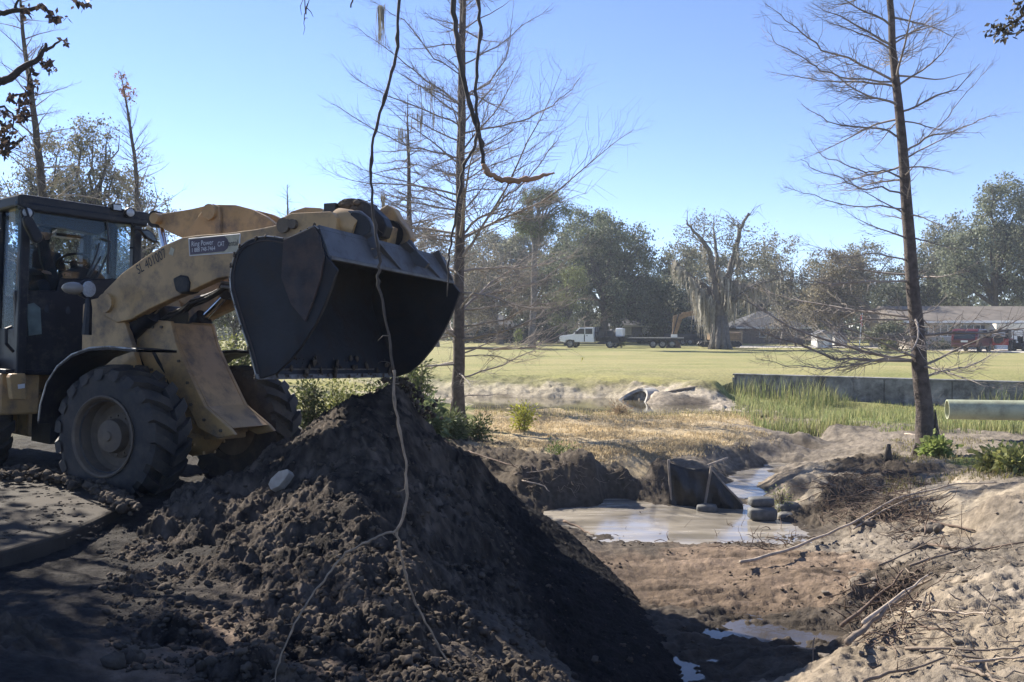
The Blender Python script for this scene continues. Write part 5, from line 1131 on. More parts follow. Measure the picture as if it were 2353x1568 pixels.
LM += limb([(1650,700), (1640,640), (1632,580), (1608,545), (1578,515)], .38, .08, -2)
LM += limb([(1655,705), (1672,640), (1688,580), (1700,530), (1721,490)], .38, .10, -1)
LM += limb([(1690,575), (1697,540), (1696,515)], .16, .10)
LM += limb([(1652,700), (1648,620), (1644,560), (1640,520)], .3, .05, 4)
LM += limb([(1660,715), (1700,680), (1745,650), (1790,640)], .3, .06, -4)
for i in range(70):
    p = q.choice(LM[16:]); e = p+Vector((q.uniform(-2.2, 2.2), q.uniform(-2, 2), q.uniform(-.2, 1.9)))
    pp = crooked(p, e, 4, .08, q); tb.tube(pp, [.05, .04, .03, .02, .01], 4, cap=False)
    for _ in range(4): e2 = pp[q.randrange(2, 5)]; tb.tube([e2, e2+jit(q, .9)], [.018, .006], 3, cap=False)
tb.build('trunk', M['bark_grey'], mo, smooth=True, angle=0)
C = []; qn = np.random.RandomState(12)
for cx_, cy_, rx, ry, n_ in ((1578,545,26,30,500), (1560,640,30,40,500), (1625,520,40,30,500), (1680,540,40,40,700), (1730,570,40,40,600), (1760,640,40,50,700), (1610,600,50,60,700), (1700,640,40,50,500)):
    for _ in range(14):
        p = np.array(W(cx_+qn.normal()*rx*.6, cy_+qn.normal()*ry*.6, MY+qn.normal()*2)); C.append(p+qn.normal(size=(n_//14, 3))*.35)
leaf_mesh('crown', np.vstack(C), .2, mo, 'leaf', (.10, .11, .075), (.2, .19, .13), 14)
def moss_strands(name, tops, lens, width, parent, seed, ca=(.27, .25, .2), cb_=(.38, .35, .29), label=None):
    q_ = np.random.RandomState(seed); V, Fc, Cc = [], [], []
    for p, L_ in zip(tops, lens):
        a = q_.rand()*6.28; s_ = np.array([math.cos(a), math.sin(a), 0])*width*q_.uniform(.5, 1.2); n = 5; o = len(V); c = np.array(ca)+(np.array(cb_)-np.array(ca))*q_.rand(); c = c*q_.uniform(.7, 1.2)
        dr = q_.normal(size=2)*.06
        for i in range(n+1):
            t = i/n; m_ = np.array(p)+np.array([dr[0]*t*L_, dr[1]*t*L_, -L_*t])+np.append(q_.normal(size=2)*width*.5, 0); w_ = (.5+1.1*math.sin(math.pi*min(1, t*.8+.2)))*(1-t*.75)
            V += [m_-s_*w_, m_+s_*w_]; Cc += [c, c]
            if i: Fc.append((o+2*i-2, o+2*i-1, o+2*i+1, o+2*i))
    return mesh_obj(name, np.array(V), np.array(Fc), M['moss'], parent, cols=np.array(Cc), loc=None if parent else tops[0])
T_, L_ = [], []
for (x0, y0, x1, y1, ln, n_) in ((1545,602,1640,690,1.5,90), (1590,640,1640,700,3.2,120), (1650,620,1690,700,2.0,130), (1668,640,1740,660,2.6,130), (1608,545,1635,640,.9,60), (1690,560,1700,620,1.3,60), (1740,650,1790,645,1.8,60), (1600,660,1630,690,3.6,60)):
    for _ in range(n_):
        t = qn.rand(); T_.append(np.array(W(x0+(x1-x0)*t+qn.normal()*3, y0+(y1-y0)*t+qn.normal()*4, MY-.4+qn.normal()*.7))); L_.append(ln*qn.uniform(.35, 1.2))
moss_strands('hanging_moss', T_, L_, .09, mo, 5)['kind'] = 'stuff'
# moss caught in the near cypresses: things of their own, hanging from the branches
def moss_clump(px, py, Y, n, ln, sp, label, seed):
    q_ = np.random.RandomState(seed); T = [np.array(W(px+q_.normal()*sp, py+q_.normal()*sp*.5, Y+q_.normal()*.12)) for _ in range(n)]
    o = moss_strands('moss_clump', T, [ln*q_.uniform(.2, 1.2) for _ in T], .007, None, seed, (.16, .15, .125), (.27, .26, .22)); tag(o, label, 'spanish moss', 'moss hanging in the cypresses')
moss_clump(874,14,Y1,60,1.1,5,'long pale moss streamer hanging from the left branch tips of the middle cypress',1)
moss_clump(872,78,Y1,30,.35,3,'fuller tuft at the end of the long pale moss streamer',2)
moss_clump(925,300,29,70,1.0,10,'dark moss tangle in the top of the slender cypress',3)
moss_clump(985,190,Y1,44,.8,16,'grey moss left of the middle cypress trunk near the picture top',4)
moss_clump(975,258,Y1,40,.7,18,'grey moss between the slender and the middle cypress',5)
moss_clump(880,450,31,50,1.4,4,'vertical moss bundle above the bucket coupler',6)
# ---- far woods: one mass
C = []; qn = np.random.RandomState(44)
for i in range(1500):
    x_ = qn.uniform(-150, 150); y_ = 140+qn.uniform(-8, 14); hz_ = (4.5+3.2*fbm(np.array([x_*.05]), np.array([3.]), 3, 5)[0]+1.6*qn.rand())
    n_ = 60; C.append(np.array([x_, y_, 0])+np.column_stack([qn.normal(size=n_)*1.5, qn.normal(size=n_)*1.5, hz_*qn.rand(n_)**.8]))
fw_ = leaf_mesh('far_woods', np.vstack(C), .75, None, 'leaf', (.11, .125, .08), (.19, .20, .125), 45); tag(fw_, 'far off strip of woods behind the houses', 'woods', kind='stuff')

# ---- shrubs and undergrowth
def shrub(label, px, py, Y, rx, ry, seed, ca, cb_, n=1400, leaf=.07, aspect=.4, name='shrub', cat='shrub', z=None, hang=0):
    q_ = np.random.RandomState(seed); q = random.Random(seed); c = W(px, py, Y); gz_ = gz(c.x, c.y) if z is None else z; k = Y/FPX
    root = thing(name, label, cat, (c.x, c.y, gz_)); b = MB(); C = []
    ns = 16
    for i in range(ns):
        e = Vector((c.x+q.gauss(0, rx*k*.5), c.y+q.gauss(0, rx*k*.4), max(gz_+.08, c.z+q.uniform(-.8, 1)*ry*k)))
        s0 = Vector((c.x+q.gauss(0, rx*k*.25), c.y+q.gauss(0, rx*k*.2), gz_-.03)); P = crooked(s0, e, 5, .06, q); b.tube(P, [.011, .009, .008, .006, .005, .003], 4, cap=False)
        m_ = n//ns
        for _ in range(m_):
            t = q.uniform(.3, 1)*5; j = min(4, int(t)); C.append(np.array(P[j].lerp(P[j+1], t-j))+q_.normal(size=3)*.05*(1+Y/25))
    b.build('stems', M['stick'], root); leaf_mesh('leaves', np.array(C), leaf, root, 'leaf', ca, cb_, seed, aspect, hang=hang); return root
GY = (.14, .17, .05), (.30, .30, .10); GD = (.06, .08, .03), (.14, .16, .06)
shrub('bright backlit bush between the front tyres and the bucket', 520, 790, 17, 40, 26, 1, *GY, n=2200, z=-.05)
shrub('yellow green bush under the lift arm', 470, 785, 19, 34, 24, 2, *GY, n=1600, z=-.05)
shrub('dark leaved bush beside the bucket side plate', 560, 800, 15.5, 26, 24, 3, *GD, n=1500, z=-.05)
shrub('leafy bush under the bucket just right of the far tyre', 715, 900, 14.5, 40, 45, 4, *GD, n=2200, z=-.05)
shrub('light green bush under the middle of the bucket', 790, 900, 15.5, 50, 40, 5, *GY, n=2400, z=-.1)
shrub('green bush behind the heap peak', 880, 890, 15, 45, 45, 6, *GD, n=2200, z=-.1)
shrub('tall weeds beside the falling soil', 960, 885, 15.5, 32, 60, 7, (.09, .12, .04), (.2, .22, .09), n=1800, z=-.15, leaf=.09)
shrub('broad leaved weeds on the right shoulder of the heap', 985, 950, 14.6, 34, 38, 8, (.10, .14, .06), (.22, .25, .12), n=1500, leaf=.13, z=-.15, hang=.6)
shrub('low ferns at the foot of the middle cypress', 1040, 975, 17.5, 48, 30, 9, GD[0], (.2, .22, .1), n=1800, leaf=.12, aspect=.25)
shrub('weeds right of the middle cypress foot', 1095, 985, 18, 24, 22, 10, *GD, n=900, leaf=.1, aspect=.3)
shrub('small yellow flowering bush on the marsh', 1200, 948, 21, 22, 14, 11, (.36, .36, .05), (.5, .48, .10), n=900, leaf=.08)
shrub('fresh green vine leaves at the foot of the leaning cypress', 2155, 1035, 16.3, 24, 20, 12, (.18, .25, .07), (.34, .38, .12), n=700, leaf=.11, aspect=.8)
shrub('yellow green groundcover on top of the right bank', 2290, 1062, 13.4, 40, 12, 13, (.2, .22, .07), (.34, .33, .12), n=900, leaf=.08, aspect=.7)
shrub('bright leafy sprig at the right edge of the bank', 2335, 1052, 13.0, 26, 16, 14, (.2, .23, .07), (.36, .35, .12), n=600, leaf=.09, aspect=.7)
shrub('small green tuft hanging over the stream bank', 1796, 1134, 13.9, 16, 3, 15, (.24, .27, .09), (.38, .38, .15), n=260, leaf=.04)
shrub('green patch at the crest of the cut bank', 1285, 1045, 15.8, 34, 9, 16, (.10, .15, .04), (.2, .24, .08), n=700, leaf=.05)
shrub('rusty sedge clump at the near pond edge by the culvert', 1425, 945, 26, 18, 8, 17, (.24, .17, .10), (.34, .25, .16), n=700, leaf=.12, aspect=.15)
shrub('round green shrub in front of the tan roofed house', 2045, 792, 76, 10, 9, 18, (.13, .15, .07), (.26, .25, .12), n=900, leaf=.2, aspect=.6)
leafy('field_tree', 'thick grey green bush tree hiding the left end of the tan roofed house', 'tree', (*W(2040,800,80)[:2], 0), [crown(2035,775,80,44,24), crown(2050,755,80,30,20)], .12, 301, 120, 60, .2, (.09, .105, .06), (.19, .19, .12), csize=.5, gap=.2, fork=.3)
leafy('field_tree', 'brown twiggy brush left of the white sheds', 'tree', (*W(1830,800,90)[:2], 0), [crown(1830,745,90,50,36), crown(1780,755,90,34,28)], .12, 302, 110, 22, .16, (.13, .11, .075), (.24, .21, .15), csize=.6, gap=.34, bark='bark_grey', fork=.3)
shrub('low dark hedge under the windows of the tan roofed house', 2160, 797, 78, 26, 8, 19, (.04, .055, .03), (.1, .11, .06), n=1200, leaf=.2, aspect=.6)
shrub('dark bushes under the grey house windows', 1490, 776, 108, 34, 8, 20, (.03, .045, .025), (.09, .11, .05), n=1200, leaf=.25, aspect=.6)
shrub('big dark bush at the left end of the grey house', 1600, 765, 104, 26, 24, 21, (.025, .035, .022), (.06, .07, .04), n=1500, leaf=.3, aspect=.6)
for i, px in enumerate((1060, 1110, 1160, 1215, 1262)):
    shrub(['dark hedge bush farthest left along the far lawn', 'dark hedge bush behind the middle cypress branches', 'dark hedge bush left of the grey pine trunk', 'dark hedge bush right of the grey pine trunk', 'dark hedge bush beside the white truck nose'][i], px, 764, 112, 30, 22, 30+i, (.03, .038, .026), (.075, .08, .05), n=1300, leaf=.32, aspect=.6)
# ================================================================ structures by the water
def vb(fr, b, a0, a1, l0, l1, c0, c1):
    return b.box(fr.p((a0+a1)/2, (l0+l1)/2, (c0+c1)/2), (a1-a0, l1-l0, c1-c0), fr.M)
def pol(fr, b, pts, l0, l1):                      # side outline (a, c) given its width
    return b.prism([fr.p(a, l0, c) for a, c in pts], fr.l*(l1-l0))
sw = thing('sea_wall', 'stained concrete sea wall of upright slabs along the lawn edge', 'sea wall', WALL_A)
dw = (WALL_B-WALL_A); Lw = dw.length; dw.normalize(); nw = Vector((-dw.y, dw.x, 0)); Mw = Matrix((dw, nw, Vector((0, 0, 1)))).transposed()
n = 15
for i in range(n):
    c = WALL_A + dw*(Lw*(i+.5)/n) + nw*(.05+rnd.uniform(-.012, .012)); MB().box((c.x, c.y, -.58+rnd.uniform(-.01, .01)), (Lw/n-.02, .34, 1.2), Mw).build('wall_panel', M['seawall'], sw, bevel=.012)
MB().box((*(WALL_A+dw*Lw/2+nw*.05)[:2], .05), (Lw+.1, .40, .07), Mw).build('wall_cap', M['seawall'], sw, bevel=.015)
for i in range(n+1):
    c = WALL_A + dw*(Lw*i/n) - nw*.15; MB().box((c.x, c.y, -.62), (.10, .06, 1.1), Mw).build('wall_rib', M['seawall'], sw, bevel=.012) if i % 2 == 0 else None
# culvert end cut to the slope of the bank
ax = Vector((CULA.x, CULA.y, .02)).normalized(); sx_ = Vector((CULA.y, -CULA.x, 0)); c0 = CULC.copy(); c0.z = CULZ
b = MB(); k = 40; vs = []; r1, r0 = .66, .56
def cut_(th): return (1+math.cos(th))*.95
for r, e in ((r1, 0), (r0, 0), (r0, 2.4), (r1, 2.4)):
    for j in range(k):
        th = 2*math.pi*j/k; off = cut_(th) if e == 0 else e
        flare = 1 + (.22*max(0, -math.cos(th)+.5) if e == 0 else 0)
        vs.append(c0+ax*off+sx_*(r*flare*math.sin(th))+Vector((0, 0, r*math.cos(th))))
fs = []
for i in range(3):
    for j in range(k):
        q_ = (j+1) % k; fs.append((i*k+j, i*k+q_, (i+1)*k+q_, (i+1)*k+j))
for j in range(k): q_ = (j+1) % k; fs.append((3*k+j, 3*k+q_, q_, j))
b.add(vs, fs); cu = b.build('culvert_pipe', M['pale_concrete'], loc=c0, smooth=True, angle=.6); tag(cu, 'concrete culvert end opening onto the pond in the pale bank', 'culvert')
b = MB(); b.tube([W(1520,907,30.9)+Vector((0, 0, .03)), W(1560,900,31.2)+Vector((0, 0, .05)), W(1610,892,31.6)+Vector((0, 0, .05))], .05, 8); tag(b.build('pole', M['stick'], loc=W(1565,900,31.2), smooth=True), 'dark straight pole lying on the pale pond bank', 'pole')
# pale green pipe reaching in from the right
pa, pb = W(2176, 941, 20.0), W(2353, 943.5, 19.64); pd = (pb-pa).normalized(); end = pa+pd*6.0
b = MB(); x_, y_ = basis(pd); k = 40; vs = []
for P_, r in ((pa, .222), (pa, .196), (end, .196), (end, .222)):
    for j in range(k): a = 2*math.pi*j/k; vs.append(P_+x_*r*math.cos(a)+y_*r*math.sin(a))
fs = []
for i in range(4):
    for j in range(k): q_ = (j+1) % k; i2 = (i+1) % 4; fs.append((i*k+j, i2*k+j, i2*k+q_, i*k+q_))
b.add(vs, fs); pp = b.build('drain_pipe', M['pipe'], loc=pa, smooth=True, angle=.6); tag(pp, 'large pale green plastic pipe reaching in from the right', 'pipe')
b = MB()
for t in (3.2, 5.2):
    c = pa+pd*t; zg = gz(c.x, c.y); b.box((c.x, c.y, (zg+c.z-.22)/2), (.25, .6, c.z-.22-zg), None)
b.build('pipe_stand', M['timber'], pp)
# silt fence
sf = thing('silt_fence', 'sagging black plastic silt fence between the stream and the mud pool', 'silt fence', onz(1590,1155,-1.0))
fa, fb, fc = onz(1544,1166,-1.0), onz(1612,1172,-1.0), onz(1706,1176,-1.0)
def fz(px, py, P): d = ray(px, py); t = P.y/d.y; return Vector((0, 0, CAMZ))+d*t
ta, tb_, tc_ = fz(1535,1062,fa), fz(1632,1076,fb), fz(1706,1157,fc)
b = MB(); NX, NZ = 28, 14; vs = []
bot = [fa-Vector((.06, 0, .15)), fb-Vector((0, 0, .15)), fc-Vector((0, 0, .12))]; tp_ = [ta, tb_, tc_]
for i in range(NX+1):
    u = i/NX; s_ = u/.58 if u < .58 else (u-.58)/.42; j = 0 if u < .58 else 1
    B0 = bot[j].lerp(bot[j+1], s_); T0 = tp_[j].lerp(tp_[j+1], s_); sag = -.05*math.sin(math.pi*s_)*(1 if j == 0 else .3)
    for k in range(NZ+1):
        w = k/NZ; p_ = B0.lerp(T0, w)+Vector((0, 0, sag*w)); f_ = .05*math.sin(s_*17+w*4)*w*(1-w)*2 + .035*math.sin(w*9+s_*6)*math.sin(math.pi*s_); f_ += .12*math.sin(math.pi*s_)*w*(1-w); p_ += Vector((.1*f_, -f_-.12*w*(1-w), .2*f_)); vs.append(p_)
fs = [(i*(NZ+1)+k, (i+1)*(NZ+1)+k, (i+1)*(NZ+1)+k+1, i*(NZ+1)+k+1) for i in range(NX) for k in range(NZ)]
b.add(vs, fs); o = b.build('fabric', M['fabric'], sf, smooth=True, angle=0); md = o.modifiers.new('thick', 'SOLIDIFY'); md.thickness = .006
for a_, t_, nm in ((fa, ta, 0), (fb, tb_, 1)): MB().tube([a_-Vector((0, .03, .2)), t_+(t_-a_)*.06-Vector((0, .05, 0))], .022, 8).build('stake', M['timber'], sf, smooth=True)
MB().tube([tb_-Vector((0, .02, 0)), tb_.lerp(tc_, .5)-Vector((0, .05, .02)), tc_-Vector((0, .02, 0))], [.012, .016, .02], 6).build('hem', M['timber'], sf, smooth=True)
MB().tube([tb_+Vector((.02, .3, .0)), fz(1672,1052,fb+Vector((0, .9, 0)))], .016, 6).build('stake', M['stick_pale'], sf, smooth=True)
# sandbags
def bag(px, py, z, rx, ry, rz, label, m, yaw, seed):
    c = onz(px, py, z); Mz = Matrix.Rotation(R(yaw), 3, 'Z'); b = MB(); vs, fs = ICO[3]; q = random.Random(seed); out = []
    for p_ in vs:
        e = [abs(t)**.62*(1 if t > 0 else -1) for t in p_]; w = Vector((e[0]*rx, e[1]*ry, e[2]*rz)); w.z -= .18*rz*(1-min(1, abs(p_[0])*1.1)) if w.z < 0 else 0
        w *= 1+.03*math.sin(p_[0]*9+seed)+.03*math.sin(p_[1]*7+p_[2]*6+seed); out.append(Mz@w+c)
    b.add(out, fs); o = b.build('sandbag', M[m], loc=c, smooth=True, angle=0); return tag(o, label, 'sandbag', 'sandbags damming the stream mouth')
bag(1748,1153,-.70,.20,.13,.075,'upper sandbag of the stacked pair right of the silt fence','sandbag',2,1)
bag(1752,1180,-.86,.225,.15,.10,'lower sandbag of the stacked pair right of the silt fence','sandbag',-3,2)
bag(1625,1170,-.93,.17,.13,.085,'lone sandbag lying in the mud pool below the silt fence','sandbag',-12,3)
bag(1812,1166,-.84,.19,.13,.08,'brown sandbag half buried beside the stacked pair','sandbag',10,4)
bag(1806,1186,-.93,.13,.10,.06,'small pale sandbag tucked against the lower stacked bag','sandbag_pale',-6,5)
c = onz(1626,1152,-.98); b = MB().lathe(c-Vector((0, 0, .02)), (0, .2, 1), [(.02, 0), (.045, .03), (.045, .07), (.02, .11), (.018, .13)], 14); tag(b.build('plastic_bottle', M['white'], loc=c, smooth=True), 'small white bottle floating at the foot of the silt fence', 'bottle')
# concrete slab in the yard and the pale stone on the heap
sl = [(-60,1285), (0,1266), (60,1250), (150,1222), (220,1192), (280,1163), (296,1156), (299,1148), (270,1130), (232,1106), (190,1092), (120,1085), (40,1078), (-60,1075)]
b = MB(); b.prism([onz(x, y, .17)+Vector((0, 0, rnd.uniform(-.012, .012))) for x, y in sl], Vector((0, 0, -.24))); o = b.build('concrete_slab', M['concrete'], loc=onz(100,1170,.0), bevel=.03); tag(o, 'muddy broken concrete slab beside the near front tyre', 'concrete slab')
b = MB(); q = random.Random(8)
for i in range(1300):
    t = q.random(); e = [(-10,1085), (60,1078), (130,1088), (190,1097), (235,1118), (275,1146), (300,1160)]; u = t*6; j = min(5, int(u)); px = e[j][0]+(e[j+1][0]-e[j][0])*(u-j)+q.gauss(0, 10); py = e[j][1]+(e[j+1][1]-e[j][1])*(u-j)+q.gauss(4, 7)
    r = .008+.05*q.random()**2.5; p_ = onz(px, py, .17+q.random()**2*.14*(1-t*.5)); b.blob(p_, r, i, .75, 2, (1, .9, .8))
for i in range(900):
    p_ = onz(q.uniform(-30, 270), q.uniform(1085, 1240), .17)
    if fbm(np.array([p_.x*2.]), np.array([p_.y*2.]), 2, 5)[0] < .0: continue
    r = .004+.02*q.random()**3; b.blob(p_, r, i, .7, 1, (1.4, 1, .5))
tag(b.build('mud_ridge', M['clod'], smooth=True, angle=0), 'ridge of wet mud lumps along the back of the concrete slab', 'mud', kind='stuff')
c = W(640, 1103, 8.6); c.z = surf(c.x, c.y)+.06
st = [(616,1113), (622,1100), (640,1083), (660,1078), (664,1086), (652,1104), (640,1118), (622,1126)]
b = MB(); P_ = [fz(x, y, c) for x, y in st]; ofs = Vector((.03, .10, -.05)); b.prism(P_, ofs); o = b.build('stone', M['stone'], loc=c, bevel=.005); tag(o, 'pale flat chunk of stone stuck in the heap slope', 'stone')

# ================================================================ sticks, roots, vines
_ys = np.exp(np.linspace(math.log(3.5), math.log(40), 700))
def hitg(px, py, up=0.0):
    d = ray(px, py); X = d.x/d.y*_ys; Z = CAMZ+d.z/d.y*_ys; g = height(X, _ys); k = np.argmax(Z < g+up); k = k if Z[k] < g[k]+up else 300; return Vector((X[k], _ys[k], g[k]+up))
def stick(label, pts, r, m='stick', up=.02, name='fallen_stick', cat='stick', side=0, group=None, lift=None):
    q = random.Random(len(label)*7+int(pts[0][0])); P_ = [hitg(x, y, up+(lift[i] if lift else 0)) for i, (x, y) in enumerate(pts)]; out = []
    for i in range(len(P_)-1):
        for j in range(3): out.append(P_[i].lerp(P_[i+1], j/3)+jit(q, r*.5))
    out.append(P_[-1]); n = len(out); b = MB(); b.tube(out, [r*(1-.6*i/n) for i in range(n)], 7)
    for i in range(side):
        p_ = out[q.randrange(1, n-1)]; b.tube([p_, p_+jit(q, .12)+Vector((0, 0, .05)), p_+jit(q, .3)+Vector((0, 0, .1))], [r*.4, r*.3, r*.12], 4)
    o = b.build(name, M[m], loc=P_[0], smooth=True, angle=0); return tag(o, label, cat, group)
stick('long pale root arching across the sandy cliff', [(1700,1296), (1800,1270), (1900,1230), (1980,1190), (2060,1150), (2130,1128), (2200,1116), (2290,1112)], .022, 'stick_pale', .10, 'exposed_root', 'root', 2)
stick('thinner root below the long arching one on the sandy cliff', [(1960,1215), (2030,1175), (2090,1150), (2150,1132), (2210,1122)], .014, 'stick_pale', .07, 'exposed_root', 'root')
stick('thickest peeled log in the undercut of the right bank', [(1945,1478), (2000,1430), (2050,1392), (2100,1355), (2140,1335)], .024, 'stick', .12, 'fallen_log', 'log')
stick('second peeled pole beside the thickest log in the undercut', [(1985,1430), (2030,1395), (2080,1362), (2132,1322)], .017, 'stick_pale', .15)
stick('dark pole lying deeper in the undercut of the right bank', [(1935,1440), (1990,1395), (2050,1345), (2075,1320)], .02, 'root', .1)
stick('long thin pale stick lying across the sandy foreground at right', [(2078,1410), (2150,1404), (2220,1412), (2280,1412)], .014, 'stick_pale', .02, side=2)
stick('dark branch on the lower right sand below the pale stick', [(2080,1492), (2160,1490), (2240,1496), (2340,1492)], .012, 'stick', .02, side=3)
stick('crooked stick in the bottom right corner', [(2190,1535), (2240,1545), (2270,1560), (2290,1580)], .016, 'stick', .03, side=2)
stick('pale stick near the right picture edge by the bottom', [(2215,1525), (2280,1515), (2353,1512)], .012, 'stick_pale', .02)
stick('root running over the bottom edge sand', [(1980,1568), (2040,1550), (2100,1535), (2170,1515)], .014, 'stick', .02, side=2)
stick('dark limb crossing the shaded hollow of the right bank', [(2090,1300), (2150,1280), (2200,1268), (2250,1250)], .016, 'stick', .05, side=2)
stick('black branch above the shaded hollow at right', [(2140,1202), (2190,1212), (2240,1220)], .02, 'root', .03, side=1)
stick('forked branch on the shaded bank at right', [(2120,1250), (2180,1262), (2260,1262), (2353,1250)], .018, 'root', .03, side=4)
stick('grey stick left of the forked branch on the shaded bank', [(2020,1300), (2090,1270), (2140,1240)], .012, 'stick', .06, side=2)
stick('small upright snag on the sandy cliff', [(2125,1228), (2128,1200), (2138,1180)], .012, 'root', .02, lift=[0, .14, .26])
stick('pale rod lying on the flat beyond the leaning cypress', [(2080,998), (2110,1000), (2130,1002)], .022, 'stick_pale', .02)
stick('thin dark twig standing in the middle of the mud pool', [(1478,1198), (1474,1186), (1470,1176)], .012, 'root', .0, lift=[0, .1, .2])
stick('forked twig lying in the mud pool', [(1560,1222), (1590,1212), (1640,1206)], .010, 'root', .08, side=2)
stick('dead branch lying along the left edge of the mud pool', [(1295,1198), (1320,1208), (1345,1222), (1365,1232)], .02, 'root', .08)
stick('long root along the cut bank crest', [(1075,1040), (1130,1062), (1180,1075), (1235,1100)], .018, 'root', .05, 'exposed_root', 'root', 3)
stick('pale twig leaning on the cut bank', [(1180,1090), (1230,1085), (1270,1078)], .010, 'stick_pale', .06)
stick('curved pale root hanging from the cut bank', [(1200,1105), (1250,1118), (1262,1130)], .014, 'stick_pale', .08, 'exposed_root', 'root')
# little crossed sticks standing in the sand at the bottom
g = hitg(1868,1520,.0); b = MB(); b.tube([g, g+Vector((.0, 0, .12)), g+Vector((.012, 0, .2))], .006, 6); b.tube([g+Vector((-.13, 0, .115)), g+Vector((-.02, 0, .10)), g+Vector((.02, 0, .105))], .006, 6); tag(b.build('crossed_stick', M['stick_pale'], loc=g, smooth=True), 'small cross shaped twig standing in the bottom right sand', 'twig')
g = hitg(2041,1054,.0); b = MB(); b.tube([g-Vector((0, 0, .1)), g+Vector((0, 0, .1)), g+Vector((.01, 0, .25))], [.09, .055, .03], 9); tag(b.build('cypress_knee', M['bark_dark'], loc=g, smooth=True, angle=0), 'dark pointed cypress knee on the bank left of the leaning cypress', 'cypress knee')
g = hitg(2200,1040,.0)
# fine hanging roots: uncountable
def roots(label, spec, seed, m='root'):
    q = random.Random(seed); b = MB()
    for x0, x1, y0, y1, n, ln, out_ in spec:
        for i in range(n):
            p_ = hitg(q.uniform(x0, x1), q.uniform(y0, y1), .02); P_ = [p_]; d = Vector((q.uniform(-.6, .6), -out_*q.uniform(.3, 1), -q.uniform(-.1, .6))); L_ = ln*q.uniform(.3, 1)
            for j in range(5):
                d = (d+jit(q, .5)).normalized(); e = P_[-1]+d*L_/5; zz = gz(e.x, e.y)+.01; e.z = max(e.z, zz); P_.append(e)
            r = q.uniform(.003, .008); b.tube(P_, [r, r, r*.9, r*.8, r*.6, r*.3], 4, cap=False)
    return tag(b.build('root_tangle', M[m], smooth=True, angle=0), label, 'roots', kind='stuff')
roots('tangle of fine dark roots hanging out of the right bank', [(1880,2080,1080,1200,260,1.0,.7), (2060,2160,1140,1240,90,.6,.4), (1700,1860,1215,1260,60,.4,.2), (1960,2130,1330,1460,60,.4,.3)], 1)
roots('pale fine roots along the cut bank crest', [(1100,1340,1050,1130,70,.35,.5), (1340,1540,1090,1120,30,.25,.3)], 2, 'stick')
roots('thin twigs littering the sandy right foreground', [(2000,2353,1380,1568,40,.35,.1), (2050,2353,1240,1340,40,.4,.1)], 3, 'stick')
roots('twigs and debris caught at the mud pool rim', [(1640,1780,1215,1258,70,.3,.1), (1690,1740,1150,1230,36,.35,.1)], 4)
M['sandblock'] = mat('crusted_sand', (.17, .14, .11), .95, var=.35, scale=9, bump=.9, bscale=45)
roots('dead twigs and roots heaped in the undercut of the right bank', [(1940,2100,1350,1480,110,.45,.3), (2040,2120,1310,1400,40,.4,.25)], 5)
roots('flecks of twig and leaf floating on the mud pool', [(1380,1720,1168,1250,60,.22,.02)], 6)
# clods on the bare right bank
b = MB(); q = random.Random(77)
for i in range(620):
    px, py = (q.gauss(2020, 70), q.gauss(1300, 60)) if i % 2 else (q.uniform(1860, 2353), q.uniform(1180, 1568))
    p_ = onz(px, py, -.4); p_ = Vector((p_.x, p_.y, gz(p_.x, p_.y))); r = .005+.04*q.random()**6; b.blob(p_+Vector((0, 0, r*.1)), r, i, .75, 1 if r < .02 else 2, (1, q.uniform(.6, 1), q.uniform(.4, .8)))
tag(b.build('sand_clods', mat('sand_clod', (.15, .125, .10), .95, var=.4, scale=6, bump=.6, bscale=40), smooth=True, angle=0), 'lumps of dry sandy soil strewn over the right bank', 'soil clods', kind='stuff')
for i, (px, py, r, lab) in enumerate(((2145,1220,.13,'broad crusted sand block under the sandy cliff'), (2095,1262,.12,'smaller crusted sand block left of the broad one'), (1985,1205,.10,'rounded mossy lump at the foot of the right bank'))):
    p_ = hitg(px, py, 0); b = MB().blob(p_, r*.85, 90+i, 1.0, 3, (1.5, 1, .65))
    for kk in range(26): e = rnd.uniform(0, 6.28); b.blob(p_+Vector((math.cos(e)*r*rnd.uniform(.3, 1.4), math.sin(e)*r*rnd.uniform(.3, 1), r*rnd.uniform(-.2, .45))), r*rnd.uniform(.1, .38), kk+i*50, .8, 2)
    tag(b.build('sand_block', M['sandblock'], loc=p_, smooth=True, angle=0), lab, 'soil block')

# ---- overhead: the shade tree whose limb carries the hanging vines
ov = thing('shade_tree', 'tree outside the right edge whose leafy twig tips hang into the top right corner', 'tree', (8.6, 6.4, gz(8.6, 6.4)))
b = MB(); tp0 = Vector((8.6, 6.4, gz(8.6, 6.4)-.2)); b.tube([tp0, Vector((8.5, 6.4, 2)), Vector((8.2, 6.2, 4.4)), Vector((7.8, 6, 7))], [.3, .24, .2, .12], 12)
lim = [Vector((8.25, 6.2, 4.2)), Vector((6, 5.8, 5.3)), Vector((3, 5.3, 5.6)), Vector((.4, 5.0, 5.5)), Vector((-1.6, 4.8, 5.4)), Vector((-3.4, 4.7, 5.2))]
b.tube(lim, [.15, .12, .1, .08, .05, .02], 10)
tw0 = [Vector((8.0, 6.3, 4.8)), W(2420,-20,7.6), W(2345,40,7.6), W(2300,70,7.6), W(2275,85,7.6)]; b.tube(tw0, [.06, .03, .012, .008, .004], 6)
b.tube([W(2345,40,7.6), W(2330,62,7.5), W(2300,90,7.5)], [.008, .006, .003], 5); b.tube([W(2420,-20,7.6), W(2390,30,7.6), W(2345,75,7.6), W(2310,80,7.6)], [.02, .012, .006, .003], 5)
b.build('trunk', M['bark_dark'], ov, smooth=True, angle=0)
C = []; q_ = np.random.RandomState(9)
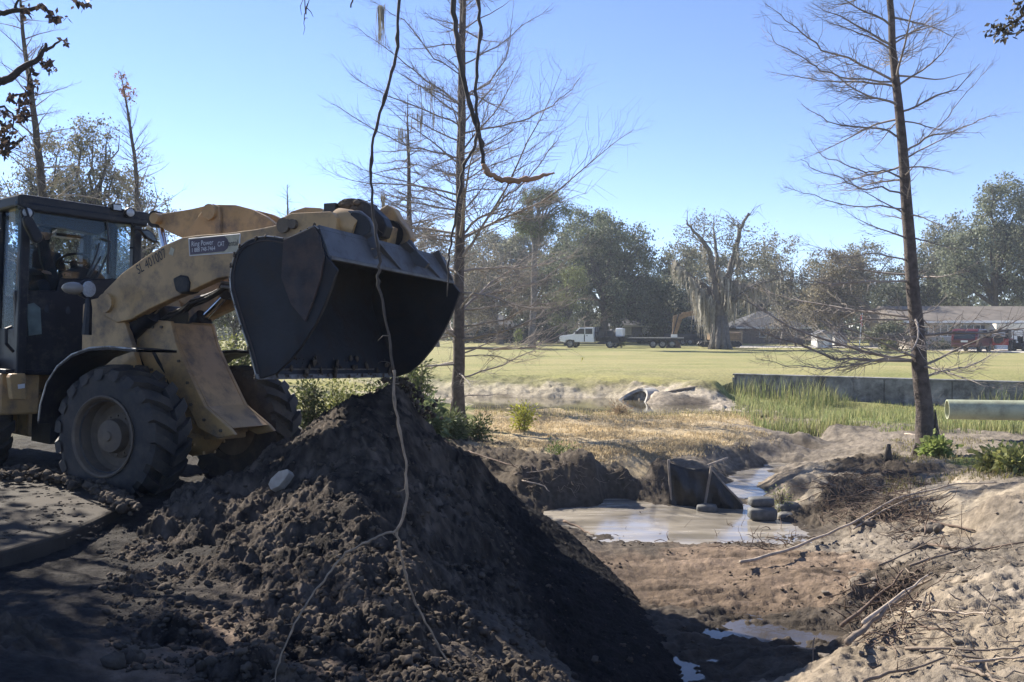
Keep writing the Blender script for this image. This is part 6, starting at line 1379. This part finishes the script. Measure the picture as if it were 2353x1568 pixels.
for px, py, n_, s_ in ((2300,62,26,9), (2283,72,22,9), (2320,45,24,9), (2340,22,20,10), (2310,80,14,8), (2335,55,16,8), (2350,5,14,8)): C.append(np.array([W(px+q_.normal()*s_, py+q_.normal()*s_, 7.55) for _ in range(n_)]))
leaf_mesh('leaves', np.vstack(C), .055, ov, 'leaf', (.05, .045, .03), (.13, .11, .07), 4, .45, hang=.8)
def vine(label, pts, rad, m='vine', name='hanging_vine', cat='vine', k=8, extra=()):
    q = random.Random(int(pts[0][0])); P_ = [W(*p_) for p_ in pts]; out = []; RR = []
    for i in range(len(P_)-1):
        for j in range(4):
            t = j/4; p0, p1, p2, p3 = P_[max(0, i-1)], P_[i], P_[i+1], P_[min(len(P_)-1, i+2)]
            out.append(.5*((2*p1)+(p2-p0)*t+(2*p0-5*p1+4*p2-p3)*t*t+(3*p1-p0-3*p2+p3)*t**3)+jit(q, .006)); RR.append((rad[i]*(1-t)+rad[i+1]*t)*(1.45 if j == 0 and q.random() < .5 else q.uniform(.85, 1.12)))
    out.append(P_[-1]); RR.append(rad[-1]); b = MB(); b.tube(out, RR, k)
    for ex, r in extra: b.tube([W(*p_) for p_ in ex], r, 5)
    for _ in range(len(P_)//2):
        p_ = out[q.randrange(2, max(3, len(out)-1))]; e = p_+Vector((q.uniform(-.06, .06), q.uniform(-.03, .03), q.uniform(-.05, .02))); b.tube([p_, p_.lerp(e, .5)+jit(q, .008), e], [.0028, .002, .001], 4)
    o = b.build(name, M[m], loc=P_[0], smooth=True, angle=0); return tag(o, label, cat)
v0 = lim[3]; YV = 4.75
def top(px, Yt): return (px, 752-(5.45-2)/Yt*FPX, Yt)
vine('long thin vine hanging from the top edge down across the bucket', [top(930, 4.98), (925,-200,4.8), (917,0,YV), (914,90,YV), (905,150,YV), (885,225,YV), (862,300,YV), (852,370,YV), (854,440,YV), (862,520,YV), (873,600,YV), (868,645,YV), (878,690,YV), (893,770,YV), (904,850,YV)],
     [.0088, .0088, .0085, .0085, .0085, .0085, .0085, .008, .0075, .0075, .007, .007, .007, .0068, .0065], extra=[([(873,605,YV), (866,570,YV), (853,574,YV)], [.004, .005, .004]), ([(893,772,YV), (880,772,YV-.02), (868,784,YV-.04)], [.003, .0025, .001])])
vine('pale lower length of the long vine running down from the bucket lip to the fork', [(904,850,YV), (907,925,YV), (920,990,YV), (931,1060,YV), (935,1120,YV), (928,1180,YV), (911,1222,YV)], [.007, .007, .007, .0065, .007, .007, .007], 'vine_lit')
vine('left strand of the forked vine curving down to the bottom edge', [(911,1222,YV), (880,1228,YV), (845,1245,YV), (805,1265,YV), (770,1300,YV), (735,1345,YV), (700,1395,YV), (670,1450,YV), (640,1520,YV), (631,1590,YV)], [.007, .006, .006, .006, .0055, .005, .005, .0045, .004, .003], 'vine_lit')
vine('right strand of the forked vine running down onto the heap', [(911,1222,YV), (922,1268,YV+.05), (932,1320,YV+.1), (952,1380,YV+.15), (980,1430,YV+.2), (1005,1480,YV+.25), (1040,1538,YV+.32)], [.007, .006, .006, .006, .0055, .005, .004], 'vine_lit')
vine('thick dark vine hanging in front of the middle cypress trunk', [top(1030, 5.02), (1036,-160,5.0), (1041,0,5.0), (1050,90,5.0), (1062,170,5.0), (1080,240,5.0), (1097,290,5.0), (1105,330,5.0), (1110,378,5.0)], [.0145, .0145, .0145, .0145, .0145, .014, .014, .013, .012])
vine('peeled reddish branch end bending right at the tip of the thick vine', [(1110,376,5.0), (1120,395,5.0), (1140,408,5.0), (1170,415,5.0), (1210,413,5.0), (1250,404,5.0), (1275,398,5.0)], [.014, .015, .016, .015, .014, .011, .003], 'vine_bare', 'broken_branch', 'branch')
vine('straighter vine right of the thick one joining it near its bend', [top(1098, 5.0), (1100,-150,4.98), (1099,0,4.97), (1103,80,4.97), (1095,160,4.97), (1094,225,4.97), (1100,300,4.97)], [.010, .010, .0095, .0095, .009, .009, .008])
vine('pale thin vine dropping from the joined vines to the bucket tip', [(1098,305,4.97), (1086,345,4.97), (1066,380,4.97), (1056,440,4.97), (1046,500,4.97), (1036,560,4.97), (1030,610,4.97), (1027,682,4.97)], [.009, .009, .008, .008, .007, .006, .005, .002])
vine('short twig hanging from the top edge left of the long vine', [(818,-300,4.8), (812,-40,4.8), (806,18,4.8)], [.007, .006, .004], 'vine', 'hanging_twig', 'twig', extra=[([(818,-300,4.8), (850,752-3.4/4.9*FPX,4.9)], [.006, .006])])
b = [top(700, 4.9), (700,-20,4.9), (706,10,4.9), (700,45,4.9), (697,80,4.9)]
vine('wispy bare twig dangling from the top edge above the lift arms', b, [.004, .003, .003, .002, .001], 'vine', 'hanging_twig', 'twig', extra=[([(700,-10,4.9), (690,15,4.9), (693,35,4.9)], [.002, .002, .001]), ([(704,20,4.9), (712,-5,4.9)], [.003, .002])])
# ---- the oak outside the left edge: branches with dead leaves reach into the top left corner
oa = thing('overhanging_oak', 'oak outside the left edge whose dark branch tips cross the top left corner', 'oak tree', (-12.6, 13.2, 0))
b = MB(); b.tube([Vector((-12.6, 13.2, -.2)), Vector((-12.4, 13.3, 2)), Vector((-12, 13.4, 4)), Vector((-11.6, 13.2, 6.4)), Vector((-11.5, 13, 9))], [.55, .42, .36, .26, .14], 14)
def obr(pts, r0, Y, start=None):
    P_ = ([Vector(start)] if start else [])+[W(x, y, Y) for x, y in pts]; q = random.Random(len(pts)); out = []
    for i in range(len(P_)-1):
        for j in range(3): out.append(P_[i].lerp(P_[i+1], j/3)+jit(q, .012))
    out.append(P_[-1]); n = len(out); b.tube(out, [r0*(1-.8*i/n) for i in range(n)], 7); return out
YO = 11.0
T1 = obr([(-40,215), (0,188), (22,182), (60,150), (90,135), (104,112), (105,100)], .07, YO, (-11.7, 13.2, 5.6)); T2 = obr([(106,118), (125,104), (138,93), (148,95)], .02, YO); T3 = obr([(-20,45), (0,32), (30,26), (70,22), (96,12), (120,38), (140,44)], .045, YO, (-11.6, 13.1, 7.0)); obr([(30,26), (42,0), (40,-20)], .02, YO)
T4 = obr([(-30,360), (0,352), (25,340), (42,325), (60,312)], .035, YO, (-12, 13.4, 3.8)); T5 = obr([(-30,250), (10,245), (28,260), (30,290), (20,340)], .02, YO, (-12, 13.4, 4.4)); obr([(75,146), (64,190), (52,235)], .012, YO); obr([(80,140), (96,108), (100,100)], .012, YO)
C = []; q_ = np.random.RandomState(19)
for px, py, n_, s_ in ((60,22,16,6), (96,14,14,5), (128,44,22,7), (145,40,8,4), (148,97,10,3), (108,146,22,7), (112,158,8,4), (126,160,4,2), (78,186,14,6), (72,204,20,6), (62,224,20,7), (50,240,26,8), (50,262,32,8), (56,272,16,6), (18,290,30,9), (8,310,30,10), (14,330,26,8), (5,345,20,8), (36,328,8,5), (28,225,8,5), (8,256,10,5), (182,2,20,6), (205,2,10,4), (26,215,6,5)): C.append(np.array([W(px+q_.normal()*s_, py+q_.normal()*s_, YO+q_.normal()*.1) for _ in range(n_)]))
leaf_mesh('dead_leaves', np.vstack(C), .085, oa, 'leaf', (.045, .035, .03), (.09, .065, .05), 6, .6, hang=.5)
C = []; qo = random.Random(3)
for (cx_, cy_, cz_, r) in ((-11.8, 13.6, 8.2, 3.2), (-10.9, 11.2, 7.6, 3.2), (-9.6, 9.0, 7.0, 3.0), (-14.5, 15, 8, 3.4)):  # crown clumps out of view, added and clipped to shade the near left
    for _ in range(120):
        u = q_.normal(size=3); u /= np.linalg.norm(u); p_ = np.array([cx_, cy_, cz_])+u*r*q_.uniform(.3, 1)**.5
        if p_[0]/p_[1] > -.62 or .643*p_[0]+.766*p_[1] > 9 or .695*p_[0]+.719*p_[1] > 2.7+qo.uniform(-.4, .3): continue
        C.append(p_+q_.normal(size=(60, 3))*.35); qv = Vector(p_)
    b.tube([Vector((-11.6, 13.1, 6.2)), Vector((cx_, cy_, cz_)).lerp(Vector((-11.6, 13.1, 6.2)), .4)+Vector((0, 0, .3)), Vector((cx_, cy_, cz_))], [.18, .12, .05], 7)
b.build('trunk', M['bark_dark'], oa, smooth=True, angle=0)
leaf_mesh('crown', np.vstack(C), .2, oa, 'leaf', (.04, .045, .025), (.09, .09, .05), 7)
# ================================================================ houses and vehicles beyond the lawn
def house(label, px0, px1, Y, depth, zb, ze, zr, wallm, roofm, hip0=0, hip1=0, over=.6, skew=0, name='house'):
    """front face at distance Y between two bearings; eave ze, ridge zr"""
    x0, x1 = (px0-W0/2)/FPX*Y, (px1-W0/2)/FPX*Y; r = thing(name, label, 'house', ((x0+x1)/2, Y, 0))
    b = MB(); b.box(((x0+x1)/2, Y+depth/2, (zb+ze)/2), (x1-x0, depth, ze-zb)); b.build('wall', M[wallm], r)
    X0, X1, Y0, Y1 = x0-over, x1+over, Y-over, Y+depth+over; ym = (Y0+Y1)/2; t = .16
    b = MB(); v = [(X0, Y0, ze), (X1, Y0, ze), (X1, Y1, ze), (X0, Y1, ze), (X0+hip0, ym, zr), (X1-hip1, ym, zr)]; v += [(a, c, d-t) for a, c, d in v[:4]]
    b.add(v, [(0,1,5,4), (1,2,5), (2,3,4,5), (3,0,4), (0,6,7,1), (1,7,8,2), (2,8,9,3), (3,9,6,0), (6,9,8,7)]); rf = b.build('roof', M[roofm], r)
    MB().box(((X0+X1)/2, Y0-.02, ze-t/2), (X1-X0+.02, .05, t+.06)).build('fascia', M['trim'] if wallm != 'wall_cream' else M['wall_beige'], r)
    return r, x0, x1
def win(r, px0, px1, z0, z1, Y, pane='window', n=2, frame='trim', name='window'):
    x0, x1 = (px0-W0/2)/FPX*Y, (px1-W0/2)/FPX*Y; b = MB(); w = .07
    for x in [x0+(x1-x0)*i/n for i in range(n+1)]: b.box((x, Y-.04, (z0+z1)/2), (w, .1, z1-z0))
    for z in (z0, z1): b.box(((x0+x1)/2, Y-.043, z), (x1-x0+w, .1, w))
    f = b.build(name, M[frame], r); MB().box(((x0+x1)/2, Y-.01, (z0+z1)/2), (x1-x0-.02, .05, z1-z0-.02)).build('pane', M[pane], f); return f
def zy(py, Y): return CAMZ-(py-752)/FPX*Y
YH = 82
r, x0, x1 = house('low cream house with a long brown roof and garage at the right edge', 2088, 2600, YH, 9, -.3, zy(738,YH), zy(716,YH-.6)+.6, 'wall_beige', 'roof_brown', 0, 0, 1.0)
win(r, 2144,2193, zy(774,YH), zy(747,YH), YH, n=3); win(r, 2204,2268, zy(768,YH), zy(747,YH), YH, 'window', n=4); win(r, 2098,2132, zy(772,YH), zy(747,YH), YH, n=2)
xa, xb = (2262-W0/2)/FPX*YH, (2600-W0/2)/FPX*YH; MB().box(((xa+xb)/2, YH-1.0, (zy(738,YH)-.5)/2-.1), (xb-xa, 2.0, zy(738,YH)-.1+.3)).build('garage_wall', M['wall_cream'], r)
Yg = YH-2.02; f = MB().box((((2292+2348)/2-W0/2)/FPX*Yg, Yg, (zy(809,Yg)+zy(757,Yg))/2), (58/FPX*Yg, .08, 52/FPX*Yg)).build('garage_door', M['trim'], r)
b = MB()
for i in range(1, 4): b.box((((2320)-W0/2)/FPX*Yg, Yg-.05, zy(757,Yg)-(52/FPX*Yg)*i/4), (57/FPX*Yg, .02, .03))
b.build('door_groove', M['wall_beige'], f)
YM = 116
r, x0, x1 = house('dark grey low house under the oaks with white framed windows', 1412, 1640, YM, 9, -.4, zy(748,YM), zy(724,YM)+.6, 'wall_grey', 'roof_dark', 4.5, 3.5)
win(r, 1430,1450, zy(770,YM), zy(750,YM), YM, 'blind', 1); win(r, 1476,1506, zy(776,YM), zy(751,YM), YM, 'blind', 3); win(r, 1590,1625, zy(768,YM), zy(748,YM), YM, 'window', 2)
MB().box(((1525-W0/2)/FPX*YM, YM-.03, .9), (1.0, .1, 2.3)).build('door', M['brick'], r)
YB = 108
r, x0, x1 = house('brick house with a pale eave right of the mossy oak', 1700, 1850, YB, 9, -.4, zy(752,YB), zy(722,YB)+.4, 'brick', 'roof_dark', 4, 3)
win(r, 1745,1775, zy(775,YB), zy(756,YB), YB, 'window', 2); win(r, 1800,1830, zy(775,YB), zy(756,YB), YB, 'window', 2)
YL = 124
r, x0, x1 = house('brown house mostly hidden by the hedge at the left end of the lawn', 1060, 1190, YL, 8, -.4, zy(752,YL), zy(728,YL)+.4, 'brick', 'roof_dark', 3, 3)
win(r, 1110,1140, zy(776,YL), zy(757,YL), YL, 'window', 2)
fn = thing('board_fence', 'tan board fence between the mossy oak and the brick house', 'fence', ((1688-W0/2)/FPX*96, 96, 0))
for i in range(12):
    x = ((1672+i*3-W0/2)/FPX*96); MB().box((x, 96+.01*(i % 2), .75), (.13, .03, 1.7)).build('board', M['fence'], fn)
MB().box(((1688.5-W0/2)/FPX*96, 96.06, 1.3), (1.8, .05, .1)).build('rail', M['fence'], fn)
for px, w, h, Y, lab in ((1888, 34, 34, 86, 'white shed left of the flagpole'), (1925, 28, 28, 92, 'grey white shed behind the flagpole')):
    c = W(px, 770, Y); t = thing('shed', lab, 'shed', (c.x, c.y, 0)); ww, hh = w/FPX*Y, h/FPX*Y
    MB().box((c.x, c.y, hh/2-.1), (ww, 1.8, hh)).build('wall', M['shed_white'], t); MB().prism([(c.x-ww/2-.1, c.y-1, hh-.1), (c.x+ww/2+.1, c.y-1, hh-.1), (c.x, c.y-1, hh+.3)], (0, 2, 0)).build('roof', M['wall_grey'], t); MB().box((c.x+.1, c.y-.92, hh*.42-.1), (ww*.35, .04, hh*.75)).build('door', M['trim'], t)
# flagpole
c = W(1974, 801, 72); c.z = 0; t = thing('flagpole', 'white leaning flagpole with a limp red striped flag', 'flagpole', c)
MB().tube([c, c+Vector((.12, 0, 1.6)), c+Vector((.28, 0, 3.5))], [.035, .03, .022], 8).build('pole', M['white'], t, smooth=True)
b = MB(); vs = []
for i in range(9):
    for j in range(6): vs.append(c+Vector((.22-.07*j/5+.05*math.sin(i*1.2+j), .05*math.sin(j*2.3+i*.7), 3.0-.12*i)))
b.add(vs, [(i*6+j, i*6+j+1, (i+1)*6+j+1, (i+1)*6+j) for i in range(8) for j in range(5)]); b.build('flag', M['flag'], t, smooth=True)
b = MB()
for i in (1, 3, 5): b.box(c+Vector((.19, -.07, 3.0-.13*i)), (.05, .01, .07))
b.build('stripe', M['white'], t)
# drives
def drive(pts, name='driveway'):
    b = MB(); b.add([tuple(onz(x, y, .02)) for x, y in pts], [tuple(range(len(pts)))]); return struct(b.build(name, M['drive']))
drive([(1690,794.5), (1690,799), (2000,800), (2180,806), (2353,811), (2500,812), (2500,804), (2353,804), (2200,800), (2000,796)])
# ---- vehicles
def vwheel(fr, a, l, r, w, root, out):
    c = fr.p(a, l, r); t = MB().lathe(c-fr.l*w/2, fr.l, [(r*.62, 0), (r*.93, 0), (r, w*.15), (r, w*.85), (r*.93, w), (r*.62, w)], 28, cap=False).build('wheel', M['rubber'], root, smooth=True, angle=.6)
    MB().lathe(c+fr.l*(w*.5*out), fr.l*out, [(r*.3, -w*.8), (r*.63, -w*.8), (r*.63, -.01), (r*.58, -.01), (r*.5, -.06), (r*.2, -.04), (r*.16, .0)], 20).build('rim', M['worn'], t, smooth=True)
def vehicle(name, label, cat, px, py, Y, az_):
    c = W(px, py, Y); c.z = 0; fr = Frame(c, az_, 0); fr.l = Vector((-math.cos(R(az_)), math.sin(R(az_)), 0)); fr.u = Vector((0, 0, 1)); fr.M = Matrix((fr.f, fr.l, fr.u)).transposed()
    return fr, thing(name, label, cat, c)
# white flatbed truck, heading left and away
fr, t = vehicle('flatbed_truck', 'white cab pickup truck with a loaded black flatbed on the far lawn', 'truck', 1360, 797, 86, 292)
body = [(2.95,.62), (3.0,.95), (2.9,1.15), (1.65,1.30), (.95,1.95), (-.45,1.97), (-.5,.55), (1.45,.55), (1.5,.75), (2.35,.75), (2.4,.5)]
b = MB(); pol(fr, b, body, -.98, .98); b.build('cab', M['white'], t, bevel=.05)
b = MB(); pol(fr, b, [(1.45,1.33), (.92,1.86), (.45,1.86), (.45,1.33)], .985, .995); pol(fr, b, [(.36,1.33), (.36,1.86), (-.35,1.86), (-.35,1.33)], .985, .995); pol(fr, b, [(1.5,1.33), (.93,1.88), (.90,1.88), (1.47,1.33)], -.85, .85); b.build('side_window', M['carglass'], t)
b = MB(); vb(fr, b, 2.96, 3.1, -.98, .98, .5, .75); b.build('bumper', M['worn'], t, bevel=.03)
b = MB(); vb(fr, b, 2.98, 3.02, -.7, .7, .8, 1.1); b.build('grille', M['darkgrey'], t)
for s_ in (-1, 1): b = MB(); vb(fr, b, 2.93, 3.03, s_*.85-.1, s_*.85+.1, .85, 1.08); b.build('headlight', M['lamp'], t)
b = MB(); vb(fr, b, 1.15, 1.3, 1.0, 1.22, 1.35, 1.6); b.build('mirror', M['darkgrey'], t)
b = MB(); vb(fr, b, .4, .5, .985, .992, .6, 1.3); vb(fr, b, .1, .28, .985, 1.0, 1.15, 1.2); b.build('door_handle', M['darkgrey'], t)
b = MB(); vb(fr, b, -3.4, -.6, -1.15, 1.15, .98, 1.08); vb(fr, b, -3.3, -.6, -.45, .45, .6, .96); vb(fr, b, -2.9, -2.2, .6, 1.1, .5, .97); b.build('flatbed', M['black'], t)
b = MB()
for l in (-1.1, -.6, -.2, .2, .6, 1.1): vb(fr, b, -.72, -.64, l-.04, l+.04, 1.08, 2.0)
for c_ in (1.5, 2.0): vb(fr, b, -.71, -.65, -1.06, 1.06, c_-.04, c_+.04)
b.build('headache_rack', M['black'], t)
b = MB(); vb(fr, b, -1.5, -.85, .2, .9, 1.08, 1.55); vb(fr, b, -2.3, -1.65, -.3, .5, 1.08, 1.7); b.lathe(fr.p(-1.9, -.7, 1.08), fr.u, [(.28, 0), (.3, .1), (.3, .6), (.2, .7)], 16); b.build('tool_box', M['darkgrey'], t, bevel=.03)
b = MB(); vb(fr, b, -3.2, -2.5, -.5, .6, 1.08, 1.9); b.build('tank', M['white'], t, bevel=.12)
b = MB(); b.tube([fr.p(-2.6, .9, 1.08), fr.p(-2.4, .85, 1.5), fr.p(-1.2, .8, 1.62), fr.p(-1.0, .8, 1.1)], .035, 6); b.build('load_rail', M['black'], t)
for a, l in ((1.92, .85), (1.92, -.85), (-2.1, .9), (-2.1, -.9)): vwheel(fr, a, l, .41, .3, t, 1 if l > 0 else -1)
# flat trailer
fr, t = vehicle('flatbed_trailer', 'black flat trailer with three axles parked behind the truck', 'trailer', 1508, 799, 86, 280)
b = MB(); vb(fr, b, -2.6, 2.9, -1.15, 1.15, .92, 1.0); b.build('deck', M['worn'], t)
b = MB()
for l in (-1.0, 1.0): vb(fr, b, -2.6, 3.6, l-.06, l+.06, .74, .918)
for i in range(8): vb(fr, b, -2.5+i*.72, -2.42+i*.72, -1.1, 1.1, .8, .916)
vb(fr, b, 3.6, 5.0, -.12, .12, .75, .9); b.build('chassis', M['black'], t)
b = MB(); vb(fr, b, -2.75, -2.62, -1.1, 1.1, .55, 1.05); b.build('ramp', M['black'], t)
for a in (-1.5, -.6, .3):
    for l in (.98, -.98): vwheel(fr, a, l, .37, .24, t, 1 if l > 0 else -1)
b = MB(); vb(fr, b, -2.0, -1.4, .5, 1.0, 1.0, 1.3); tag(b.build('white_crate', M['white'], loc=fr.p(-1.7, .75, 1.0), bevel=.02), 'small white box standing on the tail of the trailer', 'box')
fr, t = vehicle('low_trailer', 'dark low ramp trailer half hidden behind the excavator stick', 'trailer', 1575, 792, 100, 280)
b = MB(); pol(fr, b, [(2.6,.55), (2.6,.85), (1.8,1.0), (-1.2,.95), (-2.0,.55)], -1.0, 1.0); b.build('deck', M['black'], t, bevel=.03)
b = MB(); vb(fr, b, -2.0, 2.4, -1.05, -.98, 1.0, 1.25); vb(fr, b, -2.0, 2.4, .98, 1.05, 1.0, 1.2); b.build('side_rail', M['darkgrey'], t)
for a in (.3, -.5):
    for l in (.95, -.95): vwheel(fr, a, l, .34, .22, t, 1 if l > 0 else -1)
# excavator behind the mossy oak
fr, t = vehicle('excavator', 'tan excavator behind the mossy oak with its bucket on the lawn', 'excavator', 1652, 802, 85, 276)
for l in (-1.05, 1.05):
    b = MB(); pol(fr, b, [(1.75,.1), (2.0,.35), (1.75,.62), (-1.75,.62), (-2.0,.35), (-1.75,.1)], l-.27, l+.27); tk = b.build('track', M['black'], t, bevel=.06)
    b = MB()
    for i in range(14): vb(fr, b, -1.7+i*.26, -1.58+i*.26, l-.285, l+.285, .6, .66)
    b.build('track_pad', M['darkgrey'], tk)
b = MB(); vb(fr, b, -1.9, 1.0, -1.15, 1.15, .75, 1.5); b.build('upper_body', M['orange'], t, bevel=.08)
b = MB(); vb(fr, b, -.3, 1.1, .3, 1.15, 1.4, 2.5); b.build('operator_cab', M['carglass'], t, bevel=.08)
kz = 85/FPX
def e2(px, py): p_ = W(px, py, 85); return Vector(fr.loc(p_))
bm = [(1650,752), (1630,722), (1600,714), (1570,718), (1556,728), (1560,737), (1580,728), (1604,724), (1622,732), (1640,762)]
b = MB(); pol(fr, b, [e2(x, y).xz for x, y in bm], -.25, .05); b.build('boom', M['orange'], t, bevel=.03)
b = MB(); pol(fr, b, [e2(x, y).xz for x, y in ((1548,726), (1562,722), (1568,734), (1562,752), (1556,768), (1552,782), (1543,782), (1546,760))], -.2, 0); b.build('stick', M['orange'], t, bevel=.03)
b = MB(); pol(fr, b, [e2(x, y).xz for x, y in ((1541,779), (1556,780), (1562,790), (1566,802), (1552,804), (1530,803), (1534,792))], -.55, .35); b.build('digging_bucket', M['rust'], t, bevel=.03)
b = MB(); b.tube([fr.p(*[e2(1600,716)[0], -.1, e2(1600,716)[2]]), fr.p(e2(1562,722)[0], -.1, e2(1562,722)[2]+.05)], .08, 10); b.tube([fr.p(e2(1560,722)[0], .1, e2(1560,722)[2]), fr.p(e2(1545,776)[0], .1, e2(1545,776)[2])], .06, 8); b.build('hydraulic_cylinder', M['black'], t)
# maroon sport utility, seen from the rear right
fr, t = vehicle('parked_suv', 'maroon sport utility vehicle parked in the driveway of the tan roofed house', 'car', 2234, 808, 72, 40)
body = [(-2.5,.5), (-2.58,.95), (-2.35,1.7), (-2.15,1.86), (.35,1.84), (1.15,1.2), (2.35,1.08), (2.55,.8), (2.52,.42), (-2.45,.42)]
b = MB(); pol(fr, b, body, -.97, .97); b.build('body', M['maroon'], t, bevel=.07)
b = MB(); pol(fr, b, [(-2.1,1.12), (-2.0,1.68), (-1.25,1.7), (-1.25,1.12)], -.985, -.972); pol(fr, b, [(-1.15,1.12), (-1.15,1.7), (-.3,1.7), (-.3,1.12)], -.985, -.972); pol(fr, b, [(-.2,1.12), (-.2,1.7), (.35,1.7), (.92,1.15)], -.985, -.972); b.build('side_window', M['carglass'], t)
b = MB(); b.prism([fr.p(-2.575, -.78, 1.08), fr.p(-2.575, .78, 1.08), fr.p(-2.37, .7, 1.66), fr.p(-2.37, -.7, 1.66)], fr.f*.02); b.build('rear_window', M['carglass'], t)
b = MB(); vb(fr, b, -2.68, -2.5, -.95, .95, .45, .72); b.build('bumper', M['maroon'], t, bevel=.04)
for s_ in (-1, 1): b = MB(); vb(fr, b, -2.6, -2.52, s_*.86-.07, s_*.86+.07, .95, 1.3); b.build('tail_light', M['red'], t)
b = MB(); vb(fr, b, -2.61, -2.57, -.25, .25, .8, .95); b.build('number_plate', M['trim'], t)
b = MB(); vb(fr, b, -2.0, .2, -.78, -.72, 1.88, 1.93); vb(fr, b, -2.0, .2, .72, .78, 1.88, 1.93); b.build('roof_rack', M['darkgrey'], t)
b = MB(); vb(fr, b, .75, .9, -1.2, -.98, 1.1, 1.3); b.build('mirror', M['darkgrey'], t)
for a in (-1.5, 1.6):
    for l in (.85, -.85): vwheel(fr, a, l, .39, .26, t, 1 if l > 0 else -1)
# open topped off roader with a black soft top
fr, t = vehicle('off_roader', 'red off road car with a black soft top beside the maroon vehicle', 'car', 2300, 807, 75, 36)
b = MB(); pol(fr, b, [(-1.6,.5), (-1.6,1.05), (.5,1.08), (1.75,1.0), (1.85,.5)], -.75, .75); b.build('body', M['red'], t, bevel=.05)
b = MB(); pol(fr, b, [(-1.58,1.06), (-1.45,1.78), (.35,1.80), (.7,1.1)], -.72, .72); b.build('soft_top', M['black'], t, bevel=.06)
b = MB(); vb(fr, b, -1.62, -1.5, -.5, .5, 1.2, 1.62); b.build('rear_window', M['blind'], t)
b = MB(); b.lathe(fr.p(-1.62, 0, 1.0), -fr.f, [(.2, 0), (.36, .02), (.38, .12), (.34, .2), (.2, .2)], 24); b.build('spare_wheel', M['rubber'], t, smooth=True, angle=.6)
for a in (-1.1, 1.2):
    b = MB(); pol(fr, b, [(a-.5,.75), (a-.35,.95), (a+.35,.95), (a+.5,.75)], -.98, -.74); b.build('mudguard', M['black'], t)
    for l in (.82, -.82): vwheel(fr, a, l, .41, .28, t, 1 if l > 0 else -1)
fr, t = vehicle('riding_mower', 'dark riding mower with a roll bar by the garage at the right edge', 'mower', 2352, 809, 74, 70)
b = MB(); vb(fr, b, -.8, .7, -.45, .45, .3, .7); b.build('body', M['darkgrey'], t, bevel=.06)
b = MB(); vb(fr, b, -.35, .15, -.25, .25, .7, .82); vb(fr, b, -.45, -.3, -.25, .25, .8, 1.25); b.build('seat', M['black'], t, bevel=.04)
b = MB(); b.tube([fr.p(-.6, -.45, .5), fr.p(-.6, -.45, 1.65), fr.p(-.6, -.38, 1.75), fr.p(-.6, .38, 1.75), fr.p(-.6, .45, 1.65), fr.p(-.6, .45, .5)], .03, 8); b.build('roll_bar', M['black'], t, smooth=True)
b = MB(); vb(fr, b, -.1, 1.0, -.65, .65, .12, .3); b.build('cutting_deck', M['black'], t)
for a, r_ in ((-.5, .3), (.8, .18)):
    for l in (.5, -.5): vwheel(fr, a, l, r_, .22, t, 1 if l > 0 else -1)
# small yellow flag pin on the lawn
g = W(1337, 832, 50); g.z = 0; b = MB(); b.tube([g, g+Vector((0, 0, .16))], .02, 6); b.box(g+Vector((.03, 0, .22)), (.09, .02, .13)); tag(b.build('marker_flag', mat('marker_yellow', (.7, .6, .12), .6), loc=g), 'tiny yellow marker standing on the mown lawn', 'marker')

# ================================================================ the air
if HAZE > 0:
    hz = MB().box((0, 60, 13.0), (420, 300, 30.2)).build('haze', None, None); hz['kind'] = 'stuff'
    m = bpy.data.materials.new('haze_air'); m.use_nodes = True; N = m.node_tree.nodes; N.remove(N['Principled BSDF'])
    v = N.new('ShaderNodeVolumePrincipled'); v.inputs['Color'].default_value = (.80, .88, 1, 1); v.inputs['Density'].default_value = HAZE; v.inputs['Anisotropy'].default_value = .2
    m.node_tree.links.new(v.outputs[0], N['Material Output'].inputs['Volume']); hz.data.materials.append(m)
